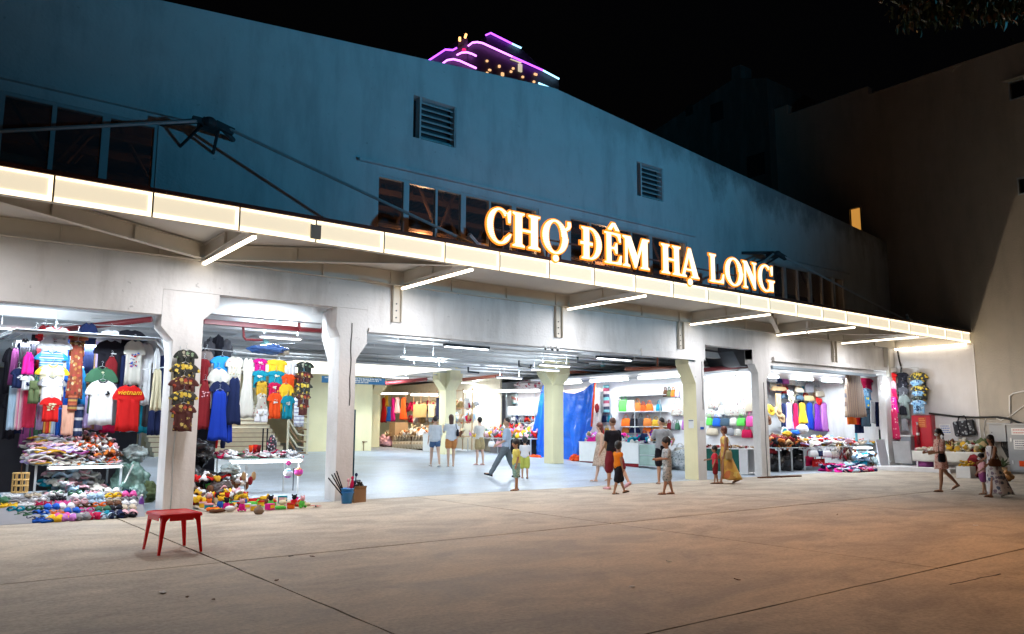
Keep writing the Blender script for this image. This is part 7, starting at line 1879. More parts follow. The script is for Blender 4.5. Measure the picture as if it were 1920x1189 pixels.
def person(label, foot, heady, face, legs=((0, 0), (0, 0)), arms=((0, .15, .08), (0, .15, .08)), top=None, bottom=None, dress=None, skin='mid', hair='black', hs='short', shoes=None, kid=False, extra=None, lean=0.0, bareft=False, mask=False, look=0.0, sleeve=.65, base=None):
    b_ = base if base is not None else (atF(*foot) if foot[1] < 905 else atZ(*foot))
    H = atY(foot[0], heady, b_.y).z - b_.z
    s = H / 1.70
    root = thing('person', label, 'person', b_, face, 'people walking through the market')
    root.scale = (s, s, s)
    hk = 1.28 if kid else 1.0; wk = .92 if kid else 1.0
    # joints
    J = {}
    hz = .90 if not kid else .84
    for sd, (a1, kb) in zip((1, -1), legs):
        hip = Vector((0, sd * .085, hz)); L1, L2 = .43 * hz / .9, .42 * hz / .9
        knee = hip + Vector((math.sin(a1) * L1, sd * .01, -math.cos(a1) * L1))
        a2 = a1 - kb
        ank = knee + Vector((math.sin(a2) * L2, 0, -math.cos(a2) * L2))
        J[sd] = (hip, knee, ank, a2)
    zmin = min(J[sd][2].z - .055 for sd in (1, -1))
    dz = Vector((0, 0, -zmin)); lv = Vector((math.sin(lean), 0, math.cos(lean)))
    def T(x, y, z):           # torso point, leaning about the hips
        q = z - hz
        return Vector((x + math.sin(lean) * q, y * wk, hz + math.cos(lean) * q)) + dz
    body = MB()
    def ringT(z, rx_, ry_, n=14, ox=0.0, mb_=None):
        c = T(ox, 0, z); return [c + Vector((rx_ * math.cos(2 * math.pi * k / n), wk * ry_ * math.sin(2 * math.pi * k / n), 0)) for k in range(n)]
    sh = 1.375 if not kid else 1.25
    k_ = (sh - hz) / .475
    zt = lambda z: hz + (z - .90) * k_
    TOR = [(.84, .085, .12), (.92, .105, .155), (1.0, .10, .150), (1.08, .090, .132), (1.2, .098, .150), (1.31, .10, .170), (1.38, .075, .150), (1.42, .05, .07)]
    body.loft([ringT(zt(z), a, c) for z, a, c in TOR])
    hc = sh + (.215 if not kid else .215)
    limb(body, [T(0, 0, sh + .02), T(.01, 0, sh + .10)], [.050, .046])
    def Hd(x, y, z):
        c, s_ = math.cos(look), math.sin(look)
        p = T(0, 0, hc) + Vector((.015, 0, 0)); return p + Vector(((x * c - y * s_) * hk, (x * s_ + y * c) * hk, z * hk))
    rot = Euler((0, 0, look))
    body.ell(Hd(0, 0, .012), (.090 * hk, .074 * hk, .105 * hk), nu=14, nv=10, rot=rot)
    body.ell(Hd(.024, 0, -.055), (.058 * hk, .052 * hk, .055 * hk), rot=rot)
    body.ell(Hd(.092, 0, -.018), (.018 * hk, .013 * hk, .022 * hk), rot=rot)
    for sy in (-1, 1): body.ell(Hd(-.005, sy * .074, -.01), (.018 * hk, .010 * hk, .028 * hk), rot=rot)
    slv = MB(); bot = MB(); shoe_mb = []
    for sd, (hip, knee, ank, a2) in J.items():
        hip, knee, ank = hip + dz, knee + dz, ank + dz
        calf = knee.lerp(ank, .35) + Vector((-.012, 0, 0))
        limb(body, [hip, hip.lerp(knee, .5), knee, calf, ank.lerp(knee, .15), ank], [.082, .070, .052, .050, .034, .032])
        f = Vector((math.cos(a2 * .6), 0, math.sin(a2 * .6) * .9)); fd = ank + Vector((-.015, 0, -.03))
        toe = fd + f * .17; toe.z = max(toe.z - .006, .022)
        limb(body, [fd + Vector((-.03, 0, -.002)), fd + f * .07 + Vector((0, 0, .006)), toe], [.030, .032, .020])
        if shoes:
            mb = MB(); r_ = 1.22 if shoes[1] == 'shoe' else 1.0
            d = (toe - fd); n_ = Vector((0, 1, 0)); rings = []
            for q, w_ in ((-.28, .026), (-.1, .038), (.35, .036), (.8, .045), (1.08, .036), (1.2, .018)):
                c = fd + d * q; c.z = max(c.z - .028, .008)
                hgt = .010 if shoes[1] != 'shoe' else (.055 if q < .5 else .035)
                rings.append([c + Vector((0, -w_ * r_, -.006)), c + Vector((0, w_ * r_, -.006)), c + Vector((0, w_ * r_ * .95, hgt)), c + Vector((0, -w_ * r_ * .95, hgt))])
            mb.loft(rings)
            if shoes[1] != 'shoe': c = fd + d * .55; mb.tube([c + Vector((0, -.042, -.015)), c + Vector((0, -.02, .022)), c + Vector((0, .02, .022)), c + Vector((0, .042, -.015))], .010, 5)
            shoe_mb.append(mb)
        if bottom:
            ln = bottom[1]; lo = bottom[2] if len(bottom) > 2 else 1.0
            if ln <= 1.0:
                e = hip.lerp(knee, ln); limb(bot, [hip + Vector((0, 0, -.0)), hip.lerp(e, .5), e], [.098, .098 * lo, .092 * lo])
            else:
                e = knee.lerp(ank, min(1, ln - 1.0)); limb(bot, [hip, hip.lerp(knee, .5), knee, knee.lerp(e, .5), e], [.100, .090 * lo, .075 * lo, .070 * lo, .062 * lo])
    if bottom: bot.loft([ringT(zt(z), a + .022, c + .020) for z, a, c in TOR[:3]])
    for sd, (a1, eb, out) in zip((1, -1), arms):
        S = T(0, sd * .165, sh - .02); L1 = .27 * (k_ if kid else 1) * (.95 if kid else 1); L2 = .25 * (.88 if kid else 1)
        d1 = Vector((math.sin(a1) * math.cos(out), sd * math.sin(out), -math.cos(a1) * math.cos(out)))
        E_ = S + d1 * L1; a3 = a1 + eb
        d2 = Vector((math.sin(a3), -sd * .12 * (1 if eb > .6 else 0) + sd * math.sin(out) * .5, -math.cos(a3))).normalized()
        Wr = E_ + d2 * L2
        limb(body, [S, S.lerp(E_, .5), E_, E_.lerp(Wr, .35), Wr], [.050, .043, .035, .034, .024])
        P_ = Wr + d2 * .05; body.ell(P_, (.030, .022, .034)); limb(body, [Wr, P_], [.024, .026])
        sdv = Vector((d2.z, 0, -d2.x)) * -1
        for i in range(4):
            o_ = sdv * ((i - 1.5) * .017); fl = (.062, .070, .066, .052)[i]
            k1 = P_ + o_ + d2 * .028; k2 = k1 + d2 * fl * .5 + Vector((0, -sd * .006, 0)); k3 = k2 + (d2 * .8 + Vector((0, -sd * .5, 0))).normalized() * fl * .5
            body.tube([k1 - d2 * .02, k1, k2, k3], [.010, .0095, .009, .0075], 6)
        th = P_ + sdv * .022 - d2 * .015
        body.tube([th, th + sdv * .022 + d2 * .022, th + sdv * .028 + d2 * .050], [.012, .010, .008], 6)
        if top and sleeve > 0:
            if sleeve <= 1: e = S.lerp(E_, sleeve); limb(slv, [S, S.lerp(e, .5), e], [.064, .060, .060])
            else: e = E_.lerp(Wr, sleeve - 1); limb(slv, [S, S.lerp(E_, .5), E_, e], [.064, .056, .048, .042])
        J[('arm', sd)] = (S, E_, Wr, P_)
    o = body.build('body', SK[skin], root, True); remesh(o, .0115 if not kid else .012)
    if top or dress:
        hem = .86 if not dress else .98
        lo = (top[1] if top else 1.0)
        rows = [(z, a + .016 + (.02 * (lo - 1) if z < 1.2 else .004), c + .014 + (.05 * (lo - 1) if z < 1.2 else 0)) for z, a, c in TOR if z >= hem - .03]
        if rows[0][0] > hem: rows.insert(0, (hem, rows[0][1] + .006, rows[0][2] + .008))
        slv.loft([ringT(zt(z), a, c) for z, a, c in rows[:-1]] + [ringT(zt(1.41), .055, .095)])
        o = slv.build('shirt' if not dress else 'bodice', (top[0] if top else dress[0]), root, True); remesh(o, .013); crease(o)
    if bottom: o = bot.build('trousers' if bottom[1] > 1.2 else 'shorts', bottom[0], root, True); remesh(o, .014); crease(o)
    if dress:
        mm, zh, flare, back = dress
        mb = MB(); rings = []; n = 28
        zw = zt(1.06)
        for i in range(15):
            q = i / 14; z = zw - (zw - zh) * q
            rx_ = .105 + flare * q ** 1.1 + .03 * min(1, q * 4); ry_ = .15 + flare * .9 * q ** 1.1
            cx_ = -back * q ** 1.5
            rings.append([Vector((cx_, 0, z)) + dz + Vector(((rx_ + .018 * q * math.sin(5 * t + 2 * q)) * math.cos(t), (ry_ + .018 * q * math.sin(6 * t + 1)) * math.sin(t), .012 * q * math.sin(4 * t))) for t in [2 * math.pi * k / n for k in range(n)]])
        mb.loft(rings); mb.build('skirt', mm, root, True)
    if shoe_mb:
        for mb in shoe_mb: mb.build('shoe' if shoes[1] == 'shoe' else 'sandal', shoes[0], root, True)
    # hair
    hm = MB()
    hm.ell(Hd(-.012, 0, .030), (.103 * hk, .090 * hk, .104 * hk), nu=14, nv=10, rot=rot)
    if hs == 'short': hm.ell(Hd(-.045, 0, -.01), (.058 * hk, .070 * hk, .075 * hk), rot=rot)
    if hs == 'crop': hm = MB(); hm.ell(Hd(-.012, 0, .032), (.088 * hk, .078 * hk, .092 * hk), nu=14, nv=10, rot=rot)
    if hs in ('bob', 'long', 'shoulder'):
        ln = {'bob': .10, 'shoulder': .20, 'long': .38}[hs]
        hm.ell(Hd(-.035, 0, -.02), (.078 * hk, .090 * hk, .10 * hk), rot=rot)
        hm.loft([[Hd(-.055 - .012 * math.sin(q * 3), 0, -.02 - ln * q) + Vector((.045 * (1 - .4 * q) * math.cos(t), (.088 - .035 * q) * hk * math.sin(t), 0)) for t in [2 * math.pi * k / 12 for k in range(12)]] for q in (0, .25, .5, .75, 1)])
    if hs in ('bun', 'pony'):
        hm.ell(Hd(-.05, 0, .0), (.050, .062, .066), rot=rot)
        if hs == 'bun': hm.ell(Hd(-.105, 0, .03), (.038, .038, .038))
        else: limb(hm, [Hd(-.10, 0, .02), Hd(-.135, 0, -.05), Hd(-.125, 0, -.14), Hd(-.115, 0, -.2)], [.024, .030, .024, .012])
    # trim the face side: forehead stays free because the cap sits back
    o = hm.build('hair', HAIR[hair], root, True); remesh(o, .012)
    mb = MB()
    for sy in (-1, 1): mb.ell(Hd(.082, sy * .030, .008), (.008 * hk, .012 * hk, .006 * hk), rot=rot); mb.box(Hd(.086, sy * .030, .028), (.006, .03 * hk, .006), rz=look)
    mb.build('eyes', HAIR['black'], root, True)
    mb = MB(); mb.ell(Hd(.080, 0, -.052), (.008 * hk, .022 * hk, .007 * hk), rot=rot); mb.build('mouth', mat('lips', (.40, .12, .10), .5), root, True)
    if mask: mb = MB(); mb.ell(Hd(.048, 0, -.045), (.056 * hk, .060 * hk, .050 * hk), rot=rot); mb.build('face_mask', K['white'], root, True)
    if extra: extra(root, T, J, sh, hz, Hd)
    return root
def sbag(mm, side, z, size=(.12, .05, .09), xo=-.02, name='shoulder_bag', lab='', strapto=1):
    """bag worn on the body: a held thing of its own at top level"""
    def f(root, T, J, sh, hz, Hd):
        M_ = Matrix.LocRotScale(root.location, root.rotation_euler, root.scale)
        t = thing(name, lab, 'bag', M_ @ T(xo, side * .21, z), root.rotation_euler.z)
        mb = MB(); rings = []
        for q, e in ((-1, .8), (-.7, 1), (.5, .95), (1, .7)): rings.append([(size[0] * e * math.copysign(abs(math.cos(a)) ** .5, math.cos(a)), size[1] * e * math.copysign(abs(math.sin(a)) ** .5, math.sin(a)), size[2] * q) for a in [2 * math.pi * k / 12 for k in range(12)]])
        mb.loft(rings); mb.build('body', mm, t, True)
        s_ = root.scale[0]; mb = MB(); off = (sh - z) * s_
        mb.tube([(size[0] * .7, 0, size[2]), (.03, -side * .05 * s_, off * .6), (0, -side * (.06 if strapto else .3) * s_, off + .02), (-.06, -side * .05 * s_, off * .6), (-size[0] * .7, 0, size[2])], .009, 5); mb.build('strap', mm, t, True)
    return f
denim = cloth_mat('denim_blue', (.08, .14, .26)); M_sand = mat('sandal_brown', (.16, .08, .05), .6); greyc = cloth_mat('trouser_grey', (.13, .16, .18)); lblue = cloth_mat('shirt_light_blue', (.42, .52, .66)); palew = cloth_mat('shirt_pale', (.66, .67, .70))
person('woman seen from behind in loose white shirt and denim shorts, hair pinned up', (815, 875), 780, AWAY + .35, ((.22, .05), (-.26, .12)), ((.1, .2, .12), (-.1, .5, .1)), (palew, 1.9), (denim, .42, 1.05), skin='light', hs='bun', shoes=(K['white'], 'shoe'), sleeve=.95)
person('woman with long brown hair in white t-shirt and orange shorts', (845, 875), 778, AWAY + .2, ((-.12, .05), (.14, .1)), ((.5, 1.9, .25), (-.05, .3, .12)), (K['white'], 1.4), (cloth_mat('shorts_rust', (.55, .22, .07)), .55, 1.15), skin='light', hair='brown', hs='long', shoes=(K['white'], 'sandal'), extra=sbag(K['black'], -1, 1.1, (.08, .04, .11), -.05, lab='small black shoulder bag worn by the woman in orange shorts'))
person('young person in white t-shirt and khaki shorts turned to the toy stall', (899, 872), 783, AWAY + .75, ((.05, .02), (-.10, .02)), ((.3, 1.6, .1), (.2, .9, .1)), (cloth_mat('shirt_offwhite', (.68, .64, .60)), 1.2), (K['khaki'], .62, 1.15), skin='light', hs='short', shoes=(K['palepink'], 'sandal'))
person('man in light blue shirt and grey trousers striding to the left', (949, 895), 779, LEFT, ((.55, .03), (-.28, .25)), ((.15, .9, .08), (-.3, .5, .08)), (lblue, 1.4), (greyc, 1.95, 1.05), hs='crop', hair='dark', shoes=(K['black'], 'shoe'), sleeve=.9, lean=-.04)
person('boy in yellow t-shirt and green patterned shorts standing at the entrance', (968, 920), 818, LEFT + .35, ((.08, .02), (-.05, .06)), ((.05, .2, .08), (-.05, .2, .1)), (cloth_mat('tee_yellow', (.62, .52, .12)), 1.5), (spotty('shorts_green', (.20, .32, .24), [(.5, .55, .4), (.1, .2, .2)], 22, .4), .9, 1.15), skin='tan', hs='short', kid=True, shoes=(M_sand, 'sandal'))
person('child seen from behind in white t-shirt and lime shorts', (984, 897), 815, AWAY, ((.05, .02), (-.08, .06)), ((.4, 1.2, .1), (.3, 1.2, .1)), (K['white'], 1.4), (cloth_mat('shorts_lime', (.45, .48, .10)), .95, 1.2), hs='short', kid=True, shoes=(M_sand, 'sandal'))
person('woman with long auburn hair in beige patterned dress walking left', (1126, 903), 792, LEFT + .15, ((.22, .05), (-.30, .15)), ((.05, .15, .06), (-.3, .3, .1)), None, None, (F_brownfloral, .46, .11, .02), skin='light', hair='red', hs='long', shoes=(K['white'], 'sandal'), sleeve=0)
person('man in black t-shirt and dark red shorts walking away behind the orange boy', (1151, 918), 783.6, AWAY + .5, ((.12, .03), (-.46, .25)), ((.2, .5, .1), (-.1, .3, .1)), (K['black'], 1.3), (cloth_mat('shorts_wine', (.18, .02, .03)), .98, 1.2), hs='crop', hair='brown', skin='mid', shoes=(K['palepink'], 'shoe'))
person('boy in orange shirt and black shorts stepping wide to the right', (1160, 926), 820, RIGHT + .55, ((.42, .05), (-.30, .05)), ((.2, .5, .2), (-.1, .3, .1)), (cloth_mat('tee_orange', (.80, .22, .015)), 1.3), (K['black'], .98, 1.3), skin='tan', hs='short', kid=True, shoes=(K['black'], 'sandal'), sleeve=.25, look=.8)
person('man in grey t-shirt and black shorts with bent arm, facing the bag shop', (1243, 908), 783.6, AWAY + .1, ((.05, .02), (-.25, .18)), ((.3, 1.9, .35), (-.35, 1.5, .5)), (cloth_mat('tee_greyblue', (.30, .33, .36)), 1.25), (K['black'], .85, 1.15), skin='mid', hs='crop', shoes=(M_sand, 'sandal'), look=.9)
person('boy in grey leafy shirt and shorts holding his hands in front', (1252, 927), 813, LEFT + .2, ((.22, .05), (-.18, .1)), ((.2, 1.25, .06), (.2, 1.25, .06)), (F_camo, 1.5), (F_camo, .92, 1.3), skin='tan', hs='short', kid=True, shoes=(M_sand, 'sandal'), sleeve=.8)
person('small child in red t-shirt beside the woman in the long yellow dress', (1342, 907), 832, LEFT, ((.1, .02), (-.1, .1)), ((.1, .3, .1), (.5, .9, .15)), (cloth_mat('tee_red', (.55, .03, .05)), 1.4), (K['maroon'], .9, 1.2), skin='tan', hs='short', kid=True, shoes=(K['black'], 'sandal'))
person('woman with bobbed hair in long yellow and orange dress walking left', (1361, 907), 799, LEFT, ((.22, .05), (-.34, .25)), ((.1, .15, .05), (.05, .3, .05)), None, None, (spotty('dress_sunset', (.62, .36, .06), [(.55, .16, .05), (.66, .48, .12), (.50, .26, .06)], 4, .5), .14, .17, .20), skin='tan', hair='red', hs='bob', shoes=(M_sand, 'sandal'), sleeve=0, extra=sbag(K['khaki'], 1, .86, (.09, .05, .12), -.06, lab='khaki bag carried by the woman in the long yellow dress'))
person('woman with ponytail in short pink floral dress walking left past the hose cabinet', (1768, 922), 804, LEFT, ((.16, .05), (-.42, .32)), ((.1, 1.3, .06), (.15, 1.3, .06)), (F_pinkfloral, 1.05), None, (F_pinkfloral, .62, .035, .0), skin='tan', hs='pony', shoes=(M_sand, 'sandal'), sleeve=.8, mask=True, extra=sbag(K['black'], 1, .92, (.08, .05, .10), .08, lab='black handbag held by the woman in the pink floral dress'))
person('little girl in pink top and white mask walking beside a long skirt', (1845, 927), 846, LEFT, ((.12, .04), (-.14, .1)), ((.2, .8, .1), (.1, .4, .1)), (K['palepink'], 1.3), (K['plum'], .7, 1.2), skin='mid', hs='bob', kid=True, mask=True, shoes=(M_sand, 'sandal'))
person('woman in cream top and long grey floral skirt walking left', (1866, 932), 815, LEFT, ((.24, .05), (-.36, .28)), ((.25, .55, .08), (.2, .8, .06)), None, None, (F_greyfloral, .10, .20, .16), skin='tan', hair='dark', hs='shoulder', shoes=(M_sand, 'sandal'), sleeve=0, extra=sbag(K['brown'], 1, .95, (.13, .05, .08), .06, lab='brown shoulder bag of the woman in the long floral skirt'))
person('man in beige shirt and brown trousers standing by the staircase balustrade', (572, 846), 772, TOWARD - .5, ((.06, .0), (-.08, .02)), ((.05, .2, .15), (.05, .5, .3)), (cloth_mat('shirt_beige', (.58, .48, .34)), 1.5), (cloth_mat('trouser_brown', (.16, .09, .05)), 1.95, 1.1), hs='short', shoes=(K['brown'], 'shoe'), sleeve=.9)
pv = atX(905, 800, XQ + 1.35)
person('stall keeper in white top reaching over the toys behind the toy table', (905, 845), 776, math.atan2(-.2, -1) + .3, ((0, 0), (0, 0)), ((1.1, .5, .3), (1.2, .2, .8)), (K['white'], 1.2), (K['darkgrey'], 1.9, 1.0), skin='light', hs='bun', base=Vector((pv.x, pv.y, fz(pv.y))))
t = thing('backpack', 'small tan backpack on the back of the woman in the beige patterned dress', 'backpack', atY(1138, 838, atF(1126, 903).y), LEFT + .15)
mb = MB(); mb.ell((0, 0, 0), (.09, .13, .18), nu=14, nv=10); mb.build('body', K['tan'], t, True); mb = MB(); mb.ell((-.08, 0, -.06), (.03, .09, .08)); mb.build('pocket', K['tan'], t, True)
for sy in (-1, 1): mb = MB(); mb.tube([(.05, sy * .09, .14), (.15, sy * .09, .20), (.20, sy * .09, .05), (.08, sy * .09, -.12)], .014, 5); mb.build('strap', K['brown'], t, True)
garment('cloth', (653, 768, 667, 902), 'long black and dark teal cloth hanging against the right side of the front pillar', cloth_mat('darkteal', (.01, .05, .08)), 'Y', 15.5, fold=.04)
# ================================================================ PLAZA OBJECTS
M_redp = mat('red_plastic', (.85, .012, .02), .25, var=.03, scale=1)
st = thing('plastic_stool', 'red plastic stool standing alone on the plaza in the foreground', 'stool', (2.72, 10.12, 0), R(2))
W2, D2 = .30, .40
mb = MB(); rr_ = .04
def rrect(hx, hy, r, z, n=4):
    out = []
    for cx_, cy_, a0_ in ((hx - r, hy - r, 0), (-hx + r, hy - r, 90), (-hx + r, -hy + r, 180), (hx - r, -hy + r, 270)):
        for k in range(n + 1): a = R(a0_ + 90 * k / n); out.append((cx_ + r * math.cos(a), cy_ + r * math.sin(a), z))
    return out
hx, hy = .235, .30
mb.loft([rrect(hx + .01, hy + .01, .05, .415), rrect(hx + .008, hy + .008, .05, .445), rrect(hx - .005, hy - .005, .05, .455), rrect(hx - .03, hy - .03, .04, .455), rrect(hx - .035, hy - .035, .04, .449)]); mb.build('seat', M_redp, st)
for sx_ in (-1, 1):
    for sy_ in (-1, 1):
        mb = MB(); rings = []
        for q in (0, .15, .5, 1):
            z = .43 * (1 - q); ex, ey = hx - .02 + .035 * q, hy - .02 + .035 * q
            w_ = .055 - .026 * q + (.05 * (1 - q / .15) if q < .15 else 0)
            px_, py_ = sx_ * ex, sy_ * ey; t_ = .010
            ring_ = [(px_, py_, z), (px_ - sx_ * w_, py_, z), (px_ - sx_ * w_, py_ - sy_ * t_, z), (px_ - sx_ * t_, py_ - sy_ * t_, z), (px_ - sx_ * t_, py_ - sy_ * w_, z), (px_, py_ - sy_ * w_, z)]
            rings.append(ring_)
        mb.loft(rings); mb.build('leg', M_redp, st)
for sx_, sy_, lx, ly in ((0, -1, hx - .1, .006), (0, 1, hx - .1, .006), (-1, 0, .006, hy - .1), (1, 0, .006, hy - .1)):
    mb = MB(); mb.box((sx_ * hx * .985, sy_ * hy * .985, .395), (lx * 2 if lx > .01 else .010, ly * 2 if ly > .01 else .010, .045)); mb.build('apron', M_redp, st)
# red bowl with bottle by the pillar
bp_ = atZ(353, 950)
t = thing('plastic_basin', 'red plastic basin on the ground at the foot of the front pillar', 'basin', bp_)
mb = MB(); mb.lathe([(0, 0), (.11, 0), (.16, .12), (.175, .125), (.17, .135), (.15, .125), (.105, .01), (0, .012)], n=20); mb.build('bowl', M_redp, t, True)
t = thing('glass_bottle', 'small clear bottle standing in the red basin', 'bottle', bp_ + Vector((0, 0, .012))); mb = MB(); mb.lathe([(0, 0), (.06, 0), (.065, .12), (.03, .19), (.02, .25), (0, .25)], n=14); mb.build('glass', mat('clear_plastic', (.55, .58, .60), .1, alpha=.5), t, True)
mb = MB(); mb.lathe([(.021, .25), (.024, .252), (.022, .275), (0, .28)], n=12); mb.build('cap', K['white'], t)
# blue bucket with rods
bk = atZ(650, 944)
t = thing('blue_bucket', 'sky blue plastic bucket at the foot of the second front pillar', 'bucket', bk); mb = MB(); mb.lathe([(0, 0), (.095, 0), (.13, .27), (.14, .275), (.138, .29), (.122, .28), (.09, .01), (0, .012)], n=20); mb.build('shell', mat('bucket_blue', (.04, .25, .62), .3), t, True)
mb = MB(); mb.lathe([(.125, .20), (.134, .20), (.137, .215), (.128, .215)], n=20); mb.build('band', mat('bucket_blue', (.04, .25, .62), .3), t, True)
for k, (dx, dz_, lb) in enumerate(((-.36, .40, 'outermost'), (-.30, .46, 'second'), (-.25, .48, 'third'), (-.21, .52, 'innermost'))):
    t = thing('black_rod', f'{lb} of four black sticks leaning left out of the blue bucket', 'stick', bk + Vector((-.05 + .015 * k, .02 * k - .02, .10)), 0, 'black sticks in the bucket'); mb = MB(); mb.tube([(0, 0, 0), (dx, 0, dz_)], .013, 7); mb.build('stick', K['black'], t)
for k, (dx, dz_, c, lb) in enumerate(((.02, .30, 'palepink', 'pale pink toy windmill stuck in the blue bucket'), (.10, .34, 'crimson', 'crimson folded umbrella stuck in the blue bucket'), (.17, .40, 'navy', 'dark blue rod with knob at the right of the blue bucket'))):
    t = thing('toy_stick', lb, 'toy stick', bk + Vector((dx * .5, 0, .14))); mb = MB(); mb.tube([(0, 0, 0), (dx * .5, 0, dz_ * .6), (dx * .6, 0, dz_)], [.008, .04 if k == 1 else .012, .012], 7); mb.build('shaft', K[c], t, True); mb = MB(); mb.ell((dx * .6, 0, dz_), (.035, .02, .035)); mb.build('tip', K[c], t, True)
bc = bk + Vector((.30, .18, 0))
t = thing('cardboard_box', 'brown cardboard box with dark contents behind the blue bucket', 'box', bc, .15); mb = MB(); mb.b2(-.14, .14, -.12, .12, 0, .30); mb.build('carton', mat('cardboard', (.30, .17, .08), .85), t); mb = MB(); mb.box((.0, -.13, .29), (.28, .005, .05), rx=.5); mb.build('flap', mat('cardboard', (.30, .17, .08), .85), t)
lump('black_bag', 'crumpled black bag stuffed in the cardboard box', 'bag', bc + Vector((0, 0, .34)), (.13, .11, .08), M_bagblk, seed=99)
# litter on the plaza
for px, py, c, lb in ((305, 1112, 'white', 'scrap of white paper on the plaza left of the crossing joints'), (351, 1121, 'brown', 'dead brown leaf on the plaza near the white scrap'), (400, 1126, 'brown', 'small dead leaf on the plaza, right of the other leaf'), (519, 1089, 'brown', 'dark curled leaf on the slab joint'), (545, 1044, 'black', 'dark leaf on the plaza above the joint'), (1255, 1054, 'offwhite', 'pale stick on the plaza in the centre'), (1382, 1088, 'brown', 'brown twig on the plaza right of the pale stick'), (585, 1044, 'brown', 'small brown leaf near the horizontal joint'), (1830, 986, 'white', 'white scrap on the plaza at the far right'), (1570, 965, 'brown', 'long thin twig on the plaza toward the right'), (1185, 1101, 'white', 'white speck of paper near the long joint')):
    p = atZ(px, py); mb = MB(); n = 7; r_ = random.uniform(.02, .045)
    pts = [(r_ * (1.6 if 'stick' in lb or 'twig' in lb else 1) * math.cos(2 * math.pi * k / n) * random.uniform(.7, 1.2), r_ * (.25 if 'stick' in lb or 'twig' in lb else .7) * math.sin(2 * math.pi * k / n), .004 + random.uniform(0, .012)) for k in range(n)]
    mb.add(pts + [(a, b_, c_ - .004) for a, b_, c_ in pts], [tuple(range(n)), tuple(reversed(range(n, 2 * n)))] + [(i, i + n, (i + 1) % n + n, (i + 1) % n) for i in range(n)])
    o = mb.build('leaf' if 'leaf' in lb else ('twig' if 'twig' in lb or 'stick' in lb else 'paper_scrap'), K[c], None, loc=p, rot=(0, 0, random.uniform(0, 3))); tag(o, lb, 'litter')

# ================================================================ NEIGHBOURING WALL FITTINGS
XW = XR
A, B = atX(1710, 779, XW - .25), atX(1752, 849, XW - .25)
hc_ = thing('hose_cabinet', 'red steel fire hose cabinet on the neighbouring wall', 'hose cabinet', (0, 0, 0))
y0, y1, z0, z1 = min(A.y, B.y), max(A.y, B.y), B.z, A.z
M_redc = mat('cabinet_red', (.48, .008, .02), .3, var=.06)
mb = MB(); mb.b2(XW - .30, XW - .013, y0, y1, z0, z1); mb.build('case', M_redc, hc_)
mb = MB(); mb.b2(XW - .325, XW - .301, y0 + .03, y1 - .03, z0 + .03, z1 - .03); d_ = mb.build('door', M_redc, hc_)
mb = MB(); mb.b2(XW - .332, XW - .3255, y0 + .18, y0 + .46, z1 - .45, z1 - .08); mb.build('window', mat('cabinet_panel', (.60, .10, .03), .25), d_)
mb = MB()
for k in range(5):
    zz = z1 - .14 - .065 * k; y = y0 + .43
    while y > y0 + .24: w_ = random.uniform(.02, .05); mb.b2(XW - .3355, XW - .3325, y - w_, y, zz, zz + .022); y -= w_ + .012
mb.build('lettering', mat('yellow_print', (.75, .35, .06), .5), d_)
yc = y1 - .24
mb = MB(); mb.tube([(XW - .40, yc, z0 + .28), (XW - .40, yc, z1 - .40)], .055, 10); mb.ell((XW - .40, yc, z1 - .40), (.055, .055, .05)); e_ = thing('fire_extinguisher', 'dark red fire extinguisher hanging on the hose cabinet', 'extinguisher', (0, 0, 0)); mb.build('cylinder', mat('extinguisher_red', (.22, .01, .015), .3), e_, True)
mb = MB(); mb.box((XW - .40, yc, z1 - .30), (.05, .05, .10)); mb.box((XW - .42, yc, z1 - .26), (.10, .03, .03)); mb.build('valve', M_chrome, e_); mb = MB(); mb.lathe([(.058, 0), (.060, 0), (.060, .09), (.058, .09)], (XW - .40, yc, z0 + .62), 14); mb.build('label', M_white, e_)
for y in (y0 + .06, y1 - .06): mb = MB(); mb.b2(XW - .28, XW - .25, y - .015, y + .015, .14, z0 - .001); mb.build('leg', M_dark, hc_)
# notices
A, B = atX(1761, 795, XW), atX(1783, 815, XW)
t = thing('wall_notice', 'white notice with blue printing on the wall right of the hose cabinet', 'notice', (0, 0, 0)); mb = MB(); mb.b2(XW - .020, XW - .012, B.y, A.y, B.z, A.z); mb.build('sheet', M_white, t)
mb = MB()
for k in range(4):
    zz = A.z - (A.z - B.z) * (.2 + .2 * k); y = A.y - .05
    while y > B.y + .05: w_ = random.uniform(.02, .06); mb.b2(XW - .0225, XW - .0205, y - w_, y, zz - .012, zz + .012); y -= w_ + .015
mb.build('lettering', K['blue'], t)
# black plaid bag hung on the wall
A, B = atX(1789, 786, XW - .1), atX(1830, 820, XW - .1)
t = thing('hanging_travel_bag', 'black and silver checked travel bag hanging on the neighbouring wall', 'travel bag', (XW - .14, (A.y + B.y) / 2, (A.z + B.z) / 2), R(-90)); t.rotation_euler.y = -.12
w_, h_ = abs(A.y - B.y), A.z - B.z - .1
Mb = mat('travel_bag', (.03, .03, .035), .3, var=.9, scale=7)
mb = MB(); mb.loft([rrect(w_ / 2 - .03, .07, .03, -h_ / 2), rrect(w_ / 2, .09, .04, -h_ / 2 + .05), rrect(w_ / 2, .09, .04, h_ / 2 - .05), rrect(w_ / 2 - .02, .06, .03, h_ / 2)]); mb.build('body', spotty('bag_check', (.02, .02, .025), [(.25, .27, .28), (.05, .05, .06), (.35, .37, .38)], 9, .38), t)
for x in (-.22, .22): mb = MB(); mb.b2(x * w_ * 1.0 - .02, x * w_ + .02, -.10, -.0905, -h_ / 2 + .04, h_ / 2 - .02); mb.build('strap', K['black'], t)
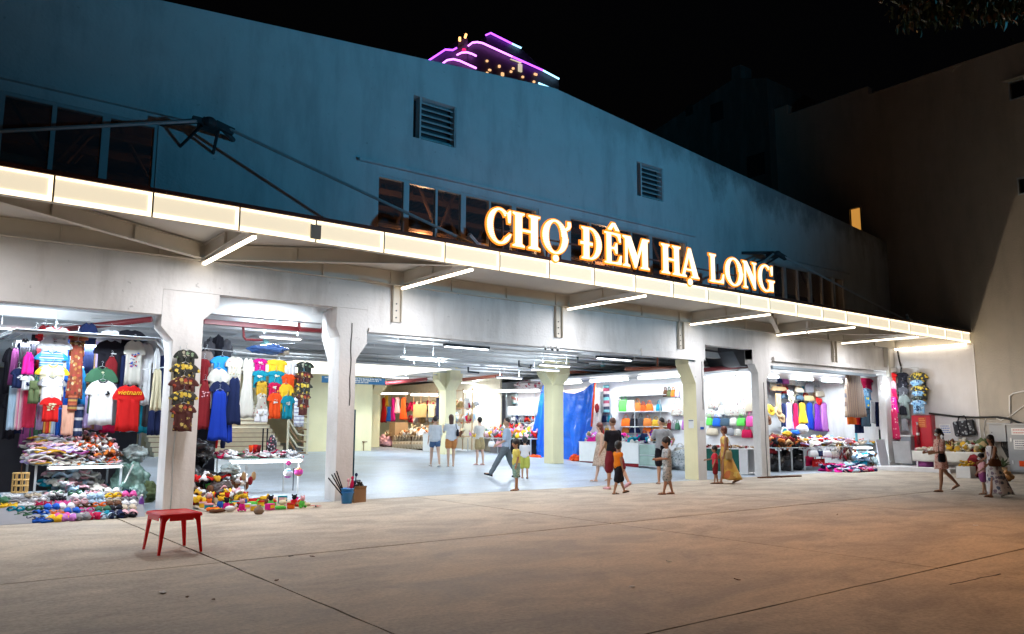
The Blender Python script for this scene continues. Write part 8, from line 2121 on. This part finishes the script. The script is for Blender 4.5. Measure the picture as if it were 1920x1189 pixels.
mb = MB(); mb.tube([(-.22 * w_, -.05, h_ / 2), (-.12 * w_, -.03, h_ / 2 + .16), (.12 * w_, -.03, h_ / 2 + .16), (.22 * w_, -.05, h_ / 2)], .022, 6); mb.build('handle', K['black'], t, True)
# cables and conduits
def cable(label, pts, r, mm, name='cable'): mb = MB(); mb.tube(pts, r, 7); return tag(mb.build(name, mm, None, True), label, name)
cable('thick black cable sagging along the neighbouring wall to the grey cabinet', [atX(x, y, XW - .06) for x, y in ((1742, 775), (1760, 777), (1790, 781), (1830, 783), (1870, 782), (1890, 785), (1905, 791), (1925, 797), (1960, 800))], .035, M_rubber)
cable('short black cable hanging down from the canopy at the corner', [atX(x, y, XW - .05) for x, y in ((1683, 658), (1686, 675), (1690, 690), (1689, 702))], .030, M_rubber)
cable('white conduit bending down the wall above the grey cabinet', [atX(x, y, XW - .04) for x, y in ((1960, 725), (1925, 732), (1900, 738), (1893, 742), (1893, 770), (1896, 796))], .028, M_white, 'conduit')
cable('thin white conduit crossing diagonally to the grey cabinet', [atX(x, y, XW - .03) for x, y in ((1960, 738), (1925, 757), (1896, 779), (1877, 788), (1868, 784))], .018, M_white, 'conduit')
cable('thin pale wire looping down the wall beside the small box', [atX(x, y, XW - .03) for x, y in ((1851, 781), (1846, 790), (1845, 812), (1850, 835), (1858, 845))], .010, M_white)
# electrical cabinets
Mg = mat('cabinet_grey', (.36, .38, .40), .45, var=.06)
eb = thing('small_meter_box', 'pale grey meter box on the wall left of the large electrical cabinet', 'meter box', (0, 0, 0)); A, B = atX(1855, 795, XW - .2), atX(1888, 828, XW - .2)
mb = MB(); mb.b2(XW - .25, XW - .013, B.y, A.y, B.z, A.z); mb.build('case', Mg, eb); mb = MB(); mb.b2(XW - .32, XW - .005, B.y - .05, A.y + .03, A.z + .001, A.z + .03); mb.build('roof', Mg, eb); mb = MB(); mb.box((XW - .255, A.y - .08, (A.z + B.z) / 2), (.015, .02, .05)); mb.build('lock', M_dark, eb)
ec = thing('electrical_cabinet', 'large light grey steel electrical cabinet at the right edge', 'electrical cabinet', (0, 0, 0)); A, B = atX(1888, 797, XW - .55), atX(1960, 872, XW - .55)
ya_, yb_ = A.y, A.y - 1.5
mb = MB(); mb.b2(XW - .6, XW - .013, yb_, ya_, B.z - .25, A.z); mb.build('case', Mg, ec)
mb = MB(); mb.b2(XW - .7, XW - .006, yb_ - .08, ya_ + .08, A.z + .001, A.z + .05); mb.build('roof', Mg, ec)
zm = A.z - .95
for (za, zb_) in ((zm + .01, A.z - .03), (B.z - .2, zm - .01)):
    mb = MB(); mb.b2(XW - .62, XW - .601, yb_ + .75, ya_ - .03, za, zb_); d_ = mb.build('door', Mg, ec); mb = MB(); mb.b2(XW - .65, XW - .6205, ya_ - .14, ya_ - .10, (za + zb_) / 2 - .06, (za + zb_) / 2 + .06); mb.build('handle', M_chrome, d_)
def signp(y_a, y_b, za, zb_, mm, tx, nm, parent, rows_=3):
    mb = MB(); mb.b2(XW - .627, XW - .6215, y_b, y_a, zb_, za); s_ = mb.build(nm, mm, parent)
    mb = MB()
    for k in range(rows_):
        zz = za - (za - zb_) * ((k + .7) / (rows_ + .4)); y = y_a - .05
        while y > y_b + .06: w_ = random.uniform(.02, .05); mb.b2(XW - .6295, XW - .6275, y - w_, y, zz - .012, zz + .012); y -= w_ + .014
    mb.build('lettering', tx, s_)
signp(ya_ - .14, ya_ - .62, A.z - .10, A.z - .32, M_white, K['red'], 'notice_plate', ec, 2)
signp(ya_ - .18, ya_ - .62, A.z - .48, A.z - .80, M_white, K['navy'], 'notice_plate', ec, 4)
mb = MB(); mb.b2(XW - .627, XW - .6215, ya_ - .62, ya_ - .30, zm - .40, zm - .22); mb.build('warning_plate', K['orangered'], ec)
mb = MB(); mb.b2(XW - .7, XW - .02, yb_ - .1, ya_ + .1, .0, B.z - .26); tag(mb.build('plinth', mat('plinth_dark', (.10, .09, .08), .9)), 'dark concrete plinth under the electrical cabinet', 'plinth')
for k in range(5): cable(['outer', 'second', 'middle', 'fourth', 'inner'][k] + ' black cable hanging between the meter box and the electrical cabinet', [(XW - .1, ya_ + .30 - .03 * k, 1.3), (XW - .14, ya_ + .38 - .05 * k, .9 - .03 * k), (XW - .15, ya_ + .2 - .03 * k, .5 + .02 * k), (XW - .1, ya_ + .12 - .01 * k, .75)], .018, M_rubber)
# low market table with fruit
ft = thing('low_stall', 'low trestle covered in pale cloth with flowers and snacks along the neighbouring wall', 'market table', (0, 0, 0))
yl, yr_ = yat(1722, 880, 29.0), yat(1852, 885, 29.0)
mb = MB(); mb.b2(28.6, 29.5, yr_, yl, .66, .69); mb.build('top', M_white, ft)
mb = MB(); cloth_panel(mb, lambda v: .5, .36, yl - yr_, 24, 5, .02, .04, 1); mb.build('cloth_skirt', K['offwhite'], ft, True, loc=(28.58, (yl + yr_) / 2, .70), rot=(0, 0, R(-90)))
for y in (yl - .15, (yl + yr_) / 2 + .4, (yl + yr_) / 2 - .6, yr_ + .1): mb = MB(); mb.b2(28.62, 28.66, y - .02, y + .02, 0, .66); mb.build('leg', M_white, ft)
heap('flower_bundles', 'bundles of yellow and beige dried flowers and snacks on the low trestle', 'flowers', (28.65, 29.45, yr_ + .05, yl - .9), 90, [W['mustard'], W['khaki'], W['beige'], W['brown'], W['maroon'], W['offwhite'], W['olive']], lambda x, y, r: .72 + .36 * r.random() * (.4 + .6 * (x - 28.6)), (.28, .22, .12), .7, seed=61)
heap('snack_row', 'row of small pale snack packets at the left end of the low trestle', 'snacks', (28.62, 29.3, yl - 1.3, yl), 50, [W['beige'], W['palepink'], W['offwhite'], W['tan']], lambda x, y, r: .71 + .08 * r.random(), (.16, .12, .05), .4, seed=62)
t = thing('flower_carton', 'white carton topped with yellow flowers in front of the low trestle', 'carton', atZ(1812, 896) + Vector((0, 0, 0))); mb = MB(); mb.b2(-.2, .2, -.2, .2, 0, .34); mb.build('carton', M_white, t)
mb = MB(); r5 = random.Random(4)
for k in range(26): mb.ell((r5.uniform(-.22, .22), r5.uniform(-.2, .2), .36 + r5.uniform(0, .14)), (.05, .045, .03), nu=6, nv=4)
mb.build('flowers', K['mustard'], t, True)
lump('purple_sack', 'dark purple sack under the left end of the low trestle', 'sack', (28.9, yl - .3, .25), (.25, .3, .25), K['plum'], seed=101)
lump('red_basket', 'dark red bag behind the flower carton', 'bag', atZ(1826, 896) + Vector((.3, .1, .35)), (.16, .22, .34), K['maroon'], seed=102)
lump('orange_pouch', 'small orange plastic pouch on the ground at the right', 'pouch', atZ(1887, 902) + Vector((0, 0, .14)), (.2, .18, .15), mat('amber_wrap', (.55, .25, .08), .25, var=.4), seed=103)
# potted plant by the cabinet
t = thing('small_plant', 'small leafy plant beside the electrical cabinet', 'plant', (XW - .75, ya_ + .15, 0)); mb = MB(); mb.lathe([(0, 0), (.10, 0), (.13, .2), (0, .2)], n=14); mb.build('pot', K['tan'], t, True)
for k in range(14):
    a = k * 2.4; mb = MB(); e_ = Vector((.22 * math.cos(a), .22 * math.sin(a), .42 + .12 * math.sin(k * 1.7))); mb.tube([(0, 0, .2), e_ * .6 + Vector((0, 0, .12)), e_], [.006, .02, .003], 5); mb.build('leaf', mat('leaf_green', (.06, .10, .035), .6), t, True)

# notices on the cream column
for (x, z, w_, h_, mm, lb) in ((18.23 + .20, 1.55, .16, .24, M_white, 'small white poster on the front of the cream column'),):
    mb = MB(); mb.b2(x - w_ / 2, x + w_ / 2, YF - .006, YF + .0015, z - h_ / 2, z + h_ / 2); t = thing('poster', lb, 'poster', (0, 0, 0)); mb.build('sheet', mm, t); mb = MB(); mb.b2(x - w_ / 2, x + w_ / 2, YF - .0095, YF - .0065, z - h_ / 2, z - h_ / 2 + .07); mb.build('band', K['blue'], t)
A, B = atX(1291, 787, 18.22), atX(1301, 803, 18.22)
t = thing('poster', 'small white poster on the cream side of the column, above a worn patch', 'poster', (0, 0, 0)); mb = MB(); mb.b2(18.212, 18.2175, B.y, A.y, B.z, A.z); mb.build('sheet', M_white, t); mb = MB(); mb.b2(18.208, 18.2115, B.y + .01, A.y - .01, A.z - .04, A.z - .02); mb.build('lettering', K['navy'], t)

# ================================================================ OVERHANGING TREE (top right)
tree = thing('overhanging_tree', 'dark leafy branches hanging into the top right corner', 'tree', (0, 0, 0))
TR = Vector((13.5, -7.0, 0))
rt_ = random.Random(21)
mb = MB(); mb.tube([TR, TR + Vector((.1, .2, 2.5)), TR + Vector((-.1, .5, 5.0)), TR + Vector((-.3, 1.2, 7.5)), TR + Vector((-.8, 2.2, 9.5))], [.26, .22, .18, .12, .05], 10); mb.build('trunk', mat('bark', (.10, .075, .055), .9, bump=.8, bscale=12), tree, True)
top_ = TR + Vector((-.2, .8, 6.0)); M_bark = mat('bark', (.10, .075, .055), .9)
leafm = []
lc = [mat('foliage_green', (.055, .075, .03), .55, var=.3), mat('foliage_brown', (.16, .08, .03), .6, var=.3), mat('foliage_dark', (.03, .045, .02), .5)]
lf = MB()
def spray(px, py, d, n=1, spread=.35):
    c = Vector((0, 0, CAM_H)) + ray(px, py).normalized() * d
    br = MB(); br.tube([top_, top_.lerp(c, .6) + Vector((0, 0, .35)), c + Vector((0, 0, .12))], [.06, .03, .008], 6); br.build('branch', M_bark, tree, True)
    for k in range(n):
        p = c + Vector((rt_.gauss(0, spread * .6), rt_.gauss(0, spread * .6), rt_.gauss(0, spread * .28)))
        L_ = rt_.uniform(.07, .13); w_ = L_ * rt_.uniform(.24, .34)
        e = Euler((rt_.uniform(-1.2, 1.2) + math.pi / 2 * 0, rt_.uniform(.5, 1.7), rt_.uniform(0, 6.28))).to_matrix()
        pts = [(0, 0, 0), (L_ * .3, w_ * .8, .008), (L_ * .65, w_ * .75, .004), (L_, 0, -.012), (L_ * .65, -w_ * .75, .004), (L_ * .3, -w_ * .8, .008), (L_ * .5, 0, -.012)]
        lf.add([p + e @ Vector(q) for q in pts], [(0, 1, 6), (1, 2, 6), (2, 3, 6), (3, 4, 6), (4, 5, 6), (5, 0, 6)], rt_.choice((0, 0, 0, 1, 2, 2)))
for (px, py, n_, sp) in ((1705, 4, 42, .22), (1722, 26, 46, .20), (1735, 8, 50, .25), (1762, 22, 70, .22), (1770, 2, 50, .25), (1795, 8, 40, .25), (1815, -6, 40, .25), (1862, 8, 50, .20), (1880, 16, 46, .20), (1905, 10, 60, .25), (1935, 5, 60, .3), (1750, -25, 80, .3), (1850, -30, 80, .35)):
    spray(px, py, 10.5, n_, sp)
for k in range(40):
    a = rt_.uniform(0, 6.28); r_ = rt_.uniform(.5, 3.2); c = TR + Vector((1.0 + r_ * math.cos(a), -1.0 + r_ * math.sin(a), rt_.uniform(7.0, 10)))
    for j in range(60):
        p = c + Vector((rt_.gauss(0, .5), rt_.gauss(0, .5), rt_.gauss(0, .35))); L_ = rt_.uniform(.08, .14); w_ = L_ * .3; e = Euler((rt_.uniform(-1, 1), rt_.uniform(0, 2), rt_.uniform(0, 6.28))).to_matrix()
        lf.add([p, p + e @ Vector((L_ * .5, w_, 0)), p + e @ Vector((L_, 0, 0)), p + e @ Vector((L_ * .5, -w_, 0))], [(0, 1, 2, 3)], rt_.choice((0, 2)))
o = lf.build('crown', lc, tree); tag(o, kind='stuff')
lamp('tree_lamp', 'SPOT', (12.0, 0, .5), 60, (1.0, .62, .32), target=(8.3, 3.3, 6.2), size=.2, spot=R(46), blend=.5)

for k, (x, z0, z1) in enumerate(((3.92, .0, 2.9), (7.28, 1.9, 3.6), (18.5, 2.0, 3.4), (21.5, 0, 2.9))):
    cable(['grey wire clipped down the front pillar', 'dark wire running up the second front pillar', 'thin wire on the cream column', 'dark cable running down the fourth pillar'][k], [(x + .01 * math.sin(j * 1.7), YF - .008, z0 + (z1 - z0) * j / 9) for j in range(10)], .008, M_rubber if k else M_alu, 'wire')
